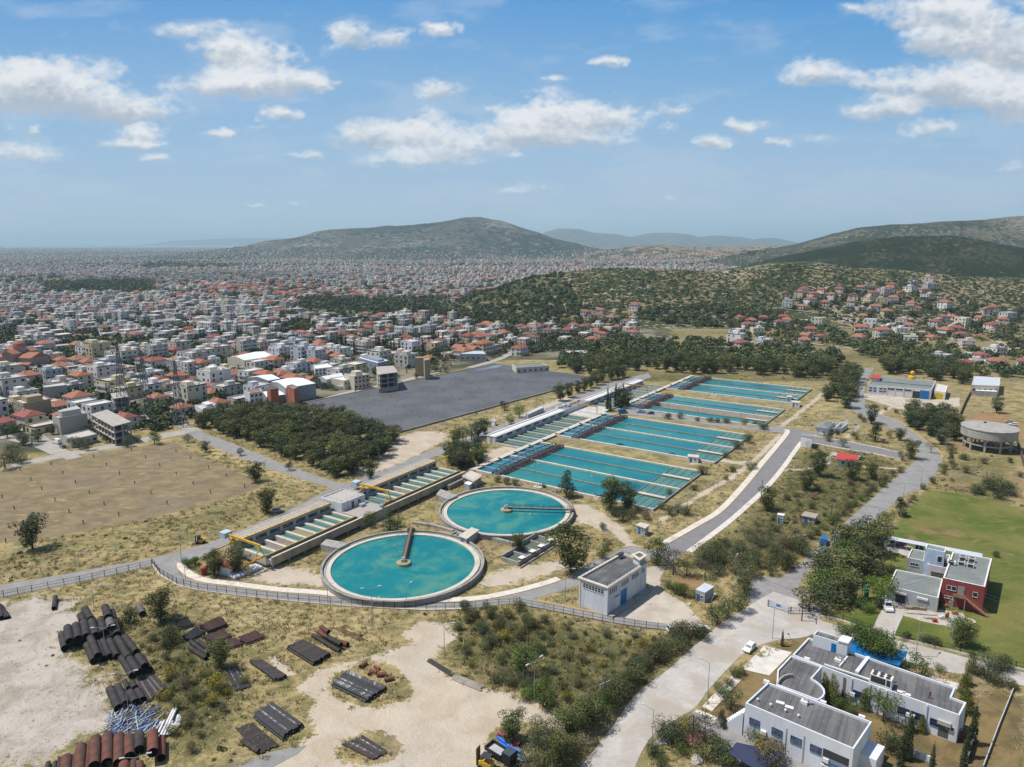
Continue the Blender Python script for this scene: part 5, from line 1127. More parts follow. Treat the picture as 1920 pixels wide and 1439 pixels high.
b = MB(); x, y = P(1770, 1057, 4.3); b.box((x, y, 4.9), (2.0, 1.2, 1.1), .6); b.build('roof_hatch', M_STEEL, t)
for u, v, lb in ((1804.5, 1051, 'white rooftop cooler on red block, back left of four'), (1821.5, 1054, 'white rooftop cooler on red block, back right of four'), (1802, 1060, 'white rooftop cooler on red block, front left of four'), (1819, 1064, 'white rooftop cooler on red block, front right of four'), (1783, 1058.5, 'low white twin-fan unit on the left edge of red block roof')):
 o = ontop('roof_cooler', lb, 'rooftop unit', u, v, 6.9); cc = root_loc(o); rbox(o, 'casing', 0, 0, .65, 1.5 if u > 1790 else 2.0, 1.1, 1.2 if u > 1790 else .8, M_WHITEC, ang, cc); rbox(o, 'grille', 0, -.56, .6, 1.2, .05, .8, M_DSTEEL, ang, cc); rbox(o, 'fan_cover', 0, 0, 1.27 if u > 1790 else 1.07, 1.2, .8, .06, M_DSTEEL, ang, cc)
cp = pq_([(1657, 1009.5), (1842, 1045.5), (1842, 1038.5), (1657, 1003.5)], 2.7); t = base_thing('carport', 'long pale sheet-roofed carport running behind the service building', 'carport', cp)
b = MB(); b.prism(cp, 2.6, 2.72, bot=True); b.build('roof', M_ZINC, t)
for k in range(9):
 f = k / 8; x = cp[0][0] + (cp[1][0] - cp[0][0]) * f; y = cp[0][1] + (cp[1][1] - cp[0][1]) * f; b = MB(); b.bar((x, y, 0), (x, y, 2.6), .12, .12); b.build('post', M_STEEL, t)
b = MB(); q = P(1817, 1166); b.lathe((*q, 0), [(1.35, 0), (1.35, .3), (.95, .3), (.95, 0)], 24); tag(b.build('well_ring', M_CONCP, None, (*q, 0)), 'pale concrete well ring set in the green lawn', 'well ring')
# ====== workshop with blue and yellow doors
wk = [P(1627.3, 721.8, 5.9), P(1746.4, 731.3, 5.9), P(1755.2, 715, 5.9), P(1641.7, 704, 5.9)]
t = base_thing('workshop', 'long white workshop with green-grey roof and big blue sliding door', 'workshop', wk); shell(t, wk, 0, 5.5, M_WHITE, M_ROOFG, .5, .35, M_CREAM)
L = edge(wk[0], wk[1])[3]
for s in (.035, .105, .20, .265):
 for z in (2.6, 4.3): win(t, wk[0], wk[1], L * s + .5, z - .6, L * .052, .9, 1, 1, fr=.06)
for s in (.38, .51, .645): win(t, wk[0], wk[1], L * s, 3.9, L * .105, 1.1, 3, 1, M_CREAM, fr=.06)
panel(t, wk[0], wk[1], L * .775, .1, L * .115, 4.2, M_SHADE, 'door_opening', .05); panel(t, wk[0], wk[1], L * .90, .1, L * .14, 4.9, M_BLUE, 'door', .3)  # door opening is a dark sheet painted as the shaded inside
for s in (.315, .445, .578, .712, .84): panel(t, wk[0], wk[1], L * s, 0, .5, 5.9, M_CREAM, 'pilaster', .15)
b = MB(); q = [P(1633, 714, 6), P(1648, 715, 6), P(1651, 708.5, 6), P(1637, 707.5, 6)]; b.prism(q, 5.4, 7.4); o = b.build('stair_block', M_WHITE, t); b = MB(); b.prism(inset(ccw(q), -.4), 7.4, 7.7, bot=True); b.build('block_roof', M_REDROOF, o)
b = MB(); A, B = Vector(wk[0]).lerp(Vector(wk[3]), .42), Vector(wk[1]).lerp(Vector(wk[2]), .42); b.bar((*A, 5.75), (*B, 5.75), .5, .5); b.build('roof_step', M_ROOFG, t)
x, y = P(1710, 710, 5.9); b = MB(); b.lathe((x, y, 0), [(2.4, 5.3), (2.2, 7.2), (.9, 8.0), (.9, 8.8), (1.5, 9.2), (1.3, 10.3), (.6, 10.9), (0, 11)], 20); b.build('roof_ventilator', M_YELLOW, t)
an_ = [P(1752, 733, 4.6), P(1773, 736, 4.6), P(1777, 724, 4.6), P(1757, 720, 4.6)]; shell(t, an_, 0, 4.4, M_CREAM, wm('pink_white_roof', (.58, .52, .49), .1, .4, .85), .2, .3, M_WHITEC, 'annexe_wall', 'annexe_roof'); panel(t, an_[0], an_[1], edge(an_[0], an_[1])[3] * .45, .1, edge(an_[0], an_[1])[3] * .72, 3.4, wm('mustard_door', (.50, .36, .02), .1, 1, .6))
# ====== concrete water tower
c = P(1856, 800, 10.2); t = thing('water_tower', 'squat round concrete water tower standing on columns', 'water tower', (*c, 0))
b = MB(); b.lathe((*c, 0), [(0, 5.7), (10.6, 5.7), (11.0, 6.2), (11.0, 9.8), (11.25, 9.85), (11.25, 10.15), (0, 10.8)], 72); b.build('tank', M_CONC, t)
for k in range(10):
 a = k * math.pi / 5 + .25; x, y = c[0] + 9.4 * math.cos(a), c[1] + 9.4 * math.sin(a); b = MB(); b.box((x, y, 2.9), (.75, .75, 5.8), a); b.build('column', M_CONC, t)
for k in range(4):
 a = k * math.pi / 2 + .6; x, y = c[0] + 3.5 * math.cos(a), c[1] + 3.5 * math.sin(a); b = MB(); b.box((x, y, 2.9), (.75, .75, 5.8), a); b.build('column', M_CONC, t)
b = MB(); b.lathe((*c, 0), [(9.05, 2.6), (9.75, 2.6), (9.75, 3.15), (9.05, 3.15), (9.05, 2.6)], 40); b.build('ring_beam', M_CONC, t)
b = MB(); b.box((c[0] + 1, c[1] + 5, 10.9), (.9, .9, .5)); b.build('hatch', M_RUSTB, t)
# ====== small houses right of the kerbed road
def gable(par, poly, z0, z1, wm_, rm_, over=.5):
 """walls plus hipped roof on a quadrilateral plan"""
 p = ccw(poly); b = MB(); b.prism(p, 0 + z0, z1, top=False); w = b.build('wall', wm_, par)
 q = inset(p, -over); L01 = (Vector(q[1]) - Vector(q[0])).length; L12 = (Vector(q[2]) - Vector(q[1])).length
 if L01 < L12: q = q[1:] + q[:1]; L01, L12 = L12, L01
 m0 = Vector(q[0]).lerp(Vector(q[3]), .5); m1 = Vector(q[1]).lerp(Vector(q[2]), .5); e = min(.45, L12 / L01 * .5)
 r0, r1 = m0.lerp(m1, e), m1.lerp(m0, e); h = L12 * .2
 b = MB(); b.add([(*x, z1 - .12) for x in q] + [(*x, z1 + .1) for x in q] + [(r0.x, r0.y, z1 + h), (r1.x, r1.y, z1 + h)], [(0, 1, 5, 4), (1, 2, 6, 5), (2, 3, 7, 6), (3, 0, 4, 7), (3, 2, 1, 0), (4, 5, 9, 8), (5, 6, 9), (6, 7, 8, 9), (7, 4, 8)]); return w, b.build('roof', rm_, par)
q = quadpx([(1565.5, 860), (1605, 865.5), (1610.5, 855.5), (1572, 849.5)], 3.0); t = base_thing('house', 'small white house with bright red sheet roof, among the shrubs', 'house', q)
i = inset(ccw(q), .7); b = MB(); b.prism(i, 0, 2.9, top=False); b.build('wall', M_WHITE, t); b = MB(); z = [2.75, 2.75, 3.3, 3.3]; b.add([(*p, zz) for p, zz in zip(q, z)] + [(*p, zz + .15) for p, zz in zip(q, z)], [(3, 2, 1, 0), (4, 5, 6, 7), (0, 1, 5, 4), (1, 2, 6, 5), (2, 3, 7, 6), (3, 0, 4, 7)]); b.build('roof', M_REDROOF, t)
L = edge(i[0], i[1])[3]; win(t, i[0], i[1], L * .35, 1.0, 1.0, 1.0, 1, 1); panel(t, i[0], i[1], L * .7, 0, .9, 2.0, M_DSTEEL)
q = quadpx([(1529, 799.5), (1553, 802.5), (1562, 792), (1540, 789.5)], 4.2); t = base_thing('ruined_house', 'white half-ruined house with roofless walled yard, at the junction', 'house', q)
gable(t, inset(ccw(q), .3), 0, 3.6, M_WHITE, wm('slate_roof', (.20, .22, .22), .15, .5, .9)); win(t, q[0], q[1], edge(q[0], q[1])[3] * .7, 1.2, .9, 1.1, 1, 1)
y_ = quadpx([(1551, 806), (1577, 806), (1590, 797), (1562, 794)], 1.8); b = MB(); b.ring(ccw(y_), inset(ccw(y_), .35), 0, 2.6); b.build('yard_wall', M_WHITE, t); b = MB(); m0, m1 = Vector(y_[0]).lerp(Vector(y_[1]), .5), Vector(y_[3]).lerp(Vector(y_[2]), .5); b.bar((*m0, 1.2), (*m1, 1.2), .35, 2.4); b.build('cross_wall', M_WHITE, t)
# guard hut with orange roof beside the white bags
q = quadpx([(404, 1058), (432, 1064), (446, 1052), (420, 1047)], 3.2); t = base_thing('guard_house', 'small white hut with orange roof, under two pines by white bags', 'hut', q); gable(t, inset(ccw(q), .4), 0, 2.8, M_WHITE, M_ORANGE)
x, y = P(384, 1077); t = thing('water_tank', 'red drum tank with orange cap beside the white guard hut', 'tank', (x, y, 0)); b = MB(); b.tube((x, y, 0), (x, y, 2.2), 1.0, 1.0, 20); b.build('drum', wm('dark_red_paint', (.22, .03, .03), .2, 1, .6), t); b = MB(); b.tube((x, y, 2.2), (x, y, 2.7), 1.05, .75, 20); b.build('cap', M_ORANGE, t)
# white bulk bags
tm = MB()
def bagmesh(b, w, h):
 b.lathe((0, 0, 0), [(0, 0), (w * .42, .02), (w * .56, h * .3), (w * .55, h * .7), (w * .4, h * .95), (w * .12, h), (w * .1, h * 1.12), (0, h * 1.12)], 10)
bagmesh(tm, .95, 1.0); MBAG = wm('white_woven_bag', (.66, .66, .68), .12, 2, .8)
bg0 = tm.build('bulk_bag', MBAG, smooth=True); tag(bg0, 'b', 'bag', 'white bulk bags by the guard hut'); FB = Frame(P(434, 1085), P(466, 1072)); nb = 0
for r in range(3):
 for k in range(8):
  o = bg0 if nb == 0 else dup(bg0, (0, 0, 0)); nb += 1; x, y = FB(.3 + k * 1.15 + random.uniform(-.1, .1), -1.0 + r * 1.15 + random.uniform(-.1, .1)); o.location = (x, y, 0); o.rotation_euler = (0, 0, random.random() * 6); o.scale = (1.1, 1.1, random.uniform(.85, 1.1))
  o['label'] = 'white bulk bag beside the guard hut, ' + ['back', 'middle', 'front'][r] + ' row, ' + ('leftmost' if k == 0 else ordn(k) + ' from the left')
# ====== pipes
PIPE_MATS = dict(black=wm('black_coated_pipe', (.040, .034, .033), .3, .5, .75, stain=(.085, .062, .052), samt=.55, sscale=.5), grey=wm('grey_coated_pipe', (.13, .11, .115), .2, .6, .75),
 rust=wm('rusted_pipe', (.145, .058, .036), .35, .5, .85, stain=(.05, .045, .047), samt=.95, sscale=.4), rusty=wm('bright_rusted_pipe', (.17, .062, .040), .25, .6, .85, stain=(.12, .05, .035), samt=.4), brown=wm('brown_steel_pipe', (.088, .047, .042), .3, .8, .75, stain=(.13, .08, .07), samt=.5, sscale=.8),
 tar=wm('tarred_pipe', (.038, .037, .042), .3, .7, .6, stain=(.30, .30, .30), samt=-.35, sscale=1.4), lime=wm('whitewashed_tarred_pipe', (.05, .05, .055), .3, .7, .6, stain=(.48, .47, .45), samt=.75, sscale=.8),
 white=wm('white_plastic_pipe', (.70, .70, .72), .05, 1, .5), pale=wm('pale_weathered_pipe', (.30, .27, .24), .25, .8, .8), blue=wm('blue_plastic_pipe', (.012, .13, .55), .1, 1, .4), red=wm('faded_red_pipe', (.36, .06, .07), .15, .8, .6))
M_BORE = wm('pipe_bore', (.012, .011, .012), .3, 1, .9)
def pipe(label, p0, p1, r, mat, group, name='pipe', cat='pipe', wall=.04, n=18):
 b = MB(); d = (Vector(p1) - Vector(p0)); u = d.normalized()
 b.cm = 0; b.tube(p0, p1, r, r, n, False)
 b.cm = 1; i0, i1 = Vector(p0) + u * .0, Vector(p1) - u * .0
 ri = r - wall; k = len(b.v); b.tube(i1, i0, ri, ri, n, False)
 b.cm = 0
 up = Vector((0, 0, 1)) if abs(u.z) < .95 else Vector((1, 0, 0)); x = u.cross(up).normalized(); y = u.cross(x)
 for c, s in ((Vector(p0), 1), (Vector(p1), -1)):
  vs = []
  for rr_ in (r, ri):
   for i in range(n): tt = 2 * math.pi * i / n; vs.append(c + x * (rr_ * math.cos(tt)) + y * (rr_ * math.sin(tt)))
  b.add(vs, [((i, (i + 1) % n, n + (i + 1) % n, n + i) if s > 0 else (i, n + i, n + (i + 1) % n, (i + 1) % n)) for i in range(n)])
 o = b.build(name, [PIPE_MATS[mat], M_BORE], None, (p0[0], p0[1], max(0, p0[2] - r)), smooth=False)
 me = o.data; me.polygons.foreach_set('use_smooth', [True] * len(me.polygons)); me.set_sharp_from_angle(angle=R(40))
 return tag(o, label, cat, group)
def bigpipes(zx, zy, zs, L, group, mat, desc):
 out = []
 for k, e in enumerate(L):
  (mx, my), (ux, uy), lv = e[0], e[1], e[2]; mt = e[3] if len(e) > 3 else mat; r = e[4] if len(e) > 4 else .88
  z = r + lv * r * 1.75
  p0 = P(zx + mx / zs, zy + my / zs, z); p1 = P(zx + ux / zs, zy + uy / zs, z); out.append((proj(*p0, z)[0], p0, p1, z, r, mt))
 for k, (_, p0, p1, z, r, mt) in enumerate(sorted(out, key=lambda q: q[0])):
  pipe(f'{desc}, ' + ('leftmost mouth' if k == 0 else f'{ordn(k)} mouth from the left'), (*p0, z), (*p1, z), r, mt, group)
bigpipes(80, 1110, 7.2, [((365, 670), (335, 480), 1), ((480, 635), (445, 450), 1), ((590, 605), (555, 400), 1), ((715, 590), (660, 395), 1), ((825, 555), (785, 370), 1), ((650, 375), (570, 235), 1), ((545, 385), (515, 315), 1), ((885, 345), (845, 205), 2), ((925, 475), (900, 385), 2, 'grey'), ((1005, 580), (970, 410), 1), ((960, 390), (930, 270), 1), ((305, 765), (262, 575), 0), ((420, 735), (385, 560), 0), ((540, 700), (505, 520), 0), ((660, 690), (620, 500), 0), ((900, 640), (850, 450), 0), ((780, 660), (740, 460), 0)], 'large black pipes stacked on the bare yard', 'black', 'large black pipe in the upper stack on pale bare ground')
bigpipes(80, 1110, 7.2, [((690, 935), (595, 715), 0, 'black', .8), ((745, 865), (645, 620), 1, 'black', .8), ((820, 905), (745, 690), 0, 'black', .8), ((905, 880), (800, 650), 0, 'black', .8), ((1005, 880), (900, 655), 0, 'black', .8), ((1215, 1130), (1065, 890), 0, 'black', .8), ((1295, 1085), (1170, 905), 1, 'black', .8), ((1160, 890), (1005, 630), 1, 'black', .8), ((1380, 1005), (1285, 870), 1, 'black', .8), ((1265, 815), (1105, 610), 1, 'black', .8), ((1440, 1060), (1330, 890), 0, 'black', .8), ((1330, 1100), (1240, 940), 0, 'black', .8)], 'large black pipes in the middle stack', 'black', 'large black pipe in the middle stack beside the weedy strip')
bigpipes(180, 1260, 8.04, [((345, 548), (212, 262), 0), ((450, 490), (322, 222), 0), ((600, 465), (512, 315), 0, 'black'), ((705, 425), (622, 285), 0, 'black', .75), ((590, 250), (545, 160), 0, 'black', .7), ((480, 250), (430, 135), 0, 'black', .5)], 'large black pipes in the lower black row', 'black', 'large black pipe in the lower row behind the scrap heap')
bigpipes(60, 1340, 6.857, [((800, 660), (820, 310), 0, 'rust', .95), ((965, 620), (975, 270), 0, 'rust', .95), ((1115, 625), (1120, 280), 0, 'rust', .95), ((1255, 540), (1250, 300), 0, 'rust', .95), ((1380, 455), (1375, 265), 0, 'black', .95), ((1555, 490), (1548, 240), .9, 'rusty', .95), ((1660, 560), (1662, 320), 0, 'rusty', .8), ((605, 740), (632, 415), 0, 'rust', .95), ((690, 760), (738, 390), 0, 'rust', .6), ((425, 790), (450, 560), 0, 'rust', .95), ((525, 790), (545, 530), 0, 'rust', .6), ((340, 790), (358, 580), 0, 'black', .4), ((290, 790), (300, 610), 0, 'black', .3), ((195, 790), (208, 620), 0, 'black', .4), ((1175, 790), (1185, 640), 0, 'rusty', .9), ((1300, 760), (1300, 600), 0, 'rust', .5), ((1392, 760), (1392, 620), 0, 'rust', .55)], 'large rusty pipes at the bottom edge', 'rust', 'large rust-streaked pipe in the row at the bottom edge')
bigpipes(290, 1110, 6.54, [((650, 770), (440, 610), 0, 'black', .5), ((710, 725), (520, 600), 0, 'black', .5), ((630, 815), (425, 680), 0, 'black', .5)], 'three black pipes by the dark bush', 'black', 'medium black pipe of three beside a green tree')
bigpipes(80, 1110, 7.2, [((150, 225), (172, 70), 0, 'black', .55)], 'lone pipe', 'black', 'single black pipe lying alone on the pale ground')
bigpipes(80, 1110, 7.2, [((1345, 300), (1300, 200), 0, 'grey', .8)], 'short pipe', 'grey', 'short grey pipe between two bushes')
bigpipes(0, 1040, 3.606, [((10, 430), (-5, 345), 0, 'black', .6), ((40, 430), (15, 350), 0, 'black', .4), ((60, 425), (40, 390), 0, 'black', .4)], 'black pipes at the left edge', 'black', 'black pipe of three at the left edge of yard')
bigpipes(480, 1040, 3.606, [((565, 655), (385, 545), 0, 'black', .5), ((575, 608), (480, 555), 1.1, 'black', .5), ((500, 565), (420, 520), 1.1, 'rusty', .5), ((490, 525), (440, 490), 2, 'rust', .55), ((620, 610), (560, 590), 0, 'rust', .6)], 'pipe heap above the flat stack', 'black', 'medium pipe in the rusty heap above the sandy clearing')
def bundle(desc, zx, zy, zs, s0, s1, e0, e1, n, r, mat, z=0.0, layers=1, mats=None, jit=.15):
 g = desc
 for l in range(layers):
  for k in range(n - (l % 2)):
   f = (k + .5 * (l % 2) + .5) / n
   zz = z + r + l * r * 1.75
   a = P(zx + (s0[0] + (s1[0] - s0[0]) * f) / zs, zy + (s0[1] + (s1[1] - s0[1]) * f) / zs, z + layers * r * 1.5); c = P(zx + (e0[0] + (e1[0] - e0[0]) * f) / zs, zy + (e0[1] + (e1[1] - e0[1]) * f) / zs, z + layers * r * 1.5)
   d = Vector((c[0] - a[0], c[1] - a[1])).normalized() * random.uniform(-jit, jit) * 2
   lb = f'{desc}, ' + ('' if layers == 1 else ['bottom', 'second', 'third', 'top'][l] + ' layer, ') + ('first from its left' if k == 0 else f'{ordn(k)} from its left')
   pipe(lb, (a[0] + d.x, a[1] + d.y, zz), (c[0] + d.x, c[1] + d.y, zz), r, mats[k % len(mats)] if mats else mat, desc, wall=min(.04, r * .2), n=10)
Z4 = (290, 1110, 6.54)
bundle('thin brown pipe in the topmost brown stack', *Z4, (555, 410), (660, 480), (790, 300), (895, 390), 10, .2, 'brown', 0, 3)
bundle('thin brown pipe in the middle brown stack', *Z4, (600, 535), (700, 630), (850, 458), (940, 545), 11, .2, 'brown', 0, 2)
bundle('thin brown pipe in the lowest brown stack behind tree', *Z4, (715, 635), (800, 715), (980, 560), (1085, 640), 10, .2, 'brown', 0, 2)
bundle('thin brown pipe in the stack below double lamp', *Z4, (1030, 545), (1110, 640), (1240, 468), (1355, 552), 11, .2, 'brown', 0, 2)
bundle('thin dark pipe in the stack half hidden by bush', *Z4, (225, 350), (340, 450), (378, 300), (478, 405), 9, .2, 'black', 0, 2)
bundle('thin dark pipe in the stack left of brown ones', *Z4, (335, 535), (430, 600), (500, 425), (615, 500), 9, .2, 'tar', 0, 2)
bundle('black pipe in the row by the sand slab', *Z4, (1170, 845), (1310, 830), (1480, 1075), (1615, 1020), 4, .42, 'black')
bundle('thin black pipe in the flat lot beside yellow broom', *Z4, (865, 930), (990, 915), (985, 1215), (1190, 1150), 12, .16, 'tar', 0, 1, ['tar', 'tar', 'black', 'lime', 'tar', 'black'])
Z2 = (480, 1040, 3.606)
bundle('tarred pipe in the square stack above clearing', *Z2, (207, 622), (328, 572), (387, 735), (508, 662), 9, .3, 'black', 0, 2)
bundle('whitewashed pipe in the stack on the grassy island', *Z2, (512, 872), (622, 778), (747, 985), (888, 888), 12, .27, 'lime', 0, 2, ['tar', 'lime', 'lime', 'tar', 'lime', 'tar', 'tar', 'black'])
Z5 = (420, 1290, 5.333)
bundle('tarred pipe in the big stack at lower left', *Z5, (292, 272), (490, 142), (582, 498), (790, 350), 14, .27, 'tar', 0, 2, ['tar', 'tar', 'black', 'tar', 'lime', 'tar'])
bundle('tarred pipe in the low lot at the bottom', *Z5, (120, 405), (285, 345), (345, 660), (545, 565), 9, .2, 'black')
bundle('tarred pipe in the weedy bottom lot', *Z5, (1180, 565), (1400, 478), (1500, 715), (1640, 635), 11, .18, 'tar', 0, 1, ['black', 'tar', 'brown', 'lime', 'tar'])
bundle('pale pipe at the roadside of clearing, upper lot', 600, 1210, 6.0, (1205, 182), (1240, 145), (1470, 350), (1515, 312), 5, .13, 'tar')
bundle('pale pipe at the roadside of clearing, lower lot', 600, 1210, 6.0, (1480, 378), (1530, 325), (1800, 512), (1850, 452), 7, .15, 'pale')
bundle('rusty bar in the grass above the clearing', 480, 1040, 3.606, (515, 495), (570, 485), (690, 585), (765, 580), 3, .12, 'rust')
bundle('thin dark pipe in the bundle beside lower black row', 180, 1260, 8.04, (600, 105), (900, 60), (790, 440), (1090, 230), 9, .25, 'black', 0, 1, ['black', 'grey', 'black', 'black', 'grey'])
bundle('black pipe pair with blue cap', *Z5, (165, 525), (215, 515), (330, 640), (365, 620), 2, .3, 'black', .2)
for k, (a, c) in enumerate((((900, 870), (985, 755)), ((940, 925), (1025, 745)), ((975, 960), (1170, 560)), ((1020, 965), (1210, 550)), ((1070, 962), (1150, 745)), ((1110, 955), (1165, 790)), ((1160, 905), (1240, 655)), ((1200, 885), (1262, 665)), ((1250, 832), (1270, 675)))):
 z = .25 + (.3 if k in (2, 3) else 0); pipe('white plastic pipe by the scrap heap, ' + ('leftmost' if k == 0 else ordn(k) + ' from the left'), P3(180 + a[0] / 8.04, 1260 + a[1] / 8.04, z), P3(180 + c[0] / 8.04, 1260 + c[1] / 8.04, z), .24, 'white', 'white plastic pipes', n=10)
for k, (a, c, mt, r, lb) in enumerate((((480, 320), (770, 490), 'red', .42, 'faded red pipe under the bushes at the bottom'), ((465, 385), (690, 550), 'blue', .3, 'bright blue pipe nearest the faded red one'), ((485, 455), (860, 710), 'blue', .28, 'longest bright blue pipe, beside the black trailer'), ((600, 495), (790, 595), 'blue', .25, 'short bright blue pipe between the other two'))):
 z = r + (.4 if k == 3 else 0); pipe(lb, P3(870 + a[0] / 7.385, 1330 + a[1] / 7.385, z), P3(870 + c[0] / 7.385, 1330 + c[1] / 7.385, z), r, mt, None, n=12)
for k, (a, c, r, lb) in enumerate((((455, 245), (520, 200), .5, 'rusty pipe elbow at the head of the grassy island'), ((560, 290), (640, 305), .42, 'rusty pipe fitting, middle of island'), ((640, 335), (750, 325), .5, 'rusty pipe stub with black mouth on the grassy island'), ((730, 395), (830, 370), .42, 'rusty pipe stub nearest the striped stack end'), ((610, 240), (670, 270), .3, 'small rusty ring fitting on the grassy island'), ((545, 330), (580, 300), .35, 'small rusty elbow beside the whitewashed stack'))):
 pipe(lb, P3(600 + a[0] / 6, 1210 + a[1] / 6, r), P3(600 + c[0] / 6, 1210 + c[1] / 6, r), r, 'rusty', 'rusty fittings', 'pipe_fitting', 'fitting', n=14)
b = MB()
for k in range(170):
 u = 180 + random.uniform(220, 880) / 8.04; v = 1260 + random.uniform(600, 930) / 8.04; x, y = P(u, v); a = random.gauss(1.2, .7); l = random.uniform(.8, 2.6); z = random.uniform(.1, .7); b.cm = random.choice([0, 0, 0, 1, 2, 2, 3]); dx, dy = math.cos(a) * l, math.sin(a) * l
 b.bar((x - dx, y - dy, z * .5), (x + dx, y + dy, z + random.uniform(-.05, .3)), .13, .11)
o = b.build('scrap_metal', [wm('scrap_grey', (.16, .18, .20), .3, 1, .6), PIPE_MATS['blue'], wm('scrap_pale', (.45, .48, .50), .2, 1, .6), M_DSTEEL], None, (*P(250, 1355), 0)); tag(o, 'tangled heap of grey and blue scrap bars above the rusty pipes', 'scrap heap', None, 'stuff')
# ====== vehicles
M_PAINT = wm('car_paint', (1, 1, 1), .06, 1, .35, spec=.5, objcol=True); M_TYRE = wm('tyre_rubber', (.018, .018, .019), .2, 2, .9)
def vehicle(kind, cat):
 t = thing(kind, 'v', cat)
 D = {'parked_car': dict(L=3.9, W=1.7, lo=[(-1.95, .32), (-1.95, .72), (-1.8, .88), (.85, .92), (1.75, .76), (1.95, .6), (1.95, .32)], cab=[(-1.85, .88), (-1.45, 1.45), (.2, 1.47), (1.0, .9)]),
   'parked_van': dict(L=5.2, W=2.0, lo=[(-2.6, .35), (-2.6, 1.15), (1.6, 1.15), (2.45, .95), (2.6, .7), (2.6, .35)], cab=[(-2.6, 1.15), (-2.5, 2.3), (1.0, 2.35), (1.85, 1.15)]),
   'pickup': dict(L=5.0, W=1.8, lo=[(-2.5, .4), (-2.5, 1.0), (1.3, 1.0), (2.35, .9), (2.5, .7), (2.5, .4)], cab=[(-.6, 1.0), (-.4, 1.7), (.75, 1.7), (1.4, 1.0)])}[kind]
 w = D['W'] / 2
 def ext(pr, w0, w1, zt):
  b = MB(); n = len(pr); f = lambda z: w0 + (w1 - w0) * max(0, (z - pr[0][1])) / max(zt - pr[0][1], .01)
  b.add([(x, -f(z), z) for x, z in pr] + [(x, f(z), z) for x, z in pr], [tuple(range(n))] + [tuple(range(2 * n - 1, n - 1, -1))] + [(i, n + i, n + (i + 1) % n, (i + 1) % n) for i in range(n)]); return b
 b = ext(D['lo'], w, w * .97, 1.0); b.build('body', M_PAINT, t, world=False)
 b = ext(D['cab'], w * .95, w * .8, max(z for _, z in D['cab'])); cb = b.build('cabin', M_PAINT, t, world=False)
 c = D['cab']; b = MB(); h0, h1 = c[0][1], c[1][1]
 fy = lambda z: (w * .95 + (w * .8 - w * .95) * (z - h0) / (h1 - h0)) + .012
 za, zb = h0 + (h1 - h0) * (.12 if kind != 'parked_van' else .3), h0 + (h1 - h0) * .86
 xr = lambda z: c[0][0] + (c[1][0] - c[0][0]) * (z - h0) / (h1 - h0); xf = lambda z: c[3][0] + (c[2][0] - c[3][0]) * (z - h0) / (h1 - h0)
 x_back = (lambda z: xf(z) - 1.3) if kind == 'parked_van' else (lambda z: xr(z) + .18)
 for s in (-1, 1): b.add([(x_back(za), s * fy(za), za), (xf(za) - .15, s * fy(za), za), (xf(zb) - .12, s * fy(zb), zb), (x_back(zb), s * fy(zb), zb)], [(0, 1, 2, 3) if s < 0 else (3, 2, 1, 0)])
 b.add([(xf(za) + .05, -fy(za) * .9, za), (xf(za) + .05, fy(za) * .9, za), (xf(zb) + .05, fy(zb) * .9, zb), (xf(zb) + .05, -fy(zb) * .9, zb)], [(0, 1, 2, 3)])
 if kind != 'parked_van': b.add([(xr(za) - .05, -fy(za) * .88, za), (xr(za) - .05, fy(za) * .88, za), (xr(zb) - .05, fy(zb) * .88, zb), (xr(zb) - .05, -fy(zb) * .88, zb)], [(3, 2, 1, 0)])
 b.build('windows', M_GLASS, t, world=False)
 for sx in (-1, 1):
  for sy in (-1, 1):
   b = MB(); x = sx * D['L'] * .31; b.tube((x, sy * (w - .2), .32), (x, sy * (w + .02), .32), .32, .32, 14); o = b.build('wheel', M_TYRE, t, world=False)
   b = MB(); b.tube((x, sy * (w - .1), .32), (x, sy * (w + .035), .32), .19, .19, 10); b.build('rim', M_STEEL, o, world=False)
 for sy in (-1, 1): b = MB(); b.box((D['L'] / 2 - .04, sy * w * .68, .64), (.12, .32, .16)); b.build('headlight', M_ZINC, t, world=False)
 if kind == 'pickup': b = MB(); b.box((-1.55, 0, 1.01), (1.7, 1.5, .04)); b.build('load_bed', M_DSTEEL, t, world=False)
 return t
VT = {k: vehicle(k, c) for k, c in (('parked_car', 'car'), ('parked_van', 'van'), ('pickup', 'pickup'))}
VUSED = set()
def park(kind, u, v, ang, col, label):
 x, y = P(u, v); s = VT[kind]
 o = dup(s, (x, y, .08), R(ang), 1.0, label, colors={'body': col, 'cabin': col}); o.color = (*col, 1); return o
WHT, RDC, GRY, BLU, DRK, LBL, SIL = (.72, .72, .72), (.25, .015, .025), (.13, .13, .135), (.02, .14, .34), (.03, .035, .05), (.12, .36, .55), (.38, .39, .40)
park('parked_car', 1405, 1219, 228, WHT, 'white hatchback parked on the wide pale road')
park('parked_van', 1661, 1141, 262, WHT, 'white van parked before the grey garage')
park('parked_car', 1674, 1020, 60, SIL, 'silver car under the long carport, left of the red one'); park('parked_car', 1688, 1022.5, 200, RDC, 'dark red car under the long carport'); park('parked_car', 1722, 1028.5, 60, GRY, 'grey car under the long carport, by the blue tower')
park('parked_van', 1544, 1019, 62, BLU, 'blue van parked at the shrub edge of asphalt road'); park('parked_van', 1168, 775.5, 10, BLU, 'blue van parked at the end of the second truss bridge')
park('pickup', 1202, 774.5, 165, LBL, 'pale blue and white pickup between two parked vehicles by basins'); park('parked_car', 1220, 777, 175, (.02, .06, .16), 'dark blue car parked last on the lane between basins')
park('parked_car', 520.5, 960.5, 20, SIL, 'silver car in the shade of the lone pine behind channels'); park('parked_car', 1612, 861.5, 30, SIL, 'silver car tucked beside the red-roofed house')
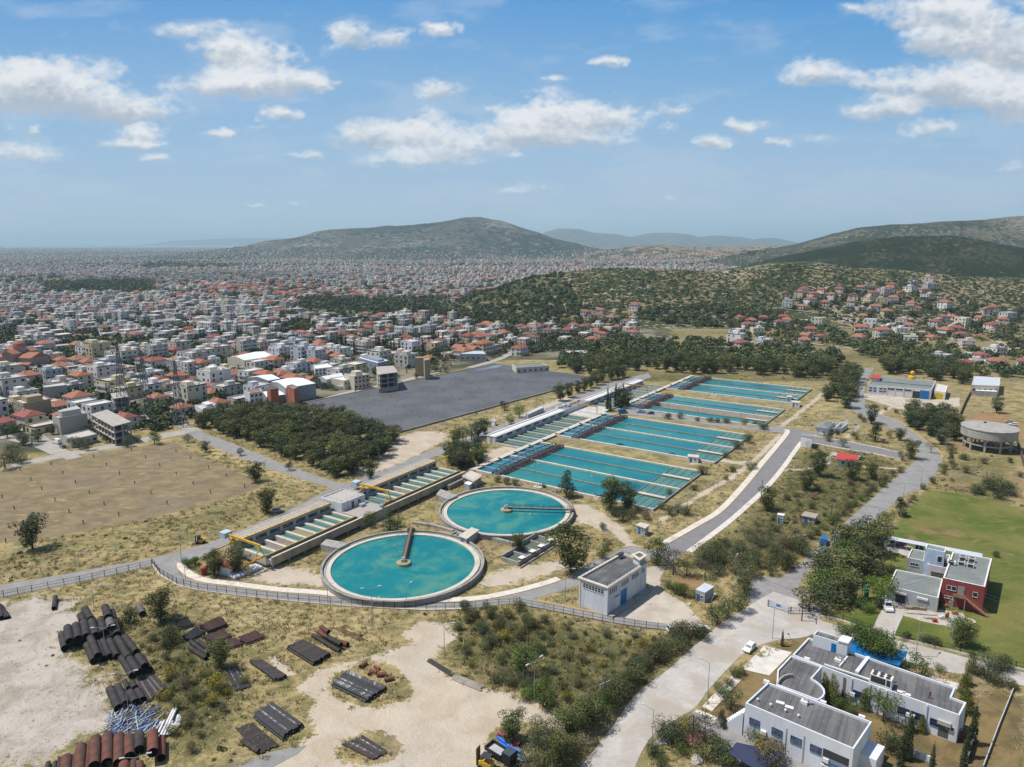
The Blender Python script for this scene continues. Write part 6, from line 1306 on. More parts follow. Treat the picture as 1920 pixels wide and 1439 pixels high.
park('parked_car', 52, 806, 140, DRK, 'dark car parked by the hedge in the town street'); park('parked_car', 63, 812, 140, (.05, .06, .10), 'dark blue car, lower of two in the town street')
park('parked_van', 107, 832, 150, WHT, 'white camper van at the lower end of town street'); park('parked_car', 118, 840, 140, (.2, .2, .2), 'grey car below the white camper van'); park('parked_car', 238, 819, 20, SIL, 'silver car on the track below the unfinished building')
park('parked_car', 1316, 1184, 15, WHT, 'white car half hidden at the hedge end by the yard'); park('parked_car', 1265, 1184, 10, WHT, 'white car parked behind the fence by the concrete yard')
park('parked_car', 1892, 793, 150, SIL, 'silver car beyond the water tower, left one'); park('parked_car', 1900, 798, 150, WHT, 'white car beyond the water tower, right one'); park('parked_van', 636, 731, 200, WHT, 'white van outside the cream sheds by the reservoir')
for s in VT.values(): drop_template(s)
# wheel loader / forklift on the perimeter road
x, y = P(376, 1019); t = thing('forklift', 'small yellow loader driving on the perimeter road, by the pines', 'loader', (x, y, 0)); a = .35
def fb(par, name, dx, dy, z, sx, sy, sz, mat): b = MB(); b.box((x + dx * math.cos(a) - dy * math.sin(a), y + dx * math.sin(a) + dy * math.cos(a), z), (sx, sy, sz), a); return b.build(name, mat, par)
fb(t, 'body', .5, 0, .95, 2.2, 1.4, 1.0, M_YELLOW); fb(t, 'cab', -.3, 0, 1.9, 1.1, 1.2, 1.2, M_GLASS); fb(t, 'cab_roof', -.3, 0, 2.55, 1.3, 1.4, .12, M_DSTEEL); fb(t, 'mast', -1.3, 0, 1.5, .2, 1.1, 2.6, M_DSTEEL); fb(t, 'fork', -1.9, 0, .2, 1.1, .9, .1, M_DSTEEL)
for i in (-.7, 1.1):
 for j in (-.75, .75): b = MB(); p0 = (x + i * math.cos(a) - j * math.sin(a), y + i * math.sin(a) + j * math.cos(a), .42); b.tube((p0[0] + .15 * math.sin(a), p0[1] - .15 * math.cos(a), .42), (p0[0] - .15 * math.sin(a), p0[1] + .15 * math.cos(a), .42), .42, .42, 14); b.build('wheel', M_TYRE, t)
# black flatbed trailer and loader at the bottom edge
x, y = P(936, 1421); t = thing('trailer', 'black open-bed truck with white load floor, beside the blue pipes', 'truck', (x, y, 0)); a = math.atan2(P(962, 1434)[1] - P(920, 1408)[1], P(962, 1434)[0] - P(920, 1408)[0])
BLK = wm('black_paint', (.022, .023, .027), .2, 1, .5)
fb(t, 'chassis', 1.0, 0, .75, 6.6, 1.0, .3, BLK); fb(t, 'bed_floor', -.6, 0, 1.1, 3.8, 2.2, .1, wm('pale_load_floor', (.42, .42, .42), .2, 1, .7));
for nm, dx, dy, sx, sy in (('side_board', -.6, 1.15, 3.9, .1), ('side_board', -.6, -1.15, 3.9, .1), ('tail_board', -2.5, 0, .1, 2.4), ('head_board', 1.35, 0, .12, 2.4)): fb(t, nm, dx, dy, 1.45, sx, sy, .75, BLK)
fb(t, 'cab', 2.5, 0, 1.75, 1.9, 2.2, 1.7, BLK); fb(t, 'cab_roof', 2.5, 0, 2.64, 1.8, 2.1, .1, wm('dark_slate_paint', (.06, .075, .09), .2, 1, .5)); fb(t, 'windscreen', 3.46, 0, 2.0, .04, 1.9, .7, M_GLASS)
for i in (-1.6, 2.6):
 for j in (-.95, .95): b = MB(); p0 = (x + i * math.cos(a) - j * math.sin(a), y + i * math.sin(a) + j * math.cos(a)); b.tube((p0[0] + .15 * math.sin(a), p0[1] - .15 * math.cos(a), .48), (p0[0] - .15 * math.sin(a), p0[1] + .15 * math.cos(a), .48), .48, .48, 14); b.build('wheel', M_TYRE, t)
x, y = P(912, 1440); a += .2; t = thing('forklift', 'yellow forklift with dark cab roof cut by the bottom edge', 'loader', (x, y, 0))
fb(t, 'body', 0, 0, .95, 2.4, 1.5, 1.0, M_YELLOW); fb(t, 'cab_roof', 0, 0, 2.5, 1.7, 1.5, .14, M_DSTEEL)
for i in (-.7, .7):
 for j in (-.65, .65): fb(t, 'cab_post', i, j, 1.9, .1, .1, 1.2, M_DSTEEL)
fb(t, 'mast', -1.7, 0, 1.9, .2, 1.2, 3.4, wm('mast_steel', (.16, .11, .04), .2, 1, .7))
for i in (-.8, .8):
 for j in (-.8, .8): b = MB(); p0 = (x + i * math.cos(a) - j * math.sin(a), y + i * math.sin(a) + j * math.cos(a)); b.tube((p0[0] + .15 * math.sin(a), p0[1] - .15 * math.cos(a), .4), (p0[0] - .15 * math.sin(a), p0[1] + .15 * math.cos(a), .4), .4, .4, 12); b.build('wheel', M_TYRE, t)
x, y = P(1515, 1043); a = 1.0; t = thing('waste_bin', 'blue wheeled waste container at the shrub edge of asphalt road', 'bin', (x, y, 0)); fb(t, 'body', 0, 0, .75, 1.5, 1.1, 1.1, M_BLUE); fb(t, 'lid', 0, 0, 1.36, 1.6, 1.2, .14, wm('blue_lid', (.02, .2, .5), .1, 1, .4))
for i in (-.6, .6): fb(t, 'wheel', i, -.4, .1, .15, .15, .2, M_TYRE)
x, y = P(1622, 1122); a = 0; t = thing('lifeguard_tower', 'green ladder tower on the lawn beside the white van', 'tower', (x, y, 0)); G_ = wm('green_paint', (.02, .25, .17), .1, 1, .5)
for i in (-.55, .55):
 for j in (-.5, .5): fb(t, 'leg', i, j, 1.9, .12, .12, 3.8, G_)
fb(t, 'platform', 0, 0, 2.3, 1.3, 1.2, .12, G_); fb(t, 'front_panel', 0, -.56, 1.2, 1.1, .06, 1.6, G_); fb(t, 'top_frame', 0, 0, 3.8, 1.3, 1.2, .1, G_)
# pallets and scrap around the red building
JK = [(1716, 1143, 'stack of timber rails on the yard before the grey workshop', 5.5, .8, .9, (.28, .22, .16)), (1728, 1152, 'pale planks lying along the lawn edge', 7, .7, .3, (.42, .42, .42)), (1745, 1160, 'grey sheet stack by the lawn edge, right of planks', 3, 1, .5, (.40, .42, .45)), (1752, 1166, 'red drum at the lawn edge before the red building', 1.0, 1.0, .9, (.42, .06, .03)), (1764, 1160, 'white sack heap before the red building', 1.2, 1.0, .9, (.6, .6, .6)), (1775, 1160, 'rusty frame standing before the red building', .8, .5, 1.8, (.30, .12, .06)), (1782, 1136, 'wrapped pallet against the red building', 1.1, 1.0, 2.0, (.40, .34, .30)), (1772, 1140, 'brown crate by the workshop corner', 1.4, 1.0, 1.0, (.26, .14, .08)), (1790, 1152, 'wooden crate beside the blue sheets', 1.3, 1.1, 1.0, (.30, .17, .10)), (1786, 1164, 'blue-grey sheets on the ground before the red building', 2.4, 1.8, .3, (.25, .32, .38)), (1750, 1141, 'rusty machine parts by the workshop shutter', 2.2, 1.0, .9, (.25, .15, .11)), (1714, 1129, 'brown crates between the two workshop shutters', 1.4, .9, 1.0, (.28, .17, .11)), (1704, 1128, 'pinkish boxes by the open garage', 1.3, .6, .6, (.45, .28, .24))]
for u, v, lb, sx, sy, sz, col in JK:
 x, y = P(u, v); a = -.22 + random.uniform(-.1, .1); t = thing('crate' if 'crate' in lb else 'material_pile', lb, 'yard material', (x, y, 0)); m = wm('yard_' + lb[:14].replace(' ', '_'), col, .3, 1.5, .85)
 k = 3 if sx > 1.8 else 2
 for i in range(k): fb(t, 'piece', (i - (k - 1) / 2) * sx / k * .9, random.uniform(-.1, .1), sz * (.35 + .12 * (i % 2)), sx / k * .86, sy * random.uniform(.8, 1), sz * (.7 + .24 * (i % 2)), m)
 fb(t, 'pallet', 0, 0, .06, sx, sy, .1, wm('pallet_wood', (.3, .22, .14), .2, 1, .9))
# ====== people (one skin each)
def person(label, x, y, z, rz, shirt, trou, hair, pose=0, helmet=None):
 me = bpy.data.meshes.new('person');
 V = [(0, 0, .95), (0, 0, 1.15), (0, .01, 1.38), (0, .02, 1.50), (0, .03, 1.60), (0, .02, 1.72), (.19, 0, 1.42), (.25, .02, 1.15), (.24, -.10, .92), (.24, -.14, .82), (-.19, 0, 1.42), (-.25, .04, 1.15), (-.23, -.08, .92), (-.23, -.12, .82), (.10, 0, .90), (.12, -.03 - .06 * pose, .50), (.13, .02, .08), (.14, -.14, .03), (-.10, 0, .90), (-.12, .03 + .1 * pose, .50), (-.13, .05 + .1 * pose, .08), (-.14, -.10 + .1 * pose, .03)]
 E_ = [(0, 1), (1, 2), (2, 3), (3, 4), (4, 5), (2, 6), (6, 7), (7, 8), (8, 9), (2, 10), (10, 11), (11, 12), (12, 13), (0, 14), (14, 15), (15, 16), (16, 17), (0, 18), (18, 19), (19, 20), (20, 21)]
 rad = [(.15, .11), (.15, .10), (.17, .11), (.055, .055), (.09, .10), (.07, .08), (.065, .065), (.048, .048), (.036, .036), (.03, .045), (.065, .065), (.048, .048), (.036, .036), (.03, .045), (.10, .10), (.065, .065), (.045, .05), (.04, .035), (.10, .10), (.065, .065), (.045, .05), (.04, .035)]
 me.from_pydata(V, E_, []); o = bpy.data.objects.new('person', me); COL.objects.link(o)
 sk = o.modifiers.new('skin', 'SKIN'); ss_ = o.modifiers.new('sub', 'SUBSURF'); ss_.levels = 2; ss_.render_levels = 2
 for i, r in enumerate(rad): me.skin_vertices[0].data[i].radius = r
 me.skin_vertices[0].data[0].use_root = True
 dg = bpy.context.evaluated_depsgraph_get(); m2 = bpy.data.meshes.new_from_object(o.evaluated_get(dg)); bpy.data.objects.remove(o)
 m2.name = 'person'; sm_ = wm('skin_tone', (.42, .25, .17), .1, 3, .6)
 for m in (sm_, wm('cloth_' + shirt[0], shirt[1], .1, 4, .9), wm('cloth_' + trou[0], trou[1], .1, 4, .9), wm('shoe_leather', (.02, .02, .02), .1, 3, .7), wm('hair_' + hair[0], hair[1], .2, 5, .8)): m2.materials.append(m)
 for f in m2.polygons:
  c = f.center; f.material_index = 4 if c.z > 1.68 or (c.z > 1.58 and c.y > .06) else 0 if c.z > 1.475 else 0 if (abs(c.x) > .2 and c.z < 1.2) else 1 if c.z > .95 else 3 if c.z < .07 else 2
  f.use_smooth = True
 o = link('person', m2, (x, y, z)); o.rotation_euler = (0, 0, rz); tag(o, label, 'person')
 b = MB(); b.lathe((0, -.075, 0), [(0, 1.60), (.014, 1.605), (.018, 1.625), (0, 1.65)], 8); b.build('nose', sm_, o, world=False)
 for s in (-1, 1): b = MB(); b.box((s * .033, -.062, 1.645), (.022, .02, .012)); b.build('eye', M_DSTEEL, o, world=False)
 if helmet: b = MB(); b.lathe((0, .02, 0), [(.14, 1.71), (.115, 1.72), (.105, 1.78), (.06, 1.84), (0, 1.855)], 14); b.build('helmet', helmet, o, world=False)
 return o
person('person in red top and dark trousers standing on the rear laboratory roof', *P(1742.5, 1310, HB), HB, R(20), ('red', (.50, .03, .045)), ('navy', (.035, .045, .07)), ('brown', (.05, .03, .02)), .6)
person('person in blue overalls and yellow helmet beside the rooftop chiller', *P(1671.5, 1279, HB), HB, R(-60), ('blue', (.10, .17, .30)), ('blue2', (.07, .12, .22)), ('dark', (.02, .015, .012)), .2, M_YELLOW)
# ====== fences, lamps, poles
MARKS += [('white pump house', 1150, 1090), ('nearer round tank', 757, 1060), ('farther round tank', 950, 957), ('guard house', 425, 1060), ('control house', 645, 940), ('red service building', 1800, 1080), ('white laboratory', 1560, 1320), ('round water tower', 1855, 830), ('white workshop', 1690, 730),
   ('red-roofed house', 1588, 862), ('first settling basin', 1110, 900), ('second settling basin', 1250, 830), ('third settling basin', 1350, 770), ('farthest settling basin', 1410, 735), ('dark covered reservoir', 830, 745), ('brown field', 240, 920), ('big black pipe stack', 170, 1200), ('brown pipe stacks', 415, 1190), ('grassy pipe island', 690, 1280), ('blue gate', 1459, 1146), ('ruined house', 1545, 800), ('near white hall', 990, 800), ('rusty pipe row', 220, 1400), ('square pipe stack', 580, 1220), ('big lower pipe stack', 520, 1345), ('grey shed', 1322, 1105), ('white hut with slab roof', 1205, 990), ('blue van by the shrubs', 1544, 1019), ('white hatchback', 1405, 1219), ('red gorse corner', 1300, 1390), ('black truck', 940, 1420), ('concrete flumes', 640, 1025), ('sandy clearing', 820, 1300)]
M_POST = wm('grey_lamp_post', (.30, .33, .35), .1, 2, .5); M_FENCE = wm('black_iron', (.018, .018, .02), .2, 2, .6); M_WOOD = wm('tarred_wood', (.06, .045, .035), .3, 2, .9)
LAMPS = []
def lamp(bu, bv, tu, tv, arms, ang=None):
 x, y = P(bu, bv);
 d = ray(tu, tv); k = y / d[1]; h = max(4.5, min(12, CAM_H + k * d[2]))
 t = thing('street_lamp', 'lamp', 'street lamp', (x, y, 0), 0, 'street lamps along the roads and yards')
 b = MB(); b.tube((x, y, 0), (x, y, h), .09, .055, 8); b.build('post', M_POST, t)
 a = ang if ang is not None else F2.ang
 for s in ((-1, 1) if arms == 2 else (1,)):
  b = MB(); e = (x + s * math.cos(a) * 1.7, y + s * math.sin(a) * 1.7, h + .35); b.bar((x, y, h - .05), e, .07, .07); ar = b.build('arm', M_POST, t)
  b = MB(); c = (x + s * math.cos(a) * 2.1, y + s * math.sin(a) * 2.1, h + .4); b.box(c, (.85, .28, .14), a); b.build('lamp_head', wm('lamp_white', (.48, .51, .54), .05, 2, .4), ar)
 LAMPS.append((t, 'grey double-arm street lamp' if arms == 2 else 'grey single-arm street lamp'))
for q in ((498, 1220, 491, 1155, 2, .2), (200, 1237, 200, 1178, 2, .25), (241, 1334, 241, 1264, 2, .3), (260, 1470, 258, 1421, 2, .3), (176, 1140, 174, 1105, 1), (698, 1168, 703, 1104, 2, .3), (762, 1137, 760, 1100, 1), (615, 1131, 610, 1101, 1), (833.6, 1235.5, 832, 1172, 2, .1), (1001.6, 1317, 1002, 1242, 2, .8), (1060, 1124.6, 1061, 1067, 2, -.3), (1326, 1320, 1329, 1243, 1, 2.6), (1222, 1411, 1226, 1331, 1, 2.6), (1333, 1153.7, 1335, 1130, 1), (1377, 1120, 1376, 1098, 1), (1717, 1231, 1724, 1166, 1, .8), (1782.5, 1214.7, 1784, 1178, 1, 2.8), (1448, 1198, 1449.7, 1137, 1, 1.6), (340, 1048.5, 335, 997, 1), (150, 1068, 149, 1043, 1), (348, 1086, 347, 1050, 1), (622, 883, 621, 849, 1, 2.6), (552, 862.5, 552, 838, 1), (666, 883, 662, 860, 1, 2.4), (493, 839, 493, 815, 1), (1004, 907, 1003, 874, 2), (1113.5, 928, 1113, 892, 2), (1232, 1005, 1229, 964, 1, 2.4), (1068, 936, 1071, 922, 1, .6), (987, 994.6, 986, 978, 1), (893, 839, 892, 808, 1), (1250, 849, 1251, 817, 1), (1288, 965, 1289, 928, 1, .3), (1646, 988, 1645, 952, 1, 2.8), (1376.5, 1074, 1376.5, 1057, 1), (1726, 912, 1727, 878, 1), (1692, 949, 1694.6, 909, 1), (1772, 854, 1773, 820, 1, 2.6), (1696, 766, 1696, 742, 1), (1611, 738, 1612, 712, 1), (1345, 918, 1345, 893, 1), (1510, 949, 1509, 927, 1, 2.9), (1484, 908, 1484, 880, 1), (1364, 880, 1364, 856, 1), (700, 1165, 699, 1130, 1)): lamp(*q)
autolabel(LAMPS)
def pole(bu, bv, tu, tv, cross, label, a=.6):
 x, y = P(bu, bv); d = ray(tu, tv); h = CAM_H + y / d[1] * d[2]
 t = thing('utility_pole', label, 'pole', (x, y, 0), 0, None); b = MB(); b.tube((x, y, 0), (x, y, h), .15, .1, 8); b.build('post', M_WOOD, t)
 if cross: b = MB(); b.bar((x - math.cos(a) * 1.5, y - math.sin(a) * 1.5, h - .4), (x + math.cos(a) * 1.5, y + math.sin(a) * 1.5, h - .4), .14, .14); b.build('crossarm', M_POST, t)
 return (x, y, h - .35)
w1 = pole(1133, 1331, 1134.7, 1277, True, 'wooden utility pole with crossarm in the roadside thicket'); w2 = pole(1395, 1106, 1397, 1068, True, 'utility pole with crossarm behind the hedge near blue gate'); w0 = pole(1297, 1411, 1298, 1342, False, 'bare brown wooden pole beside pink flowering bush'); w3 = pole(1557.7, 974, 1557, 943, True, 'dark utility pole beside the tan-roofed concrete hut')
pole(1427, 938, 1427, 900, False, 'thin pole in the shrubs right of the kerbed road'); w4 = pole(1503, 1165, 1506, 1115, True, 'utility pole in front of the big evergreen grove', 1.2)
def wire(label, pts, n=12):
 b = MB()
 for (a, c) in zip(pts, pts[1:]):
  for o in (-.9, .9):
   L = math.dist(a, c); p = None; nx, ny = -(c[1] - a[1]) / L * o, (c[0] - a[0]) / L * o
   for i in range(n + 1):
    f = i / n; q = (a[0] + (c[0] - a[0]) * f + nx, a[1] + (c[1] - a[1]) * f + ny, a[2] + (c[2] - a[2]) * f - L * .03 * 4 * f * (1 - f))
    if p: b.bar(p, q, .035, .035)
    p = q
 tag(b.build('power_line', wm('cable', (.09, .09, .09), .1, 2, .6), None, pts[0]), label, 'power line')
x_, y_ = P(2010, 1240); wire('pair of thin cables crossing the green lawn toward the right', [w4, (*P(1750, 1140), 9), (x_, y_, 9)]); wire('pair of thin cables over the scrub, from thicket pole to gate pole', [(*P(960, 1440), 8), w1, w2]); wire('pair of thin cables from gate pole to the grove pole', [w2, w4])
def fence(label, pts, h=2.0, step=2.6, base=None, mat=None, rails=3, n_max=100):
 g = PL(pts); t = thing('fence', label, 'fence', (*g[0], 0)); r = MB(); ps = []
 for a, c in zip(g, g[1:]):
  L = math.dist(a, c); k = max(1, round(L / step))
  for i in range(k): ps.append((a[0] + (c[0] - a[0]) * i / k, a[1] + (c[1] - a[1]) * i / k))
  for j in range(rails): z = h * (.12 + .83 * j / (rails - 1)); r.bar((*a, z), (*c, z), .05, .06)
  m = int(L / .42)
  for i in range(m): f = (i + .5) / m; x, y = a[0] + (c[0] - a[0]) * f, a[1] + (c[1] - a[1]) * f; r.bar((x, y, h * .12), (x, y, h * .97), .022, .022)
 r.build('rail_panel', mat or M_FENCE, t)
 ps.append(g[-1])
 pm = MB(); pm.box((0, 0, h * .52), (.11, .11, h * 1.04)); pm = pm.build('post', mat or M_FENCE, None); pm.parent = t
 for k, p in enumerate(ps[:n_max]):
  o = pm if k == 0 else pm.copy()
  if k: COL.objects.link(o); o.parent = t
  o.location = (p[0] - g[0][0], p[1] - g[0][1], 0)
 if base:
  b = MB()
  for a, c in zip(g, g[1:]): b.bar((*a, base / 2), (*c, base / 2), .3, base)
  b.build('base_wall', M_KERB, t)
fence('black iron fence along the left stretch of perimeter road', [(-20, 1125), (60, 1110), (150, 1092), (285, 1062)], 1.9, 3.2)
fence('black iron fence on white plinth, curving before the round tank', [(286, 1060), (300, 1079), (332, 1098), (372, 1108), (425, 1115), (482, 1122), (560, 1130), (640, 1137), (720, 1142), (800, 1146), (870, 1144)], 2.2, 2.7, .35)
fence('dark fence below the white pump house and its yard', [(870, 1144), (935, 1136), (975, 1135), (1020, 1144), (1075, 1155), (1130, 1166), (1190, 1176), (1255, 1184), (1300, 1190)], 1.9, 3.0)
fence('black fence on low wall left of the lawn driveway', [(1478, 1152), (1520, 1152), (1580, 1166), (1632, 1184)], 1.8, 3.0, .45)
fence('black fence on low wall along the lawn, right of driveway', [(1674, 1196), (1730, 1209), (1800, 1226), (1870, 1245), (1940, 1264)], 1.8, 3.2, .45)
g = [P(1440, 1138), P(1482, 1151)]; t = thing('gate', 'blue and white metal gate closing the asphalt road', 'gate', (*g[0], 0)); b = MB(); A, d, n, L = edge(*g)
for i in range(int(L / .3)): p0 = A + d * (i * .3); b.bar((p0.x, p0.y, .15), (p0.x, p0.y, 1.75), .05, .05)
for z in (.15, .95, 1.75): b.bar((*g[0], z), (*g[1], z), .08, .1)
b.build('gate_leaf', wm('pale_blue_steel', (.30, .42, .58), .1, 1, .6), t); b = MB(); p0 = A + d * (L * .45); b.box((p0.x, p0.y - .06, 1.2), (1.1, .08, .6), math.atan2(d.y, d.x)); b.build('sign_plate', M_BLUE, t)
for p0 in g: b = MB(); b.box((*p0, 1.0), (.35, .35, 2.0)); b.build('post', M_GREYW, t)
def wall(label, pts, h, w, mat, name='wall'):
 g = PL(pts); b = MB()
 for a, c in zip(g, g[1:]): b.bar((*a, h / 2), (*c, h / 2), w, h)
 tag(b.build(name, mat, None, (*g[0], 0)), label, 'wall')
wall('dark boundary wall behind the long workshop, seen edge-on', [(1826, 726), (1810, 756), (1797, 786)], 1.8, .3, wm('dark_red_wall', (.13, .085, .075), .2, .6, .9), 'boundary_wall')
wall('dark boundary wall right of the water tower', [(1903, 818), (1912, 850), (1925, 890)], 2.0, .3, wm('dark_red_wall', (.13, .085, .075), .2, .6, .9), 'boundary_wall')
wall('pale grey plank fence at the lower right edge', [(1902, 1290), (1873, 1362), (1843, 1442)], .8, .14, wm('plank_grey', (.5, .5, .5), .2, 1.5, .85), 'plank_fence')
wall('low concrete retaining strip below the workshop yard', [(1478, 1010), (1530, 1004)], .5, .4, M_CONC, 'kerb_wall')
for u, v, lb, s in ((1307, 1427, 'pale boulder in the grass at the bottom, below pink bush', 1.1), (1217, 1133, 'white sack on the grass below the grey shed', .5), (1293, 1134, 'white rubbish bag beside bushes near grey shed', .6), (1770, 776, 'white rubble heap on the ground below workshop', 3.0)):
 x, y = P(u, v); b = MB(); b.lathe((x, y, 0), [(s, 0), (s * .95, s * .35), (s * .6, s * .6), (0, s * .66)], 9); b.v = [(a + random.uniform(-.12, .12) * s, c + random.uniform(-.12, .12) * s, max(0, z + random.uniform(-.08, .08) * s)) for a, c, z in b.v]; tag(b.build('boulder' if 'boulder' in lb else 'rubble_heap', wm('pale_rock', (.52, .48, .42), .2, 1.5, .9), None, (x, y, 0)), lb, 'boulder' if 'boulder' in lb else 'rubble')
# ====== trees and shrubs
M_LEAF = attr_mat('foliage', .75, .12); _n = NT(M_LEAF); _b = _n.n['Principled BSDF']; _c = _b.inputs['Base Color'].links[0].from_socket; _r = _n.node('ShaderNodeMapRange', {0: _n.node('ShaderNodeObjectInfo').outputs['Random'], 3: .70, 4: 1.35}).outputs[0]; _n.l.new(_n.node('ShaderNodeVectorMath', {0: _c, 'Scale': _r}, operation='SCALE').outputs[0], _b.inputs['Base Color']); M_BARK = wm('bark', (.10, .075, .055), .3, 3, .95)
def crown(rng, clumps, per, ls, pal, flower=None, flat=.5):
 """cloud of small leaf sprays through the volume of the clumps; one random tone per clump"""
 V, F, C = [], [], []
 for (cx, cy, cz, rx, ry, rz) in clumps:
  n = max(6, int(per * (rx * ry * rz) ** (2 / 3) / .6)); d = rng.normal(size=(n, 3)); d /= np.linalg.norm(d, axis=1)[:, None]
  rr = rng.uniform(.5, 1.04, (n, 1)) ** .6; p = d * rr * np.array([rx, ry, rz]) + np.array([cx, cy, cz])
  nm = d * np.array([1 / rx, 1 / ry, 1 / rz]) ; nm /= np.linalg.norm(nm, axis=1)[:, None]; nm = nm + rng.normal(0, .40, (n, 3)); nm[:, 2] += flat * .5; nm /= np.linalg.norm(nm, axis=1)[:, None]
  t = np.cross(nm, rng.normal(size=(n, 3))); t /= np.linalg.norm(t, axis=1)[:, None]; b = np.cross(nm, t)
  s = ls * rng.uniform(.6, 1.3, (n, 1)); w = s * rng.uniform(.5, .9, (n, 1))
  q = np.stack([p - t * s - b * w * .4, p + t * s * .1 - b * w, p + t * s + b * w * .3, p - t * s * .1 + b * w], 1)
  base = pal[rng.integers(len(pal))] * rng.uniform(.78, 1.22); c = base[None, :] * rng.uniform(.72, 1.3, (n, 1))
  if flower is not None: k = (rng.random(n) < flower[1]) & (nm[:, 2] > -.1); c[k] = np.array(flower[0]) * rng.uniform(.7, 1.2, (k.sum(), 1))
  V.append(q.reshape(-1, 3)); C.append(np.repeat(c, 4, 0))
 V = np.concatenate(V); C = np.concatenate(C); return V, np.arange(len(V)).reshape(-1, 4), C
A3 = lambda *q: [np.array(x) for x in q]
PINE = A3((.076, .092, .030), (.098, .108, .034), (.060, .078, .028), (.118, .120, .044)); DPINE = A3((.052, .070, .030), (.066, .082, .035), (.043, .058, .027), (.076, .086, .038)); LEAFY = A3((.07, .105, .024), (.088, .122, .028), (.056, .085, .022)); OLIVE = A3((.10, .115, .062), (.085, .10, .05), (.115, .125, .075))
CYP = A3((.030, .044, .020), (.040, .054, .022)); THU = A3((.095, .105, .018), (.065, .085, .018), (.12, .125, .022)); BRIGHT = A3((.085, .135, .018), (.10, .15, .022), (.07, .115, .016)); SHR = A3((.080, .092, .032), (.100, .108, .038), (.065, .078, .028), (.12, .115, .05)); DRY = A3((.14, .115, .06), (.11, .10, .05), (.16, .13, .07)); PLUM = A3((.085, .06, .05), (.07, .055, .045), (.1, .075, .06)); GORSE = A3((.10, .10, .03), (.12, .115, .03))
def shape(rng, kind, h):
 cl = []
 if kind == 'pine':
  for k in range(34):
   z = h * rng.uniform(.16, .95); f = (z / h); R = h * .36 * math.sin(math.pi * min(1, .22 + .80 * (1 - f) ** .8)) + h * .04; a = rng.uniform(0, 6.28); r = R * rng.uniform(.2, .95); s = h * rng.uniform(.09, .16); cl.append((r * math.cos(a), r * math.sin(a), z, s * 1.25, s * 1.25, s * .8))
  cl.append((0, 0, h * .55, h * .22, h * .22, h * .33))
 elif kind == 'tallpine':
  for k in range(40):
   z = h * rng.uniform(.16, .98); R = h * .22 * (1.05 - abs(z / h - .4) * 1.1); a = rng.uniform(0, 6.28); r = R * rng.uniform(.2, 1); s = h * rng.uniform(.06, .10); cl.append((r * math.cos(a), r * math.sin(a), z, s * 1.4, s * 1.4, s * .8))
 elif kind == 'round':
  for k in range(20):
   d = rng.normal(size=3); d /= np.linalg.norm(d); s = h * rng.uniform(.12, .2); cl.append((d[0] * h * .33, d[1] * h * .33, h * .52 + d[2] * h * .30, s * 1.1, s * 1.1, s * .9))
  cl.append((0, 0, h * .52, h * .32, h * .32, h * .32))
 elif kind == 'spread':
  for k in range(20):
   a = rng.uniform(0, 6.28); r = h * rng.uniform(.05, .46); s = h * rng.uniform(.13, .2); cl.append((r * math.cos(a), r * math.sin(a), h * rng.uniform(.5, .9), s * 1.2, s * 1.2, s * .7))
 elif kind == 'cypress':
  for k in range(14):
   z = h * (.06 + .9 * k / 13); r = h * .085 * (1 - (k / 13) ** 2.2) + .08; cl.append((rng.uniform(-.1, .1), rng.uniform(-.1, .1), z, r, r, h * .07))
 elif kind == 'cone':
  for k in range(10):
   f = k / 9; r = h * .27 * (1 - f) ** .75 + h * .03; cl.append((rng.uniform(-.04, .04) * h, rng.uniform(-.04, .04) * h, h * (.1 + .86 * f), r, r, h * .10))
 elif kind == 'conifer':
  for k in range(36):
   f = rng.uniform(0, 1); a = rng.uniform(0, 6.28); r = h * .40 * (1 - f) * rng.uniform(.4, 1) + h * .02; s = h * rng.uniform(.08, .13); cl.append((r * math.cos(a), r * math.sin(a), h * (.1 + .86 * f), s * 1.3, s * 1.3, s * .7))
  cl.append((0, 0, h * .38, h * .2, h * .2, h * .34))
 elif kind == 'shrub':
  for k in range(8):
   a = rng.uniform(0, 6.28); r = h * rng.uniform(.0, .5); s = h * rng.uniform(.24, .38); cl.append((r * math.cos(a), r * math.sin(a), h * rng.uniform(.26, .66), s, s, s * .85))
  cl.append((0, 0, h * .42, h * .48, h * .48, h * .4))
 return cl
def trunk_mb(kind, h, rng):
 b = MB()
 if kind in ('shrub',):
  for k in range(3): a = rng.uniform(0, 6.28); b.tube((0, 0, 0), (h * .25 * math.cos(a), h * .25 * math.sin(a), h * .5), h * .03, h * .015, 5)
  return b
 top = h * (.9 if kind in ('cypress', 'cone', 'conifer', 'tallpine') else .62); r = h * .024
 pz = [(0, 0, 0), (h * rng.uniform(-.02, .02), h * rng.uniform(-.02, .02), top * .5), (h * rng.uniform(-.03, .03), h * rng.uniform(-.03, .03), top)]
 b.tube(pz[0], pz[1], r * 1.25, r * .85, 7); b.tube(pz[1], pz[2], r * .85, r * .3, 7)
 if kind in ('pine', 'round', 'spread', 'tallpine'):
  for k in range(6): a = k * 1.05 + rng.uniform(0, .5); z = top * rng.uniform(.4, .85); l = h * (.24 if kind != 'spread' else .36); b.tube((0, 0, z), (l * math.cos(a), l * math.sin(a), z + h * .14), r * .45, r * .15, 5)
 return b
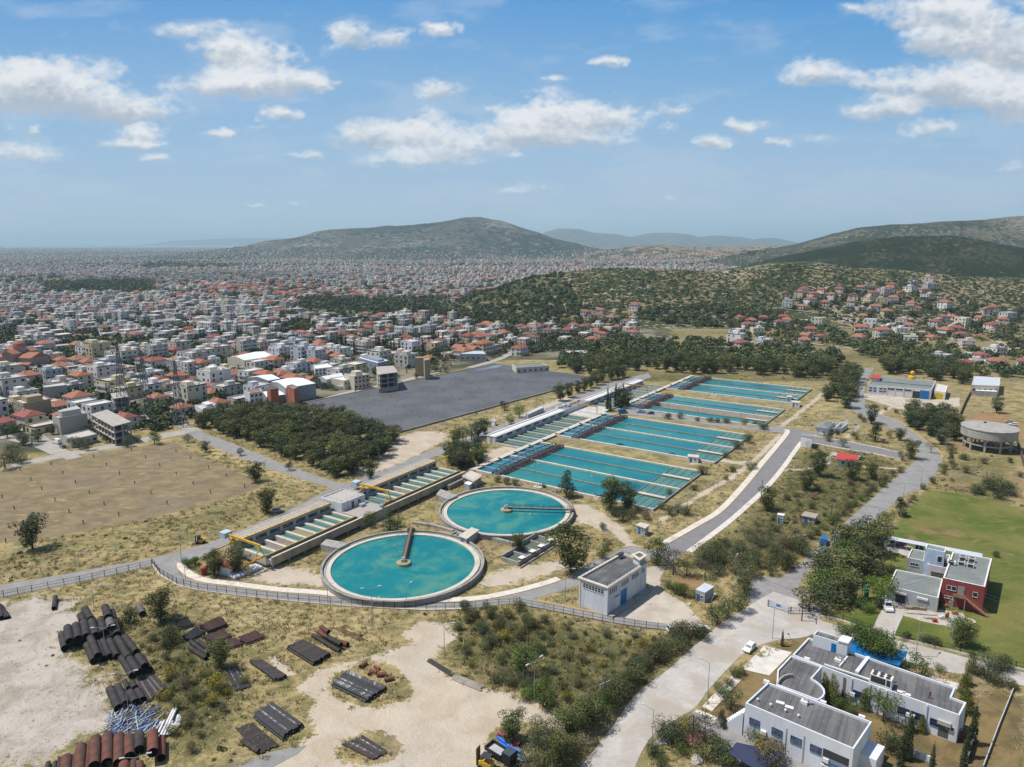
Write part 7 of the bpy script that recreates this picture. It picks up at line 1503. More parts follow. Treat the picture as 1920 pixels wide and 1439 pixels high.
def tree_variant(kind, pal, seed, dens, ls, parts, flower=None, name='tree', h=10.0):
 rng = np.random.default_rng(seed); cl = shape(rng, kind, h); V, F, C = crown(rng, cl, dens, ls, pal, flower); tb = trunk_mb(kind, h, rng)
 if parts:
  root = bpy.data.objects.new(name, None); COL.objects.link(root); link('crown', np_mesh('crown', V, F, M_LEAF, col=C), parent=root); t = tb.build('trunk', M_BARK); t.parent = root; return root
 o = tb.build(name, [M_LEAF, M_BARK]); me = o.data; tv = np.array(tb.v);
 quads = [f for f in tb.f if len(f) == 4]; F2_ = np.concatenate([F, np.array(quads) + len(V)]); bpy.data.objects.remove(o); bpy.data.meshes.remove(me)
 me = np_mesh(name, np.concatenate([V, tv]), F2_, M_LEAF, col=np.concatenate([C, np.full((len(tv), 3), .08)])); return link(name, me)
SPEC = dict(pine=('pine', PINE, 'pine_tree', 'pine tree', 19, .27), dpine=('pine', DPINE, 'pine_tree', 'pine tree', 19, .27), tallpine=('tallpine', PINE, 'pine_tree', 'pine tree', 22, .25), conifer=('conifer', DPINE, 'conifer_tree', 'conifer', 20, .26), leafy=('round', LEAFY, 'leafy_tree', 'leafy tree', 10, .28), dround=('round', DPINE + PINE[:1], 'evergreen_tree', 'evergreen tree', 10, .28), spread=('spread', LEAFY, 'spreading_tree', 'leafy tree', 11, .27), olive=('round', OLIVE, 'olive_tree', 'olive tree', 10, .26),
   bright=('round', BRIGHT, 'leafy_tree', 'leafy tree', 10, .28), cypress=('cypress', CYP, 'cypress_tree', 'cypress', 70, .20), thuja=('cone', THU, 'thuja_tree', 'thuja', 46, .20), plum=('spread', PLUM, 'bare_tree', 'brownish tree', 7, .24), shrub=('shrub', SHR, 'shrub', 'shrub', 6, .36), dshrub=('shrub', DPINE + SHR[:1], 'shrub', 'shrub', 6, .36), gshrub=('shrub', OLIVE, 'shrub', 'shrub', 6, .34), broom=('shrub', GORSE, 'broom_shrub', 'shrub', 7, .32), dry=('shrub', DRY, 'shrub', 'shrub', 6, .34), pink=('shrub', SHR, 'oleander_shrub', 'shrub', 7, .34), bshrub=('shrub', LEAFY + BRIGHT[:1], 'shrub', 'shrub', 6, .36))
LBLT = dict(pine='olive-green pine', dpine='dark green pine', tallpine='tall slim pine', conifer='dark layered conifer', leafy='rounded green leafy tree', dround='dark rounded evergreen', spread='spreading green tree', olive='grey-green olive tree', bright='fresh bright-green tree', cypress='slim dark cypress', thuja='yellow-green cone thuja', plum='thin brownish tree', shrub='olive-green shrub', dshrub='dark green shrub', gshrub='grey-green shrub', broom='yellow-flowering broom', dry='dry brownish shrub', pink='pink-flowering oleander', bshrub='bright green shrub')
FLOW = dict(broom=((.42, .32, .015), .30), pink=((.55, .14, .22), .30))
TV = {}; USED = set()
def variants(k, parts):
 key = (k, parts)
 if key not in TV:
  kind, pal, nm, cat, dens, ls = SPEC[k]; TV[key] = [tree_variant(kind, pal, 100 + 7 * i + len(k) * 31 + ord(k[0]), dens * (1.7 if parts or kind == 'shrub' else 1), ls * (.76 if parts or kind == 'shrub' else 1), parts, FLOW.get(k), nm) for i in range(4 if parts else 5)]
 return TV[key]
GRP = dict(pine='pines', dpine='pines', tallpine='pines', cypress='cypresses', thuja='thujas')
ITEMS = []
def size_word(h, k):
 return ''
def plant(k, u, v, h, parts=True, sx=1.0, lab=True, xy=None, z=0.0):
 """a tree or shrub standing at picture point u, v on the ground, h metres tall"""
 parts = parts and SPEC[k][0] != 'shrub'
 src = variants(k, parts)[random.randrange(4 if parts else 5)]
 x, y = xy or P(u, v); s = h / 10
 o = dup(src, (x, y, z), random.random() * 6.28, (s * sx, s * sx, s)); nm = SPEC[k][2]; o.name = nm
 o['category'] = SPEC[k][3]; o['label'] = LBLT[k]; o['group'] = GRP.get(k, 'shrubs and bushes' if SPEC[k][0] == 'shrub' else 'trees around the works')
 if lab: ITEMS.append((o, LBLT[k]))
 return o
SINGLE = [('dpine', 61, 1030, 11), ('pine', 501, 963, 9), ('dpine', 479, 904, 8.5), ('dround', 452, 855, 4), ('dround', 542, 882, 4.5), ('pine', 694, 898, 8), ('conifer', 1062, 932, 10), ('pine', 1145, 956, 13), ('pine', 1178, 957, 9.5), ('pine', 1070, 1073, 14.5), ('spread', 1640, 1242, 7.5), ('spread', 1660, 1249, 7), ('spread', 1615, 1232, 7.5), ('spread', 1628, 1236, 7), ('pine', 970, 1034, 6), ('pine', 402, 1080, 8), ('pine', 446, 1076, 8.5), ('bright', 696, 988, 6), ('conifer', 730, 995, 7), ('bright', 745, 987, 4.5),
 ('dround', 868, 830, 9), ('pine', 855, 836, 8), ('dround', 884, 826, 9), ('pine', 897, 820, 9), ('pine', 908, 814, 8), ('bright', 958, 795, 6), ('bright', 974, 783, 8), ('dround', 946, 770, 6.5), ('pine', 1050, 752, 11), ('dpine', 1066, 746, 9), ('dpine', 1084, 737, 8), ('pine', 1096, 733, 9), ('dpine', 1108, 728, 9), ('pine', 1119, 722, 10), ('dpine', 1128, 717, 9), ('pine', 1146, 713, 11), ('dpine', 1158, 711, 9), ('pine', 1168, 708, 9), ('cypress', 1139, 770, 14), ('cypress', 1144, 772, 11), ('cypress', 1154, 764, 15), ('cypress', 1160, 763, 12), ('pine', 1166, 765, 12), ('cypress', 1168, 764, 14), ('pine', 1175, 762, 9),
 ('pine', 1532, 893, 11), ('pine', 1597, 900, 8), ('pine', 1511, 920, 8.5), ('pine', 1635, 899, 7.5), ('conifer', 1641, 829, 10), ('dpine', 1634, 795, 10), ('pine', 1708, 861, 9), ('dpine', 1687, 826, 6.5), ('olive', 1668, 822, 4.5), ('olive', 1692, 863, 5), ('pine', 1439, 957, 8.5), ('olive', 1580, 838, 5), ('dpine', 1868, 775, 9), ('conifer', 1782, 870, 5),
 ('leafy', 1230, 1060, 9), ('plum', 1262, 1078, 8), ('spread', 1287, 1080, 5.5), ('plum', 1322, 1086, 6), ('dround', 1395, 1112, 7.5), ('bright', 1650, 1130, 9), ('dround', 1648, 1080, 5), ('dround', 1663, 1086, 5.5), ('conifer', 1686, 968, 7), ('leafy', 1660, 988, 6), ('pine', 1802, 1212, 7.5), ('leafy', 1795, 1192, 5.5),
 ('thuja', 1559, 1316, 6.5), ('thuja', 1543, 1304, 5.5), ('thuja', 1620, 1330, 5), ('spread', 1655, 1352, 6.5), ('thuja', 1707, 1372, 3.8), ('thuja', 1727, 1373, 3.8), ('spread', 1725, 1282, 6.5), ('spread', 1600, 1218, 6.5), ('spread', 1622, 1224, 7), ('spread', 1645, 1233, 7), ('spread', 1665, 1240, 6.5), ('spread', 1585, 1210, 5.5), ('cypress', 1700, 1424, 10), ('cypress', 1688, 1442, 9), ('cypress', 1746, 1446, 6), ('cypress', 1822, 1396, 9), ('cypress', 1814, 1420, 8), ('cypress', 1806, 1442, 8), ('thuja', 1822, 1262, 5), ('thuja', 1812, 1285, 4.5), ('thuja', 1806, 1300, 4.5), ('thuja', 1814, 1338, 5), ('thuja', 1808, 1318, 4), ('cypress', 1466, 1212, 4.5),
 ('leafy', 985, 1262, 8), ('pine', 302, 1165, 9), ('pine', 413, 1252, 7), ('conifer', 1352, 1362, 3.5), ('dround', 1370, 1332, 5.5), ('pine', 960, 1390, 6.5), ('olive', 1010, 1408, 7), ('olive', 1036, 1392, 6), ('pine', 1068, 1388, 7), ('pine', 1090, 1372, 7), ('pine', 1050, 1438, 7), ('dround', 1112, 1362, 7), ('leafy', 1130, 1345, 6.5), ('dround', 1150, 1325, 7), ('dround', 1345, 1170, 6), ('dround', 1365, 1158, 5.5), ('dround', 1385, 1146, 6), ('dround', 1308, 1198, 5), ('plum', 1320, 1392, 6), ('plum', 1745, 850, 5.5), ('plum', 1775, 838, 5)]
for k, u, v, h in SINGLE: plant(k, u, v, h)
def scatter(poly, n, dmin, rng):
 g = PL(poly); a = np.array(g); out = []; tries = 0
 while len(out) < n and tries < n * 60:
  tries += 1; p = (rng.uniform(a[:, 0].min(), a[:, 0].max()), rng.uniform(a[:, 1].min(), a[:, 1].max()))
  if inpoly(p, g) and all((p[0] - q[0]) ** 2 + (p[1] - q[1]) ** 2 > dmin ** 2 for q in out): out.append(p)
 return out
rng = np.random.default_rng(21)
def grove(poly, n, dmin, kinds, h0, h1, place, grp, size=9):
 L = []
 for p in scatter(poly, n, dmin, rng):
  k = kinds[rng.integers(len(kinds))]; o = plant(k, 0, 0, rng.uniform(h0, h1), False, rng.uniform(1.05, 1.45), False, p); o['group'] = grp; L.append((o, LBLT[k]))
 rowlabel(L, place, size)
grove([(368, 800), (392, 785), (480, 772), (560, 778), (640, 788), (700, 808), (742, 826), (742, 848), (700, 872), (668, 893), (640, 898), (560, 868), (450, 826)], 150, 4.3, ['pine', 'pine', 'dpine'], 6, 9, 'the dense grove by dark reservoir', 'pines of the dense grove', 10)
grove([(832, 868), (850, 850), (895, 845), (905, 868), (880, 885), (845, 884)], 16, 3.6, ['pine', 'dpine'], 5.5, 7, 'the clump beside the channel end', 'small pines beside the channel end', 6)
grove([(1546, 752), (1556, 725), (1575, 705), (1600, 697), (1606, 722), (1600, 760), (1590, 772), (1570, 765)], 18, 6, ['dpine', 'pine'], 8, 10, 'the clump at the road bend', 'pines at the road bend', 6)
grove([(1690, 790), (1700, 775), (1760, 778), (1800, 800), (1800, 835), (1770, 838), (1720, 812)], 24, 5, ['pine', 'dpine', 'pine'], 6.5, 9, 'the wood left of the water tower', 'pines left of the water tower', 6)
grove([(1645, 706), (1650, 690), (1750, 685), (1815, 700), (1820, 722), (1780, 722), (1700, 700)], 30, 7, ['dpine', 'pine'], 8, 11, 'the belt behind the workshop', 'pines behind the workshop', 8)
grove([(1052, 702), (1070, 690), (1200, 682), (1330, 684), (1450, 690), (1570, 690), (1545, 712), (1450, 704), (1330, 703), (1215, 698)], 62, 7, ['dpine', 'pine', 'pine'], 8.5, 11.5, 'the wood behind the basins', 'pines of the wood behind the basins', 12)
grove([(1510, 1150), (1520, 1100), (1560, 1040), (1600, 1010), (1640, 1000), (1652, 1030), (1640, 1060), (1610, 1090), (1600, 1130), (1580, 1155), (1545, 1155)], 19, 5.2, ['dround', 'leafy', 'dround', 'pine'], 7, 9.5, 'the evergreen grove at the gate', 'evergreens of the grove at the gate', 6)
# shrubs: the ones one can tell apart
SHL = []
def bush(k, u, v, h): SHL.append((u, v)); return plant(k, u, v, h)
for q in ((240, 1172, 5, 'dshrub'), (320, 1205, 5.5, 'dshrub'), (405, 1290, 4, 'broom'), (398, 1322, 3.2, 'broom'), (320, 1272, 3.6, 'broom'), (303, 1314, 3.2, 'broom'), (362, 1310, 3, 'shrub'), (345, 1290, 3.5, 'dry'), (418, 1300, 2.5, 'dshrub'), (460, 1280, 2.2, 'broom'), (335, 1330, 3, 'shrub'), (350, 1362, 3.2, 'dry'), (1265, 1112, 4, 'bshrub'), (1280, 1118, 4.2, 'bshrub'), (1300, 1122, 3.5, 'bshrub'), (1252, 1104, 3, 'dshrub'), (932, 905, 3.4, 'shrub'), (948, 908, 3.4, 'dshrub'), (966, 911, 4, 'shrub'), (1020, 915, 2, 'shrub'), (1165, 978, 5.5, 'dshrub'), (1150, 968, 4, 'dshrub'), (1185, 972, 4.5, 'shrub'), (826, 938, 3, 'shrub'), (1318, 890, 4.5, 'dshrub'), (1255, 966, 4.5, 'shrub'), (1270, 962, 4, 'dshrub'), (1288, 966, 4.5, 'shrub'), (1240, 955, 3.5, 'gshrub'), (1302, 920, 3, 'shrub'), (1254, 928, 3, 'shrub'), (1381, 842, 5, 'dshrub'), (1402, 830, 5.5, 'shrub'), (1360, 858, 3.4, 'shrub'), (1432, 806, 5, 'dshrub'), (1253, 786, 4.2, 'dshrub'), (1275, 785, 4.2, 'dshrub'), (1308, 790, 3, 'shrub'), (1332, 792, 3.6, 'dshrub'), (1345, 793, 3.4, 'dshrub'), (1362, 793, 3.8, 'shrub'), (1396, 796, 4, 'shrub'), (1416, 798, 3, 'dry'), (1372, 885, 3.2, 'shrub'), (1408, 880, 4.5, 'gshrub'), (1360, 900, 2.5, 'shrub'), (1130, 995, 3, 'bshrub'), (1136, 1032, 3, 'bshrub'), (1128, 1047, 3.5, 'bshrub'), (1140, 1022, 2.5, 'dry'), (1210, 975, 3.5, 'plum' if False else 'dry'),
   (355, 1066, 3.2, 'bshrub'), (365, 1060, 3, 'bshrub'), (348, 1058, 2.6, 'bshrub'), (1690, 1088, 4.5, 'gshrub'), (1615, 1140, 4, 'bshrub'), (1630, 1148, 3.5, 'bshrub'), (1648, 1140, 3.5, 'dshrub'), (1698, 1198, 2.5, 'dshrub'), (1738, 1208, 3, 'dshrub'), (1752, 1212, 3, 'shrub'), (1858, 1252, 4.5, 'gshrub'), (1875, 1258, 4.5, 'dshrub'), (1820, 1232, 2, 'shrub'), (1760, 1260, 2.2, 'gshrub'), (1848, 1272, 4, 'dshrub'), (1862, 1282, 3.5, 'shrub'), (1830, 1265, 3, 'shrub'), (1880, 1285, 3, 'gshrub'), (1900, 1292, 2.5, 'shrub'), (1575, 1330, 3, 'bshrub'), (1595, 1338, 3, 'bshrub'), (1590, 1315, 3.5, 'gshrub'), (1672, 1410, 5, 'dshrub'), (1690, 1418, 4, 'shrub'), (1800, 1385, 2.5, 'pink'), (1415, 1385, 4, 'gshrub'), (1424, 1392, 3, 'broom'), (1482, 1402, 3.6, 'broom'), (1440, 1442, 6, 'dry'), (1452, 1428, 5, 'dry'), (1425, 1428, 4.5, 'broom'), (1380, 1272, 2.5, 'shrub'), (1350, 1302, 2.8, 'gshrub'), (1366, 1285, 2.2, 'dry'), (1388, 1265, 2.4, 'shrub'),
   (1250, 1385, 4.5, 'gshrub'), (1262, 1395, 5, 'dshrub'), (1280, 1388, 4.5, 'dry'), (1290, 1375, 4.5, 'broom'), (1307, 1408, 4, 'pink'), (1318, 1400, 3.5, 'pink'), (1335, 1408, 4.5, 'dshrub'), (1350, 1422, 5, 'dshrub'), (1225, 1418, 3.5, 'dshrub'), (1275, 1412, 3, 'bshrub'), (1300, 1396, 4, 'dry'), (1365, 1436, 4, 'shrub'), (1240, 1440, 3, 'shrub'), (1325, 1425, 4, 'shrub'), (990, 1430, 4, 'gshrub'), (1085, 1405, 4.5, 'dry'), (1068, 1420, 4.5, 'shrub'), (1020, 1436, 4, 'shrub'), (1808, 862, 4, 'dshrub'), (1845, 870, 3.5, 'shrub'), (1770, 880, 3.5, 'dshrub'), (1786, 880, 3, 'shrub'), (1810, 887, 4.2, 'shrub'), (1768, 890, 2.6, 'dshrub'), (1748, 906, 3, 'dshrub'), (1730, 918, 3, 'shrub'), (1893, 868, 3, 'shrub'), (1912, 895, 3, 'shrub'), (1785, 850, 4, 'dshrub'), (1825, 925, 4.5, 'dshrub'), (1842, 928, 4, 'dshrub'), (1862, 920, 7, 'dshrub'), (1885, 925, 6, 'dshrub'), (1872, 935, 5, 'dshrub'), (1850, 918, 5, 'dshrub'), (1895, 930, 5, 'dshrub'), (1697, 950, 2.4, 'shrub'), (1712, 938, 2.4, 'dshrub'), (1705, 943, 2.2, 'pink'), (1865, 1044, 2.2, 'dshrub'), (1660, 770, 2.5, 'dshrub'), (1680, 775, 3, 'shrub'), (1612, 785, 3.5, 'shrub'), (1618, 792, 3, 'dshrub'), (1605, 825, 3, 'shrub'), (1570, 815, 3, 'dshrub'), (1558, 812, 3, 'shrub'), (1515, 838, 4, 'shrub'), (1527, 842, 3.5, 'dshrub'), (1553, 828, 4, 'dry'), (1600, 818, 3.5, 'shrub')): bush(q[3], q[0], q[1], q[2])
for k in range(15):   # hedge rows along the long asphalt road
 f = k / 14; u, v = 1528 + (1694 - 1528) * f + random.uniform(-4, 4), 1012 + (886 - 1012) * f + random.uniform(-3, 1); bush(random.choice(['dshrub', 'shrub', 'bshrub', 'pink' if k % 7 == 3 else 'shrub']), u - 8, v, random.uniform(2.8, 4.4))
for k in range(22):   # thicket beside the pale road
 f = k / 21; u, v = 1150 + (1318 - 1150) * f, 1330 + (1190 - 1330) * f; bush(random.choice(['dshrub', 'shrub', 'shrub', 'dry', 'dround']), u - random.uniform(4, 34), v + random.uniform(-10, 6), random.uniform(3.5, 5.5))
def shrubs(poly, n, dmin, kinds, h0, h1):
 for p in scatter(poly, n, dmin, rng): k = kinds[rng.integers(len(kinds))]; u, v = proj(*p); bush(k, u, v, rng.uniform(h0, h1))
shrubs([(1285, 1060), (1330, 1040), (1400, 1010), (1430, 1010), (1520, 1020), (1515, 1040), (1465, 1080), (1400, 1085), (1330, 1078)], 34, 3.6, ['dshrub', 'shrub', 'gshrub', 'shrub', 'dround', 'dry'], 3.5, 6)
shrubs([(1400, 990), (1440, 960), (1520, 900), (1600, 890), (1660, 900), (1560, 985), (1500, 1005), (1440, 1010)], 30, 4, ['shrub', 'dshrub', 'dry', 'shrub', 'pink'], 1.6, 3.4)
shrubs([(850, 1175), (900, 1150), (1010, 1165), (1100, 1185), (1240, 1200), (1200, 1240), (1120, 1300), (1080, 1340), (1010, 1315), (930, 1285), (880, 1250)], 62, 3.2, ['shrub', 'shrub', 'broom', 'dry', 'gshrub', 'dshrub'], 1.2, 3.0)
shrubs([(870, 1140), (930, 1142), (1000, 1150), (1010, 1175), (960, 1250), (920, 1240), (890, 1190)], 18, 3.0, ['shrub', 'dshrub', 'broom', 'shrub'], 2.4, 4.6)
shrubs([(255, 1200), (300, 1190), (400, 1260), (440, 1300), (400, 1400), (350, 1430), (320, 1390), (330, 1310), (300, 1260)], 26, 2.6, ['shrub', 'dry', 'broom', 'shrub'], 1.0, 2.6)
shrubs([(930, 1270), (990, 1275), (1040, 1300), (1030, 1335), (985, 1312)], 8, 3, ['gshrub', 'dshrub', 'bshrub'], 3, 5)
autolabel(ITEMS); NPL = len(ITEMS)
# ---- masses nobody could count: grass, low scrub, far woods
def tufts(pts, h, w, pal, per, rng, spread):
 n = len(pts); c = np.repeat(pts, per, 0) + rng.normal(0, 1, (n * per, 2)) * spread; m = len(c); a = rng.uniform(0, 6.28, m); hh = h * rng.uniform(.5, 1.4, m); ww = w * rng.uniform(.6, 1.4, m)
 lx, ly = rng.normal(0, .8, m) * hh, rng.normal(0, .8, m) * hh; dx, dy = np.cos(a) * ww, np.sin(a) * ww; z0 = np.zeros(m)
 V = np.stack([np.stack([c[:, 0] - dx, c[:, 1] - dy, z0], 1), np.stack([c[:, 0] + dx, c[:, 1] + dy, z0], 1), np.stack([c[:, 0] + dx * .5 + lx, c[:, 1] + dy * .5 + ly, hh], 1), np.stack([c[:, 0] - dx * .5 + lx, c[:, 1] - dy * .5 + ly, hh], 1)], 1)
 col = np.array(pal)[np.repeat(rng.integers(len(pal), size=n), per)] * rng.uniform(.75, 1.25, (m, 1)); return V.reshape(-1, 3), np.repeat(col, 4, 0)
def lcm_at(x, y):
 i = np.clip(np.searchsorted(xs, x), 0, nx - 1); j = np.clip(np.searchsorted(ys, y), 0, ny - 1); return lc.reshape(ny, nx, NLC)[j, i]
KEEP = [PL(q) for q in ([(886, 884), (1236, 950), (1316, 880), (1360, 860), (1410, 812), (1480, 768), (1528, 730), (1300, 702), (1195, 705), (912, 838)], [(430, 1030), (515, 1072), (880, 900), (810, 860), (600, 925)], RES, [(1086, 1134), (1137, 1154), (1213, 1110), (1165, 1085)], [(1395, 1372), (1600, 1450), (1812, 1360), (1790, 1300), (1516, 1200)], [(1665, 1120), (1760, 1142), (1845, 1141), (1858, 1090), (1705, 1040)])]
def free(p):
 ok = np.ones(len(p), bool)
 for g in KEEP: ok &= ~pip(p[:, 0], p[:, 1], g)
 for u, v in ((757, 1058.5), (949.5, 958.5)): c = P(u, v, 1); ok &= np.hypot(p[:, 0] - c[0], p[:, 1] - c[1]) > 24
 for g in ROADS: ok[ok] = sdist(p[ok, 0], p[ok, 1], g) < -.6
 for g in (offs(L3[7:44], 0) + offs(L3[7:44], 2.6)[::-1], offs(Q3[7:40], -2.4) + offs(Q3[7:40], 0)[::-1], offs(LC[14:78], 0) + offs(LC[14:78], 2.7)[::-1]): ok &= ~pip(p[:, 0], p[:, 1], g)
 return ok
rg = np.random.default_rng(5)
p = np.stack([rg.uniform(-150, 175, 80000), rg.uniform(105, 420, 80000)], 1); p = p[rg.random(len(p)) < np.clip(1.3 - (p[:, 1] - 105) / 260, .25, 1)]; m = lcm_at(p[:, 0], p[:, 1])
bare = m[:, [CHALK, SAND, YARD, RUST]].max(1); ok = free(p) & (rg.random(len(p)) > bare * 1.6) & (m[:, CITY] < .5) & (m[:, BROWN] < .6) & (m[:, FIELD] < .25) & (m[:, LUSH] < .3)
clus = vnoise(p[:, 0] / 13, p[:, 1] / 9, 3) + .5 * vnoise(p[:, 0] / 3, p[:, 1] / 3, 4); ok &= rg.random(len(p)) < np.clip(.55 + clus * .6, .08, 1)
p, m = p[ok], m[ok]; sc_ = m[:, SCRUB] + rg.normal(0, .25, len(p)); A_, B_ = p[sc_ < .5], p[sc_ >= .5]
v1, c1 = tufts(A_, .42, .065, [(.46, .36, .18), (.38, .30, .14), (.50, .40, .21), (.28, .25, .11), (.20, .195, .08)], 13, rg, .34); v2, c2 = tufts(B_, .5, .07, [(.15, .16, .058), (.21, .19, .08), (.115, .13, .046), (.34, .27, .13)], 13, rg, .36)
v = np.concatenate([v1, v2]); c = np.concatenate([c1, c2]); g_ = link('dry_grass', np_mesh('dry_grass', v, np.arange(len(v)).reshape(-1, 4), M_LEAF, col=c)); tag(g_, 'dry straw and olive grass tufts on the open ground', kind='stuff')
p = np.stack([rg.uniform(-150, 340, 26000), rg.uniform(108, 520, 26000)], 1); m = lcm_at(p[:, 0], p[:, 1]); w = np.clip(m[:, SCRUB] * .6 + m[:, CHALK] * .12 + .03 - m[:, LUSH] - m[:, FIELD] * 2 - m[:, SAND] * .4 - m[:, YARD] - m[:, BROWN], 0, 1)
ok = free(p) & (rg.random(len(p)) < w * np.clip(.45 + .9 * vnoise(p[:, 0] / 14, p[:, 1] / 14, 9), .05, 1)) & (m[:, CITY] < .5); p = p[ok]
def blobs(p, z, r0, r1, per, ls, pal, rg, zs=.7):
 n = len(p); r = rg.uniform(r0, r1, n); N = n * per; d = rg.normal(size=(N, 3)); d[:, 2] = np.abs(d[:, 2]) * .9 + .05; d /= np.linalg.norm(d, axis=1)[:, None]; R_ = np.repeat(r, per)[:, None]; C_ = np.concatenate([p, np.asarray(z).reshape(-1, 1) * np.ones((n, 1))], 1)
 q = np.repeat(C_, per, 0) + d * R_ * rg.uniform(.55, 1.05, (N, 1)) * np.array([1, 1, zs]); nm = d + rg.normal(0, .5, (N, 3)); nm /= np.linalg.norm(nm, axis=1)[:, None]; t = np.cross(nm, rg.normal(size=(N, 3))); t /= np.linalg.norm(t, axis=1)[:, None]; b = np.cross(nm, t); s = R_ * ls * rg.uniform(.7, 1.3, (N, 1))
 V = np.stack([q - t * s, q - b * s * .7, q + t * s, q + b * s * .7], 1).reshape(-1, 3); col = np.repeat(np.array(pal)[rg.integers(len(pal), size=n)] * rg.uniform(.7, 1.3, (n, 1)), per, 0) * rg.uniform(.75, 1.25, (N, 1)); return V, np.repeat(col, 4, 0)
v, c = blobs(p, 0, .3, .95, 40, .30, [x * 1.35 for x in SHR + DRY[:2] + GORSE[:1]], rg); tag(link('low_scrub', np_mesh('low_scrub', v, np.arange(len(v)).reshape(-1, 4), M_LEAF, col=c)), 'low olive and brown scrub dotted over the open ground', kind='stuff')
# ====== the town: single buildings one can name
M_ORG1 = wm('town_tiles', (.33, .14, .085), .3, 1.2, .85, stain=(.27, .13, .09), samt=.4, sscale=.6); M_UNF = wm('raw_concrete_frame', (.40, .365, .32), .2, .4, .9, stain=(.28, .25, .22), samt=.4); M_BRICK = wm('orange_brick', (.36, .13, .075), .2, .8, .9, stain=(.42, .2, .13), samt=.4); M_TAN = wm('tan_render', (.36, .28, .185), .1, .3, .9); M_CRM = wm('cream_render', (.58, .52, .41), .08, .3, .9); M_BLANK = wm('grey_blank_render', (.42, .40, .375), .1, .25, .9, stain=(.36, .34, .31), samt=.3); M_METAL = wm('grey_metal_cladding', (.26, .285, .29), .1, .3, .6); M_WROOF = wm('white_roof_sheet', (.70, .71, .71), .06, .4, .7); M_STONE = wm('pinkish_stone', (.40, .29, .25), .15, .6, .9)
M_TERR = wm('roof_terrace', (.50, .46, .42), .15, .5, .9); M_BALC = wm('balcony_white', (.62, .61, .59), .08, .6, .85)
def slabs(label, px, z, floors, walls=None, name='unfinished_building'):
 q = quadpx(px, z); t = base_thing(name, label, 'building', q); i = inset(ccw(q), .5); fh = z / floors
 for f in range(1, floors + 1): b = MB(); b.prism(q, fh * f - .3, fh * f, bot=True); b.build('floor_slab', M_UNF, t)
 for a, c in zip(i, i[1:] + i[:1]):
  L = math.dist(a, c); k = max(2, int(L / 4.5))
  for j in range(k): b = MB(); x, y = a[0] + (c[0] - a[0]) * j / k, a[1] + (c[1] - a[1]) * j / k; b.box((x, y, z / 2 - .15), (.45, .45, z - .3), F2.ang); b.build('column', M_UNF, t)
 b = MB(); b.prism(inset(ccw(q), 3.0), 0, z - .3, top=False); b.build('inner_wall', M_SHADE, t)  # dark core painted as the shade behind the open floors
 if walls: b = MB(); b.prism(inset(ccw(q), .3), 0, fh - .3, top=False); b.build('ground_wall', walls, t)
 return t
def block(label, px, z, wmat=None, rmat=None, rows=(), name='apartment_building', cat='building', para=.6, pent=None, wins=4, edges=(0, 1)):
 q = quadpx(px, z); t = base_thing(name, label, cat, q); p, w, r = shell(t, q, 0, z - para, wmat or M_WHITE, rmat or M_TERR, para, .3)
 for e in edges:
  a, c = q[e], q[(e + 1) % 4]; L = edge(a, c)[3]
  for zz in rows:
   for k in range(wins if e == 0 else max(2, wins - 1)): n_ = wins if e == 0 else max(2, wins - 1); win(t, a, c, L * (k + .5) / n_, zz, min(1.6, L / n_ * .5), 1.3, 1, 1, fr=.08)
 if pent: b = MB(); i = inset(ccw(q), min(3, math.dist(q[0], q[3]) * .28)); b.prism(i, z - para, z + pent); b.build('roof_room', wmat or M_WHITE, t)
 return t
slabs('unfinished three-storey concrete frame by the pale track', [(212, 800), (246, 791), (201, 768), (170, 777)], 9.5, 3); slabs('unfinished multi-storey frame with dark open floors behind reservoir', [(708, 703), (746, 698), (738, 686), (705, 688)], 12, 4, M_UNF); slabs('unfinished grey building with open top storey by the pylons', [(212, 748), (242, 744), (236, 734), (207, 738)], 8.5, 3, M_BLANK)
block('long blank grey apartment block, left of the unfinished frame', [(111, 784), (163, 775), (150, 766), (98, 780)], 8.5, M_BLANK, M_TERR, (1.5, 4.6), pent=2.4, wins=3, edges=(1,)); block('flat-roofed low house with broad concrete roof by the track', [(133, 825), (182, 814), (165, 806), (121, 816)], 4, M_BLANK, M_TERR, (1.3,), 'house', 'house', .3)
block('tan blank-walled apartment block above the hedge', [(43, 757), (95, 748), (82, 742), (24, 750)], 10, M_TAN, M_TERR, (1.5, 4.5, 7.4), pent=2.2, wins=4, edges=(3,)); block('long grey blank wall building behind the green garden', [(81, 727), (126, 722), (118, 716), (80, 722)], 8, M_BLANK, M_TERR, (), 'apartment_building')
block('brown blank-walled block at the left of the town', [(33, 715), (57, 712), (48, 708), (20, 712)], 9, M_TAN, M_TERR, (2, 5), edges=(3,)); block('white apartment block with orange roof beside the brick towers', [(468, 737), (492, 734), (487, 729), (458, 733)], 9.5, M_WHITE, M_ORG1, (1.2, 4.2, 7.0), 'apartment_building', 'building', .3, None, 3)
block('white house with red roof room at the grove edge', [(380, 768), (414, 762), (396, 754), (365, 760)], 6.5, M_WHITE, M_TERR, (1.2, 4.1), 'house', 'house', .4, 1.5, 3); block('pale grey three-storey block left of the cream-roofed houses', [(590, 692), (625, 688), (612, 681), (588, 684)], 8.5, M_WHITEC, M_WROOF, (1.3, 4.2, 6.5), wins=5); block('blue-grey flat office with broad white roof', [(708, 681), (730, 676), (705, 668), (667, 670)], 8, wm('blue_grey_render', (.22, .26, .31), .1, .4, .8), M_WROOF, (1.4, 4.6), 'office_building', 'office', .3, 1.0, 6, (0, 3))
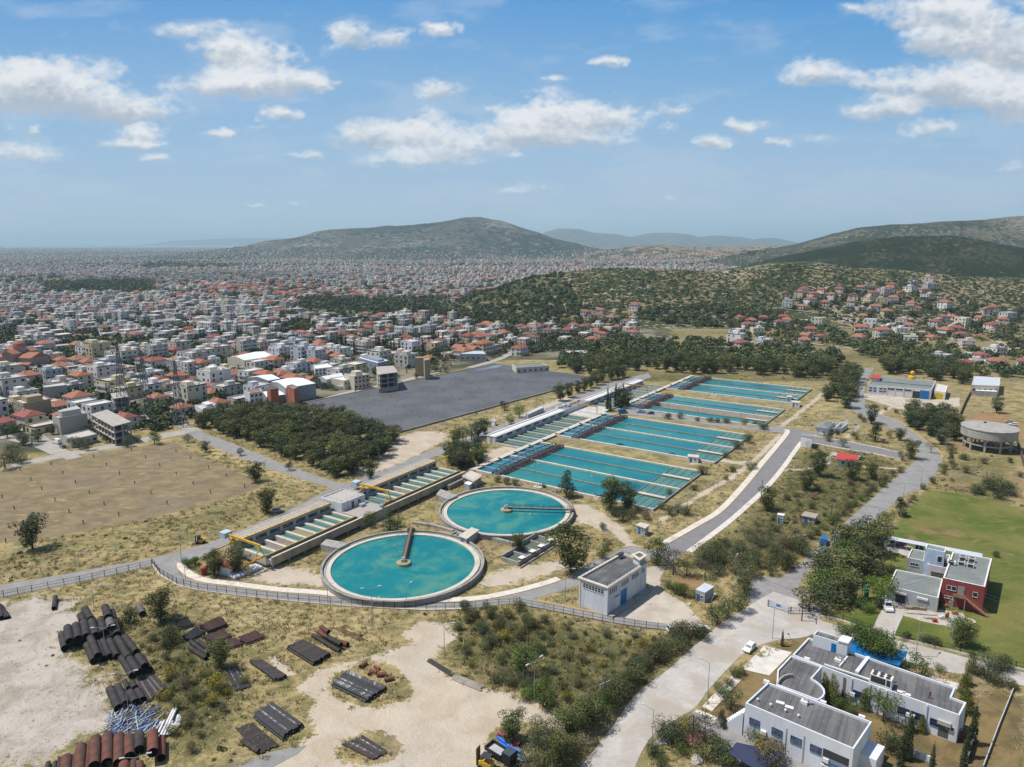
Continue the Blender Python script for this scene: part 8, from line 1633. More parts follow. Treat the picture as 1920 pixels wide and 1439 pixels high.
block('cream shed with flat pale roof beside the reservoir', [(645, 714), (664, 710), (643, 706), (618, 709)], 6, M_CRM, M_WROOF, (3.2,), 'shed_building', 'shed', .4, None, 3); block('dark-balconied block joined to the cream shed', [(664, 706), (692, 702), (676, 698), (645, 701)], 9, M_CRM, M_TERR, (1.5, 4.6, 7), wins=4, pent=2)
block('beige twin tower block beyond the reservoir corner, left', [(778, 672), (794, 671), (792, 668.5), (780, 669)], 13, M_TAN, M_TAN, (), 'silo_tower', 'tower', .2); block('beige twin tower block beyond the reservoir corner, right', [(796, 676), (806, 674.5), (804, 671), (794, 672)], 14, M_TAN, M_TAN, (), 'silo_tower', 'tower', .2)
block('pale cream hall with wide grey roof right of reservoir corner', [(862, 664), (912, 664), (905, 658), (875, 658)], 6, M_GREYW, M_ZINC, (2,), 'hall', 'hall', .2, None, 5); block('long low building at the head of the dark reservoir', [(968, 690), (1030, 686), (1015, 681), (960, 683)], 4.5, M_CRM, M_ROOFG, (1.5,), 'hall', 'hall', .2, None, 6); block('blue-grey roofed hall at the pine wood edge', [(1065, 662), (1102, 662), (1100, 656.5), (1062, 658)], 5, M_GREYW, M_ZINC, (2,), 'hall', 'hall', .2, None, 4)
block('tan factory with pale sheet roof right of the workshop belt', [(1822, 722), (1874, 724), (1876, 708), (1826, 705)], 6, M_CRM, M_ZINC, (2.5,), 'factory_building', 'factory', .2, None, 5); block('low white sheet-roofed shed below the tan factory', [(1829, 733), (1870, 735), (1870, 729), (1830, 727)], 3.2, M_GREYW, M_WROOF, (), 'shed_building', 'shed', .1)
def shed(label, px, z, rise, wmat, rmat, name='warehouse', piers=0):
 q = quadpx(px, z); t = base_thing(name, label, 'warehouse', q); b = MB(); b.prism(q, 0, z, top=False); b.build('wall', wmat, t); p = [Vector(x) for x in q]; o = MB(); m0, m1 = p[0].lerp(p[3], .5), p[1].lerp(p[2], .5)
 P_ = [(*p[0], z), (*p[1], z), (*p[2], z), (*p[3], z), (m0.x, m0.y, z + rise), (m1.x, m1.y, z + rise)]; o.add(P_, [(0, 1, 5, 4), (2, 3, 4, 5)]); o.build('roof', rmat, t); o = MB(); o.add([P_[i] for i in (3, 0, 4)] + [P_[i] for i in (1, 2, 5)], [(0, 1, 2), (3, 4, 5)]); o.build('gable', wmat, t)
 L = edge(q[0], q[1])[3]
 for k in range(piers): panel(t, q[0], q[1], L * (k + .5) / piers, 0, .6, z, wmat, 'pier', .35)
 return t
shed('big cream warehouse with white roof behind orange-roofed houses', [(458, 676), (514, 668), (478, 660), (426, 671)], 8.5, 2, M_CRM, M_WROOF, 'warehouse', 7); shed('grey metal hall with pale roof, right part of the factory', [(536, 728), (592, 719), (545, 708), (508, 716)], 9, 1.5, M_METAL, M_WROOF, 'factory_hall'); shed('grey metal hall with pale roof, rear part of the factory', [(503, 714), (526, 710), (495, 703), (463, 708)], 8.5, 1.5, M_METAL, M_WROOF, 'factory_hall'); shed('white gabled shed left of the cream shed by reservoir', [(612, 712), (645, 706), (636, 701), (594, 709)], 5.5, 1.5, M_WHITE, M_WROOF, 'shed_building')
for px, lb in (([(507, 730), (522, 728), (521, 725), (500, 727)], 'square orange brick tower of the factory, left one'), ([(551, 730), (560, 726), (548, 721), (537, 724)], 'square orange brick tower of the factory, right one')): block(lb, px, 10.5, M_BRICK, M_ROOFG, (), 'brick_tower', 'tower', .4)
shed('low pale-roofed entrance hall between the factory brick towers', [(500, 745), (552, 737), (545, 729), (490, 734)], 5, .6, M_METAL, M_WROOF, 'factory_hall')
c = P(46, 690); t = thing('church', 'pinkish stone church with orange roofs and a round dome', 'church', (*c, 0)); A_ = F2.ang - R(90) + R(22)
def cb(name, dx, dy, sx, sy, z0, z1, m): b = MB(); x, y = c[0] + dx * math.cos(A_) - dy * math.sin(A_), c[1] + dx * math.sin(A_) + dy * math.cos(A_); b.box((x, y, (z0 + z1) / 2), (sx, sy, z1 - z0), A_); return b.build(name, m, t)
def croof(dx, dy, sx, sy, z, h, alongx=True):
 f = lambda X, Y, Z: (c[0] + (dx + X) * math.cos(A_) - (dy + Y) * math.sin(A_), c[1] + (dx + X) * math.sin(A_) + (dy + Y) * math.cos(A_), Z); a, b_ = sx / 2 + .5, sy / 2 + .5; b = MB()
 if alongx: b.add([f(-a, -b_, z), f(a, -b_, z), f(a, b_, z), f(-a, b_, z), f(-a, 0, z + h), f(a, 0, z + h)], [(0, 1, 5, 4), (2, 3, 4, 5), (3, 0, 4), (1, 2, 5)])
 else: b.add([f(-a, -b_, z), f(a, -b_, z), f(a, b_, z), f(-a, b_, z), f(0, -b_, z + h), f(0, b_, z + h)], [(1, 2, 5, 4), (3, 0, 4, 5), (0, 1, 4), (2, 3, 5)])
 b.build('roof', M_ORG1, t)
cb('nave', 0, 0, 30, 16, 0, 9, M_STONE); croof(0, 0, 30, 16, 9, 3.2); cb('transept', -2, 0, 9, 22, 0, 12, M_STONE); croof(-2, 0, 9, 22, 12, 2.6, False); cb('aisle', 0, -10, 34, 5, 0, 5, M_STONE); croof(0, -10, 34, 5, 5, 1.2)
b = MB(); b.lathe((c[0] - 2 * math.cos(A_), c[1] - 2 * math.sin(A_), 0), [(4.2, 12), (4.2, 16.5), (4.5, 16.6)], 20); b.build('drum', M_STONE, t); b = MB(); b.lathe((c[0] - 2 * math.cos(A_), c[1] - 2 * math.sin(A_), 0), [(4.7, 16.6), (4.0, 18.6), (2.2, 20.2), (0, 20.8)], 20); b.build('dome', M_ORG1, t)
a0 = (c[0] - 17 * math.cos(A_) + 12.6 * math.sin(A_), c[1] - 17 * math.sin(A_) - 12.6 * math.cos(A_)); a1 = (c[0] + 17 * math.cos(A_) + 12.6 * math.sin(A_), c[1] + 17 * math.sin(A_) - 12.6 * math.cos(A_))
for k in range(8): win(t, a0, a1, 34 * (k + .5) / 8, .3, 2.2, 3.2, 1, 1, fr=0)
# pylons
def pylon(label, bu, bv, tu, tv):
 x, y, z = PT(bu, bv) if bv < 640 else (*P(bu, bv), 0.0); d = ray(tu, tv); h = CAM_H + y / d[1] * d[2] - z
 t = thing('pylon', label, 'pylon', (x, y, z), 0, 'lattice pylons'); b = MB(); w = h * .085; n = 9; m = wm('pylon_steel', (.16, .17, .18), .15, 1, .6)
 f = lambda k, sx, sy: (x + sx * w * (1 - .9 * (k / n) ** .7), y + sy * w * (1 - .9 * (k / n) ** .7), z + h * k / n); th = max(.16, h * .006)
 for k in range(n):
  for sx, sy, tx, ty in ((-1, -1, 1, -1), (1, -1, 1, 1), (1, 1, -1, 1), (-1, 1, -1, -1)): b.bar(f(k, sx, sy), f(k + 1, sx, sy), th, th); b.bar(f(k, sx, sy), f(k + 1, tx, ty), th * .6, th * .6); b.bar(f(k, tx, ty), f(k + 1, sx, sy), th * .6, th * .6)
 b.build('mast', m, t)
 for q in (.62, .76, .9): b = MB(); L = h * .13 * (1.3 - q * .5); b.bar((x - L, y, z + h * q), (x, y, z + h * (q + .03)), th, th); b.bar((x + L, y, z + h * q), (x, y, z + h * (q + .03)), th, th); b.bar((x - L, y, z + h * q), (x + L, y, z + h * q), th, th); b.build('crossarm', m, t)
for q in (('tall lattice pylon above the town, left of the central pair', 233, 772, 223, 647), ('tall lattice pylon above the town, middle of three', 277, 785, 269, 657), ('thin lattice pylon at the edge of the grove', 338, 800, 336, 676), ('lattice pylon among the houses at the far left', 16, 735, 15, 688), ('distant lattice pylon on the wooded hill', 1624, 497, 1623, 463), ('distant lattice pylon on the right ridge', 1800, 450, 1799, 414)): pylon(*q)
# ------ ordinary houses
M_HW = wm('house_wall', (1, 1, 1), .10, .3, .9, objcol=True)
def htemplate(nm, w, d, fl, roof, rmat, parts, balc=True, pent=False):
 h = fl * 3.0; pieces = []; q = [(-w / 2, -d / 2), (w / 2, -d / 2), (w / 2, d / 2), (-w / 2, d / 2)]
 if roof == 'flat':
  b = MB(); b.prism(q, 0, h + .7, top=False); b.ring(q, inset(q, .25), h, h + .7); pieces.append(('wall', b, M_HW)); b = MB(); b.prism(inset(q, .2), h - .1, h); pieces.append(('roof', b, rmat))
  if pent: b = MB(); b.box((w * .18, d * .1, h + 1.25), (w * .34, d * .4, 2.5)); pieces.append(('roof_room', b, M_HW)); b = MB(); b.box((-w * .28, d * .25, h + .55), (1.2, 1.0, 1.1)); b.tube((-w * .05, d * .3, h), (-w * .05, d * .3, h + 1.3), .45, .45, 8); pieces.append(('water_heater', b, M_ZINC))
 else:
  b = MB(); b.prism(q, 0, h, top=False); pieces.append(('wall', b, M_HW)); o = inset(q, -.5); e = .0 if roof == 'gable' else .32; rz_ = d * .24; r0, r1 = (-w / 2 - .5 + (w + 1) * e * d / w * .9, 0), (w / 2 + .5 - (w + 1) * e * d / w * .9, 0); b = MB()
  b.add([(*p, h - .1) for p in o] + [(*p, h + .12) for p in o] + [(*r0, h + rz_), (*r1, h + rz_)], [(3, 2, 1, 0), (0, 1, 5, 4), (1, 2, 6, 5), (2, 3, 7, 6), (3, 0, 4, 7), (4, 5, 9, 8), (5, 6, 9), (6, 7, 8, 9), (7, 4, 8)]); pieces.append(('roof', b, rmat))
  b = MB(); b.box((w * .2, d * .12, h + rz_ * .9), (.6, .6, 1.3)); pieces.append(('chimney', b, M_HW))
 for (a, c) in zip(q, q[1:] + q[:1]):
  L = math.dist(a, c); k = max(2, int(L / 3.6)); A, dd, n, _ = edge(a, c)
  for f in range(fl):
   for j in range(k):
    if random.random() < .2: continue
    x0 = L * (j + .5) / k; ww = random.choice([1.1, 1.3, 1.7]); z0 = f * 3 + (.9 if random.random() < .7 else .15); z1 = f * 3 + 2.25; p0, p1 = A + dd * (x0 - ww / 2), A + dd * (x0 + ww / 2); b = MB(); b.hexa([(p0.x - n.x * .1, p0.y - n.y * .1, z0), (p0.x + n.x * .04, p0.y + n.y * .04, z0), (p1.x + n.x * .04, p1.y + n.y * .04, z0), (p1.x - n.x * .1, p1.y - n.y * .1, z0)], [(p0.x - n.x * .1, p0.y - n.y * .1, z1), (p0.x + n.x * .04, p0.y + n.y * .04, z1), (p1.x + n.x * .04, p1.y + n.y * .04, z1), (p1.x - n.x * .1, p1.y - n.y * .1, z1)]); pieces.append(('window', b, M_GLASS))
 if balc:
  for f in range(1, fl):
   b = MB(); b.box((0, -d / 2 - .7, f * 3), (w * .9, 1.4, .18)); b.box((0, -d / 2 - 1.36, f * 3 + .5), (w * .9, .08, 1.0));
   for s in (-1, 1): b.box((s * w * .45, -d / 2 - .7, f * 3 + .5), (.08, 1.4, 1.0))
   pieces.append(('balcony', b, M_BALC))
 if parts:
  root = bpy.data.objects.new('house', None); COL.objects.link(root)
  for n_, b, m in pieces: b.build(n_, m, root, world=False)
  return root
 b = MB(); ms = []
 for n_, p, m in pieces:
  if m not in ms: ms.append(m)
  b.cm = ms.index(m); b.add(p.v, p.f)
 return b.build('house', ms)
M_ORG2 = wm('weathered_tiles', (.34, .125, .065), .3, 1.2, .85); M_RED2 = wm('red_tiles', (.28, .085, .068), .2, 1, .8); M_TER2 = wm('pale_terrace', (.60, .57, .53), .12, .5, .9)
HT = [(9, 10, 1, 'hip', M_ORG1, 0, 0, 'orange-roofed', 'single-storey'), (10, 11, 2, 'hip', M_ORG1, 1, 0, 'orange-roofed', 'two-storey'), (11, 9, 2, 'hip', M_RED2, 1, 0, 'red-roofed', 'two-storey'), (11, 12, 2, 'flat', M_TERR, 1, 1, 'flat-roofed', 'two-storey'), (12, 13, 3, 'flat', M_TERR, 1, 1, 'flat-roofed', 'three-storey'), (10, 12, 3, 'flat', M_TER2, 1, 0, 'flat-roofed', 'three-storey'), (9, 11, 1, 'flat', M_TERR, 0, 0, 'flat-roofed', 'single-storey'), (12, 10, 3, 'hip', M_ORG2, 1, 0, 'brown-roofed', 'three-storey'), (8, 10, 2, 'gable', M_ORG1, 0, 0, 'orange-gabled', 'two-storey'), (14, 12, 4, 'flat', M_TERR, 1, 1, 'flat-roofed', 'four-storey')]
TH = {pt: [htemplate('h', w, d, fl, rf, rm, pt, bool(bl), bool(pe)) for (w, d, fl, rf, rm, bl, pe, *_) in HT] for pt in (True, False)}
WCOL = [((.66, .66, .66), 'white'), ((.68, .66, .62), 'white'), ((.62, .57, .47), 'cream'), ((.48, .46, .43), 'grey'), ((.60, .48, .40), 'pinkish'), ((.56, .49, .32), 'ochre'), ((.50, .52, .55), 'pale grey')]
HITEMS = []; HP = []
MARKS2 = [('stone church', 48, 665), ('cream warehouse', 468, 672), ('grey factory', 530, 725), ('unfinished frame', 206, 785), ('dark reservoir', 830, 720), ('white-roofed office', 700, 674), ('beige twin towers', 792, 665), ('middle pylon', 273, 720), ('dense grove', 560, 800), ('tan apartment block', 60, 755), ('pine wood', 1300, 670), ('white workshop', 1690, 720), ('wooded hill', 1700, 480), ('scrub hill', 1200, 530), ('tan factory', 1850, 714), ('right edge of town', 1900, 600), ('hill village lane', 1560, 560), ('red-roofed village', 1430, 620), ('low hall by reservoir', 995, 684), ('slope clearing', 1210, 585)]
def house(x, y, z, k, rz, parts, colr=None, label=None):
 col, cn = colr or random.choice(WCOL); o = dup(TH[parts][k], (x, y, z), rz, random.uniform(.88, 1.1), colors={'wall': col, 'roof_room': col, 'chimney': col}); o.color = (*col, 1); o.name = 'house'; o['category'] = 'house'; o['group'] = 'houses of the town'; d = f'{cn} {HT[k][8]} {HT[k][7]} house'; o['label'] = label or d
 if not label: HITEMS.append((o, d))
 HP.append((x, y)); return o
for q in ((66, 777, 8, 'orange-gabled white house behind the clipped hedge'), (150, 763, 1, 'orange-roofed pale house on the corner right of the tan block'), (296, 752, 0, 'orange-roofed low house at the pylon meadow'), (343, 772, 0, 'orange-roofed low house beside the grove, left'), (690, 680, 0, None), (632, 680, 1, None), (755, 676, 8, None), (440, 716, 1, None), (400, 722, 1, None), (425, 742, 3, None), (400, 738, 2, None), (318, 735, 3, None), (520, 690, 0, None), (555, 694, 1, None), (470, 695, 1, None), (378, 700, 7, None)):
 x, y = P(q[0], q[1]); house(x, y, 0, q[2], F1.ang + R(random.choice([0, 90, 180, 270])), True, WCOL[0] if q[3] else None, q[3])
BUSY = [(o.location.x, o.location.y, max(8, .6 * max((c.dimensions.x + c.dimensions.y) * .5 for c in COL.objects if c.parent == o and c.type == 'MESH'))) for o in COL.objects if o.get('category') in ('building', 'warehouse', 'church', 'office', 'shed', 'hall', 'tower', 'factory', 'house') and o.type == 'EMPTY' and o.location.y > 250]
TOWNP = PL([(-400, 905), (-60, 862), (60, 850), (120, 846), (230, 824), (300, 808), (362, 792), (395, 775), (460, 760), (560, 742), (740, 698), (925, 664), (990, 668), (1060, 652), (1120, 630)]) ; TOWNP = TOWNP + [(60, 1250), (-1000, 1250), (-1000, 330)]
GROVE = PL([(360, 812), (380, 775), (560, 760), (760, 830), (640, 905)])
VILL = [PL(q) for q in ([(215, 775), (262, 742), (345, 752), (372, 790), (330, 815), (262, 800)],)]  # the meadow under the pylons stays open
def town_ok(x, y):
 if inpoly((x, y), GROVE) or inpoly((x, y), VILL[0]): return False
 return all((x - a) ** 2 + (y - b_) ** 2 > r * r for a, b_, r in BUSY)
cand = []; ax, ay = F1.a, F1.n
for i in range(-40, 75):
 for j in range(-90, 30):
  if i % 6 == 0 or j % 3 == 0: continue     # streets
  x = F1.o.x + ax.x * (i * 13.4) + ay.x * (j * 13.8 + random.uniform(-1, 1)); y = F1.o.y + ax.y * (i * 13.4 + random.uniform(-1.5, 1.5)) + ay.y * (j * 13.8)
  if not (330 < y < 1250) or not inpoly((x, y), TOWNP): continue
  u, v = proj(x, y)
  if u < -60 or not town_ok(x, y) or ground_h(x, y) > .5: continue
  cand.append((y, x, u, v))
cand.sort(); GAP = vnoise(np.array([c_[1] for c_ in cand]) / 45, np.array([c_[0] for c_ in cand]) / 45, 2)
near = [c_ for c_, g_ in zip(cand, GAP) if g_ > -.5 and random.random() > .12]
NEARN = 165; REST = near[NEARN:]
for k, (y, x, u, v) in enumerate(near[:NEARN]):
 house(x, y, 0, random.choices(range(10), (9, 12, 7, 16, 14, 8, 7, 5, 7, 5))[0], F1.ang + R(random.choice([0, 90, 180, 270])) + random.uniform(-.03, .03), k < 90)
VZ = [([(1375, 655), (1385, 600), (1540, 598), (1535, 650)], 26, 13), ([(1455, 585), (1470, 550), (1740, 530), (1750, 562)], 38, 16), ([(1600, 645), (1610, 575), (1915, 575), (1915, 640)], 40, 15), ([(985, 625), (1010, 570), (1180, 575), (1175, 620)], 0, 15), ([(1755, 700), (1760, 650), (1925, 655), (1925, 695)], 12, 13)]
HWT = (13, 10, 11, 14, 6, 6, 16, 5, 8, 0)
for poly, n, dm in VZ:
 a = np.array(poly); L = []; tr = 0
 while len(L) < n and tr < n * 40:
  tr += 1; u, v = random.uniform(a[:, 0].min(), a[:, 0].max()), random.uniform(a[:, 1].min(), a[:, 1].max())
  if not inpoly((u, v), poly): continue
  x, y, z = PT(u, v)
  if any((x - p_[0]) ** 2 + (y - p_[1]) ** 2 < dm * dm for p_ in L): continue
  L.append((x, y)); house(x, y, max(0, z) - .6, random.choices(range(10), HWT)[0], random.uniform(0, 6.28), y < 700)
mk = MARKS; MARKS = MARKS2; autolabel(HITEMS); MARKS = mk
# town and village trees one can tell apart
TL = []
for q in ((15, 822, 8), (45, 835, 7), (60, 835, 7), (25, 865, 9), (10, 880, 8), (40, 870, 6), (72, 828, 6), (22, 812, 7), (170, 815, 6), (240, 838, 5), (290, 833, 7), (352, 830, 5), (385, 848, 5), (415, 725, 11), (370, 735, 10), (100, 815, 5), (140, 838, 6), (150, 842, 6), (165, 845, 5), (200, 830, 4), (215, 815, 5), (258, 830, 4)):
 TL.append((plant(random.choice(['dround', 'leafy', 'dpine', 'olive']), *q, True, 1.1, False), 'tree'))
for k in range(70):
 u, v = random.uniform(560, 1050), 0; v = 765 - (u - 560) * .205 - random.uniform(8, 55)
 x, y = P(u, v)
 if inpoly((x, y), PL(RES)) or min((x - a) ** 2 + (y - b_) ** 2 for a, b_ in HP) < 60: continue
 TL.append((plant(random.choice(['dround', 'olive', 'leafy', 'olive', 'cypress']), u, v, random.uniform(4, 7.5), False, 1.1, False), 'tree'))
for k in range(34):
 u = 620 + k * 7 + random.uniform(-3, 3); v = 652 + random.uniform(-4, 14) - (0 if k < 17 else 2); TL.append((plant('cypress', u, v, random.uniform(9, 14), False, 1.2, False), 'cypress'))
mk = MARKS; MARKS = MARKS2; autolabel([(o, o['label']) for o, _ in TL]); MARKS = mk
for o, _ in TL: o['group'] = 'trees at the town edge'
# ------ the rest of the city: one mass
def city(name, label, X, Y, Z, W_, D_, H_, ANG, WALL, ROOF, hip, rg):
 n = len(X); ca, sa = np.cos(ANG), np.sin(ANG); cx = np.stack([-W_, W_, W_, -W_], 1) / 2; cy = np.stack([-D_, -D_, D_, D_], 1) / 2
 px = X[:, None] + cx * ca[:, None] - cy * sa[:, None]; py = Y[:, None] + cx * sa[:, None] + cy * ca[:, None]
 V, F, UV, C = [], [], [], []; o = 0
 def addq(q, uv, col):  # q (n,4,3)
  nonlocal o
  V.append(q.reshape(-1, 3)); UV.append(uv.reshape(-1, 2)); C.append(np.repeat(col, 4, 0)); F.append(np.arange(len(q) * 4).reshape(-1, 4) + o); o += len(q) * 4
 for i in range(4):
  j = (i + 1) % 4; L = np.hypot(px[:, j] - px[:, i], py[:, j] - py[:, i]); z0, z1 = Z - 1.5, Z + H_
  q = np.stack([np.stack([px[:, i], py[:, i], z0], 1), np.stack([px[:, j], py[:, j], z0], 1), np.stack([px[:, j], py[:, j], z1], 1), np.stack([px[:, i], py[:, i], z1], 1)], 1)
  u0 = np.floor(rg.uniform(0, 50, n)) * 3.3; nb = np.maximum(1, np.round(L / 3.3)) * 3.3; zz = np.zeros(n)
  addq(q, np.stack([np.stack([u0, zz - 1.5], 1), np.stack([u0 + nb, zz - 1.5], 1), np.stack([u0 + nb, H_], 1), np.stack([u0, H_], 1)], 1), WALL)
 flat = ~hip; k = np.where(flat)[0]
 if len(k):
  q = np.stack([px[k], py[k], np.repeat((Z + H_)[k, None], 4, 1)], 2); addq(q, np.full((len(k), 4, 2), -9.), ROOF[k])
  kk = k[rg.random(len(k)) < .55]; s = rg.uniform(.25, .45, len(kk)); dx, dy = rg.uniform(-.2, .2, (2, len(kk))); mx = X[kk] + dx * W_[kk] * ca[kk]; my = Y[kk] + dy * D_[kk] * ca[kk]; bx = mx[:, None] + (cx[kk] * ca[kk, None] - cy[kk] * sa[kk, None]) * s[:, None]; by = my[:, None] + (cx[kk] * sa[kk, None] + cy[kk] * ca[kk, None]) * s[:, None]; zb, zt = (Z + H_)[kk], (Z + H_)[kk] + 2.6
  for i in range(4):
   j = (i + 1) % 4; addq(np.stack([np.stack([bx[:, i], by[:, i], zb], 1), np.stack([bx[:, j], by[:, j], zb], 1), np.stack([bx[:, j], by[:, j], zt], 1), np.stack([bx[:, i], by[:, i], zt], 1)], 1), np.full((len(kk), 4, 2), -9.), WALL[kk])
  addq(np.stack([bx, by, np.repeat(zt[:, None], 4, 1)], 2), np.full((len(kk), 4, 2), -9.), ROOF[kk])
 k = np.where(hip)[0]
 if len(k):
  ex = 1.08; qx = X[k, None] + (px[k] - X[k, None]) * ex; qy = Y[k, None] + (py[k] - Y[k, None]) * ex; z = (Z + H_)[k]; top = z + D_[k] * .22; m0x, m0y = (qx[:, 0] + qx[:, 3]) / 2, (qy[:, 0] + qy[:, 3]) / 2; m1x, m1y = (qx[:, 1] + qx[:, 2]) / 2, (qy[:, 1] + qy[:, 2]) / 2; e = .3
  r0 = np.stack([m0x + (m1x - m0x) * e, m0y + (m1y - m0y) * e, top], 1); r1 = np.stack([m1x + (m0x - m1x) * e, m1y + (m0y - m1y) * e, top], 1); c_ = [np.stack([qx[:, i], qy[:, i], z], 1) for i in range(4)]; nv = np.full((len(k), 4, 2), -9.)
  addq(np.stack([c_[0], c_[1], r1, r0], 1), nv, ROOF[k]); addq(np.stack([c_[2], c_[3], r0, r1], 1), nv, ROOF[k]); addq(np.stack([c_[1], c_[2], r1 * .5 + r1 * .5, r1 + .001], 1), nv, ROOF[k]); addq(np.stack([c_[3], c_[0], r0, r0 + .001], 1), nv, ROOF[k])
 F = np.concatenate(F); return tag(link(name, np_mesh(name, np.concatenate(V), F, M_CITY, col=np.concatenate(C), uv=np.concatenate(UV)[F.ravel()])), label, kind='stuff')
M_CITY, ct, cbs = newmat('city_facades'); uvn = ct.node('ShaderNodeUVMap').outputs[0]; sp_ = ct.node('ShaderNodeSeparateXYZ', {0: uvn}); fu = ct.math('FRACT', ct.math('DIVIDE', sp_.outputs[0], 3.3)); fv = ct.math('FRACT', ct.math('DIVIDE', sp_.outputs[1], 3.0))
wn = ct.node('ShaderNodeTexWhiteNoise', {0: ct.node('ShaderNodeCombineXYZ', {0: ct.math('FLOOR', ct.math('DIVIDE', sp_.outputs[0], 3.3)), 1: ct.math('FLOOR', ct.math('DIVIDE', sp_.outputs[1], 3.0)), 2: 0.0}).outputs[0]}, noise_dimensions='3D').outputs[0]
m1 = ct.math('MULTIPLY', ct.math('MULTIPLY', ct.math('GREATER_THAN', fu, .24), ct.math('LESS_THAN', fu, .72)), ct.math('MULTIPLY', ct.math('GREATER_THAN', fv, .28), ct.math('LESS_THAN', fv, .78))); m1 = ct.math('MULTIPLY', m1, ct.math('MULTIPLY', ct.math('GREATER_THAN', sp_.outputs[1], 0.0), ct.math('LESS_THAN', wn, .72)))
bal = ct.math('MULTIPLY', ct.math('LESS_THAN', fv, .08), ct.math('GREATER_THAN', sp_.outputs[1], 2.0))
o_ = ct.mix(m1, ct.node('ShaderNodeAttribute', attribute_name='col').outputs['Color'], (.045, .045, .05)); ct.l.new(ct.mix(ct.math('MULTIPLY', bal, .35), o_, (.2, .19, .18)), cbs.inputs['Base Color']); cbs.inputs['Roughness'].default_value = .85; cbs.inputs['Specular IOR Level'].default_value = .2
rg = np.random.default_rng(77)
WC = np.array([(.70, .69, .67), (.64, .62, .59), (.68, .61, .51), (.54, .51, .47), (.62, .50, .44), (.60, .53, .42), (.48, .47, .47), (.72, .69, .63)]); RC = np.array([(.34, .14, .085), (.30, .125, .085), (.34, .11, .085), (.28, .14, .105)]); FC = np.array([(.62, .58, .53), (.54, .49, .43), (.66, .65, .63), (.42, .40, .38), (.46, .40, .36), (.36, .36, .37)])
# ring by ring outwards on a street grid; spacing grows a little with distance
XX, YY, HH = [], [], []
for (y, x, u, v) in REST: XX.append(x); YY.append(y)
gx0, gy0 = [], []
for y0, y1, sp in ((330, 1250, 14), (1250, 2600, 16), (2600, 5200, 23), (5200, 9000, 34), (9000, 12500, 55)):
 wdt = y1 * .80
 M_ = (y1 - y0) + 2 * wdt; ra = F1.ang - .35 + .5 * len(gx0); g1 = np.arange(-M_ / 2, M_ / 2, sp); I, J = np.meshgrid(np.arange(len(g1)), np.arange(len(g1))); st_ = (I % 3 != 0) & (J % 7 != 0); gA, gB = g1[I[st_]] + rg.uniform(-2, 2, st_.sum()), g1[J[st_]] + rg.uniform(-2.5, 2.5, st_.sum())
 x = gA * math.cos(ra) - gB * math.sin(ra); y = (y0 + y1) / 2 + gA * math.sin(ra) + gB * math.cos(ra); wq = sp * 9; x, y = x + vnoise(x / (sp * 22), y / (sp * 22), 2) * wq, y + vnoise(x / (sp * 20), y / (sp * 20), 7) * wq; kq = (y >= y0) & (y < y1) & (np.abs(x) < 1.02 * y); x, y = x[kq], y[kq]
 if y1 <= 1250:
  pt = pip(x, y, TOWNP); pt = np.where(x < -.76 * y, pt, ~pt & (y > 560)); x, y = x[pt], y[pt]
 gx0.append(x); gy0.append(y)
X = np.concatenate([np.array(XX)] + gx0); Y = np.concatenate([np.array(YY)] + gy0)
U = 960 + FPX * X / (Y * CP + CAM_H * SP); Vp = 719.5 + FPX * (-Y * SP + CAM_H * CP) / (Y * CP + CAM_H * SP); Zg = ground_h(X, Y)
HB_ = np.interp(U, [0, 850, 900, 1000, 1130, 1250, 1480, 1700, 2100], [9999, 9999, 640, 640, 660, 9999, 9999, 9999, 9999])
park_ = (vnoise(X / 260, Y / 330, 5) < -.78) | (vnoise(X / 80, Y / 120, 6) < -.98)
strip = [((560, 562), (850, 596)), ((80, 528), (290, 552)), ((0, 520), (120, 530)), ((270, 492), (450, 505))]   # wooded belts crossing the city
wood = np.zeros(len(X), bool)
for (u0, v0), (u1, v1) in strip: wood |= (U > u0) & (U < u1) & (Vp > v0) & (Vp < v1 if v1 - v0 < 40 else Vp < v0 + (v1 - v0) * .5 + 8)
ok = (U > -380) & (U < 2250) & ~park_ & ~wood & (rg.random(len(X)) < .9) & (Zg < np.where(Y > 3000, 70, 14)) & (rg.random(len(X)) > np.clip(Zg / 55, 0, 1) * .93)
right = (U > 880) & (Y < 1300); slope_ok = (U < 1190) & (Y < 960) & (Y > 640) & (Zg < 22); ok &= ~right | (slope_ok & (rg.random(len(X)) < .8)); ok &= ~((U > 1250) & (Y < 2400)); ok &= ~((Y < 620) & (U > -60))
X, Y, Zg, U, Vp = X[ok], Y[ok], np.maximum(Zg[ok], 0), U[ok], Vp[ok]; n = len(X); sc = np.clip(Y / 5200, 1, 2.2); W_ = rg.uniform(7, 12.5, n) * sc; D_ = rg.uniform(7, 11.5, n) * sc; big = rg.random(n) < .02; W_[big] *= rg.uniform(1.6, 2.6, big.sum()); H_ = rg.choice([3.2, 6.2, 6.3, 9.3, 9.4, 12.4], n, p=[.2, .3, .18, .16, .1, .06]) * np.where(Y > 2600, .72, 1.0)
orange = .15 + .22 * ((U > 560) & (U < 1200) & (Vp > 545)) + .2 * ((U > 860) & (Y < 1000)) + .5 * ((U > 330) & (U < 620) & (Vp > 533) & (Vp < 560)) + .12 * ((U > 700) & (Y > 1500)); hip = rg.random(n) < orange; H_[hip] = np.minimum(H_[hip], 6.3)
WALL = WC[rg.integers(len(WC), size=n)] * rg.uniform(.72, 1.04, (n, 1)); ROOF = np.where(hip[:, None], RC[rg.integers(len(RC), size=n)], FC[rg.integers(len(FC), size=n)]) * rg.uniform(.62, 1.05, (n, 1))
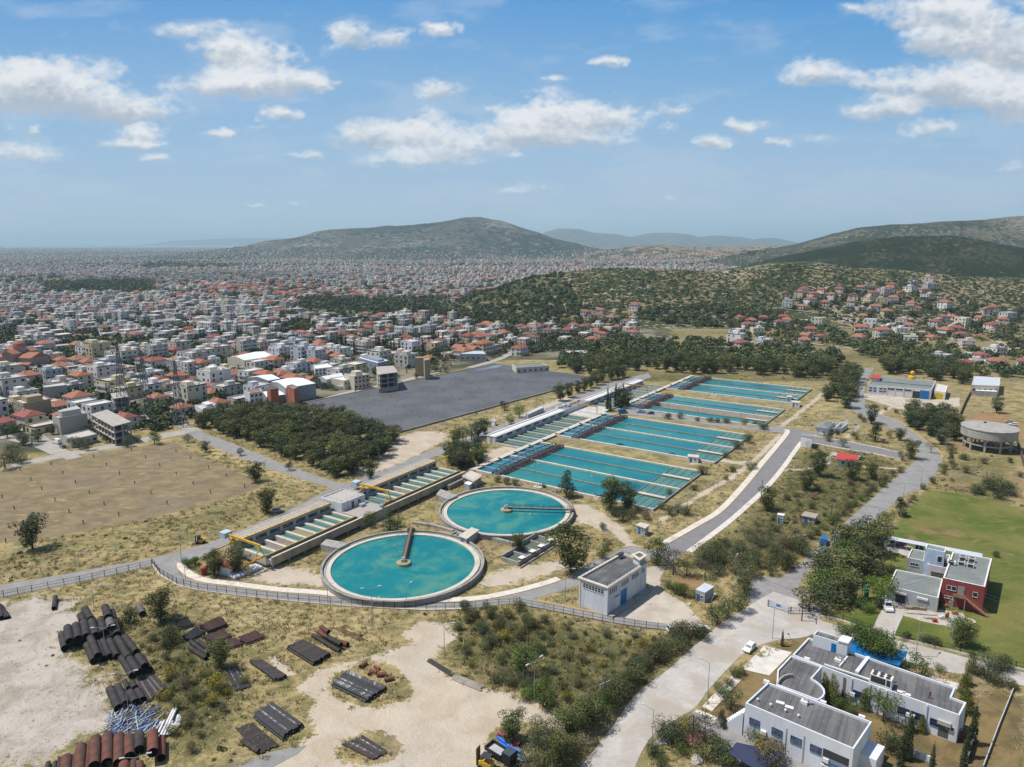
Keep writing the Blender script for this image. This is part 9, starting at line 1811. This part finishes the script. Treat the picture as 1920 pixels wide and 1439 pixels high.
city('city_buildings', 'dense mass of pale low buildings with orange roofs filling the plain', X, Y, Zg, W_, D_, H_, F1.ang + rg.integers(0, 4, n) * (math.pi / 2) + rg.normal(0, .05, n) + (Y > 1500) * vnoise(X / 900, Y / 900, 1) * .9, WALL, ROOF, hip, rg); print('city', n)
# trees between the houses, and the wooded belts
def mass(name, label, p, z, r0, r1, per, ls, pal, zs=1.1): v, c = blobs(p, z, r0, r1, per, ls, pal, rg, zs); v[:, 2] += 1.0; tag(link(name, np_mesh(name, v, np.arange(len(v)).reshape(-1, 4), M_LEAF, col=c)), label, kind='stuff')
q = []
for y0, y1, cnt, in ((340, 900, 9000), (900, 1700, 10500), (1700, 3200, 9000), (3200, 9000, 15000)):
 y = np.sqrt(rg.uniform(y0 ** 2, y1 ** 2, cnt)); x = rg.uniform(-.78, .78, cnt) * y; q.append(np.stack([x, y], 1))
q = np.concatenate(q); u = 960 + FPX * q[:, 0] / (q[:, 1] * CP + CAM_H * SP); z = ground_h(q[:, 0], q[:, 1]); vv = 719.5 + FPX * (-q[:, 1] * SP + CAM_H * CP) / (q[:, 1] * CP + CAM_H * SP)
tp = pip(q[:, 0], q[:, 1], TOWNP); okk = (tp | ((q[:, 1] > 700) & (u < 1000)) | (q[:, 1] > 2600)) & (z < 60) & ~pip(q[:, 0], q[:, 1], GROVE) & ~pip(q[:, 0], q[:, 1], PL(RES)) & ~((u > 1250) & (q[:, 1] < 2400))
hx = np.array(HP); dmin = np.array([np.min((hx[:, 0] - a) ** 2 + (hx[:, 1] - b_) ** 2) if b_ < 760 else 1e9 for a, b_ in q]); okk &= dmin > 48
q = q[okk]; z = np.maximum(z[okk], 0); s = np.clip(q[:, 1] / 2500, 1, 2.5)
for lo, hi, per, nm, lb in ((0, 1100, 42, 'town_trees', 'dark green garden trees between the nearer houses'), (1100, 99999, 16, 'city_trees', 'dark green trees dotted through the far city')):
 k = (q[:, 1] >= lo) & (q[:, 1] < hi); mass(nm, lb, q[k], z[k], 1.8 if lo == 0 else 2.6, 4.2 if lo == 0 else 6.5, per, .36, DPINE + SHR[:2] + LEAFY[:1])
def belt(pts, n, jit):
 out = []
 for k in range(n): i = rg.integers(len(pts) - 1); f = rg.random(); u_ = pts[i][0] + (pts[i + 1][0] - pts[i][0]) * f; v_ = pts[i][1] + (pts[i + 1][1] - pts[i][1]) * f + rg.uniform(-jit, jit); out.append(PT(u_, v_))
 return np.array(out)
bl = np.concatenate([belt([(560, 570), (640, 572), (720, 576), (790, 582), (850, 588)], 420, 9), belt([(80, 540), (160, 536), (220, 532), (290, 540)], 260, 8), belt([(0, 532), (80, 528)], 60, 4), belt([(270, 498), (330, 492), (420, 486), (480, 480)], 260, 5)])
mass('woods', 'dark belts of trees crossing the far city', bl[:, :2], bl[:, 2], 3.5, 6.5, 44, .30, DPINE + CYP, 1.15)
# woods on the slopes at the right and behind the basins
def region(poly, n):
 a = np.array(poly); out = []
 while len(out) < n:
  u_, v_ = rg.uniform(a[:, 0].min(), a[:, 0].max()), rg.uniform(a[:, 1].min(), a[:, 1].max())
  if inpoly((u_, v_), poly): out.append(PT(u_, v_))
 return np.array(out)
bw = np.concatenate([region([(1045, 695), (1055, 655), (1150, 640), (1300, 640), (1440, 652), (1580, 665), (1570, 692), (1330, 684), (1200, 682)], 520), region([(1180, 600), (1230, 578), (1330, 575), (1430, 590), (1500, 600), (1620, 640), (1600, 655), (1480, 640), (1380, 615), (1250, 610)], 330), region([(1000, 660), (1060, 640), (1200, 650), (1130, 665)], 60), region([(1330, 585), (1400, 580), (1470, 590), (1440, 605)], 60), region([(1600, 660), (1620, 640), (1800, 655), (1920, 690), (1920, 712), (1830, 705), (1650, 685)], 190), region([(1870, 660), (1925, 640), (1925, 690)], 40), region([(1375, 655), (1385, 600), (1540, 598), (1535, 650)], 70), region([(1455, 585), (1470, 550), (1740, 530), (1750, 562)], 150), region([(1600, 645), (1610, 575), (1915, 575), (1915, 640)], 230), region([(1000, 640), (1010, 570), (1180, 575), (1175, 640)], 90), region([(1075, 632), (1110, 600), (1180, 605), (1180, 640)], 90)])
hk = np.array([np.min((hx[:, 0] - a) ** 2 + (hx[:, 1] - b_) ** 2) > 90 for a, b_ in bw[:, :2]]); bw = bw[hk]
mass('woods', 'dark pine woods on the slope behind the basins', bw[:, :2], np.maximum(bw[:, 2], 0) + 1.2, 2.6, 4.6, 80, .26, DPINE + PINE, 1.2)
bs = region([(880, 575), (930, 545), (1010, 520), (1120, 503), (1280, 505), (1400, 505), (1500, 495), (1700, 510), (1920, 525), (1920, 640), (1700, 640), (1560, 600), (1480, 560), (1430, 600), (1250, 600), (1190, 600), (1190, 570), (1000, 566), (900, 580)], 6200)
cl_ = vnoise(bs[:, 0] / 60, bs[:, 1] / 60, 3) > -.55; hk = np.array([np.min((hx[:, 0] - a) ** 2 + (hx[:, 1] - b_) ** 2) > 60 for a, b_ in bs[:, :2]]); bs = bs[cl_ & hk]
mass('hill_scrub', 'dark scrub bushes speckling the right-hand hills', bs[:, :2], np.maximum(bs[:, 2], 0) - 1.0, .9, 2.3, 18, .42, [x * .9 for x in DPINE], .8)
for L in list(TV.values()):
 for s_ in L: drop_template(s_)
for pt in TH:
 for s_ in TH[pt]: drop_template(s_)
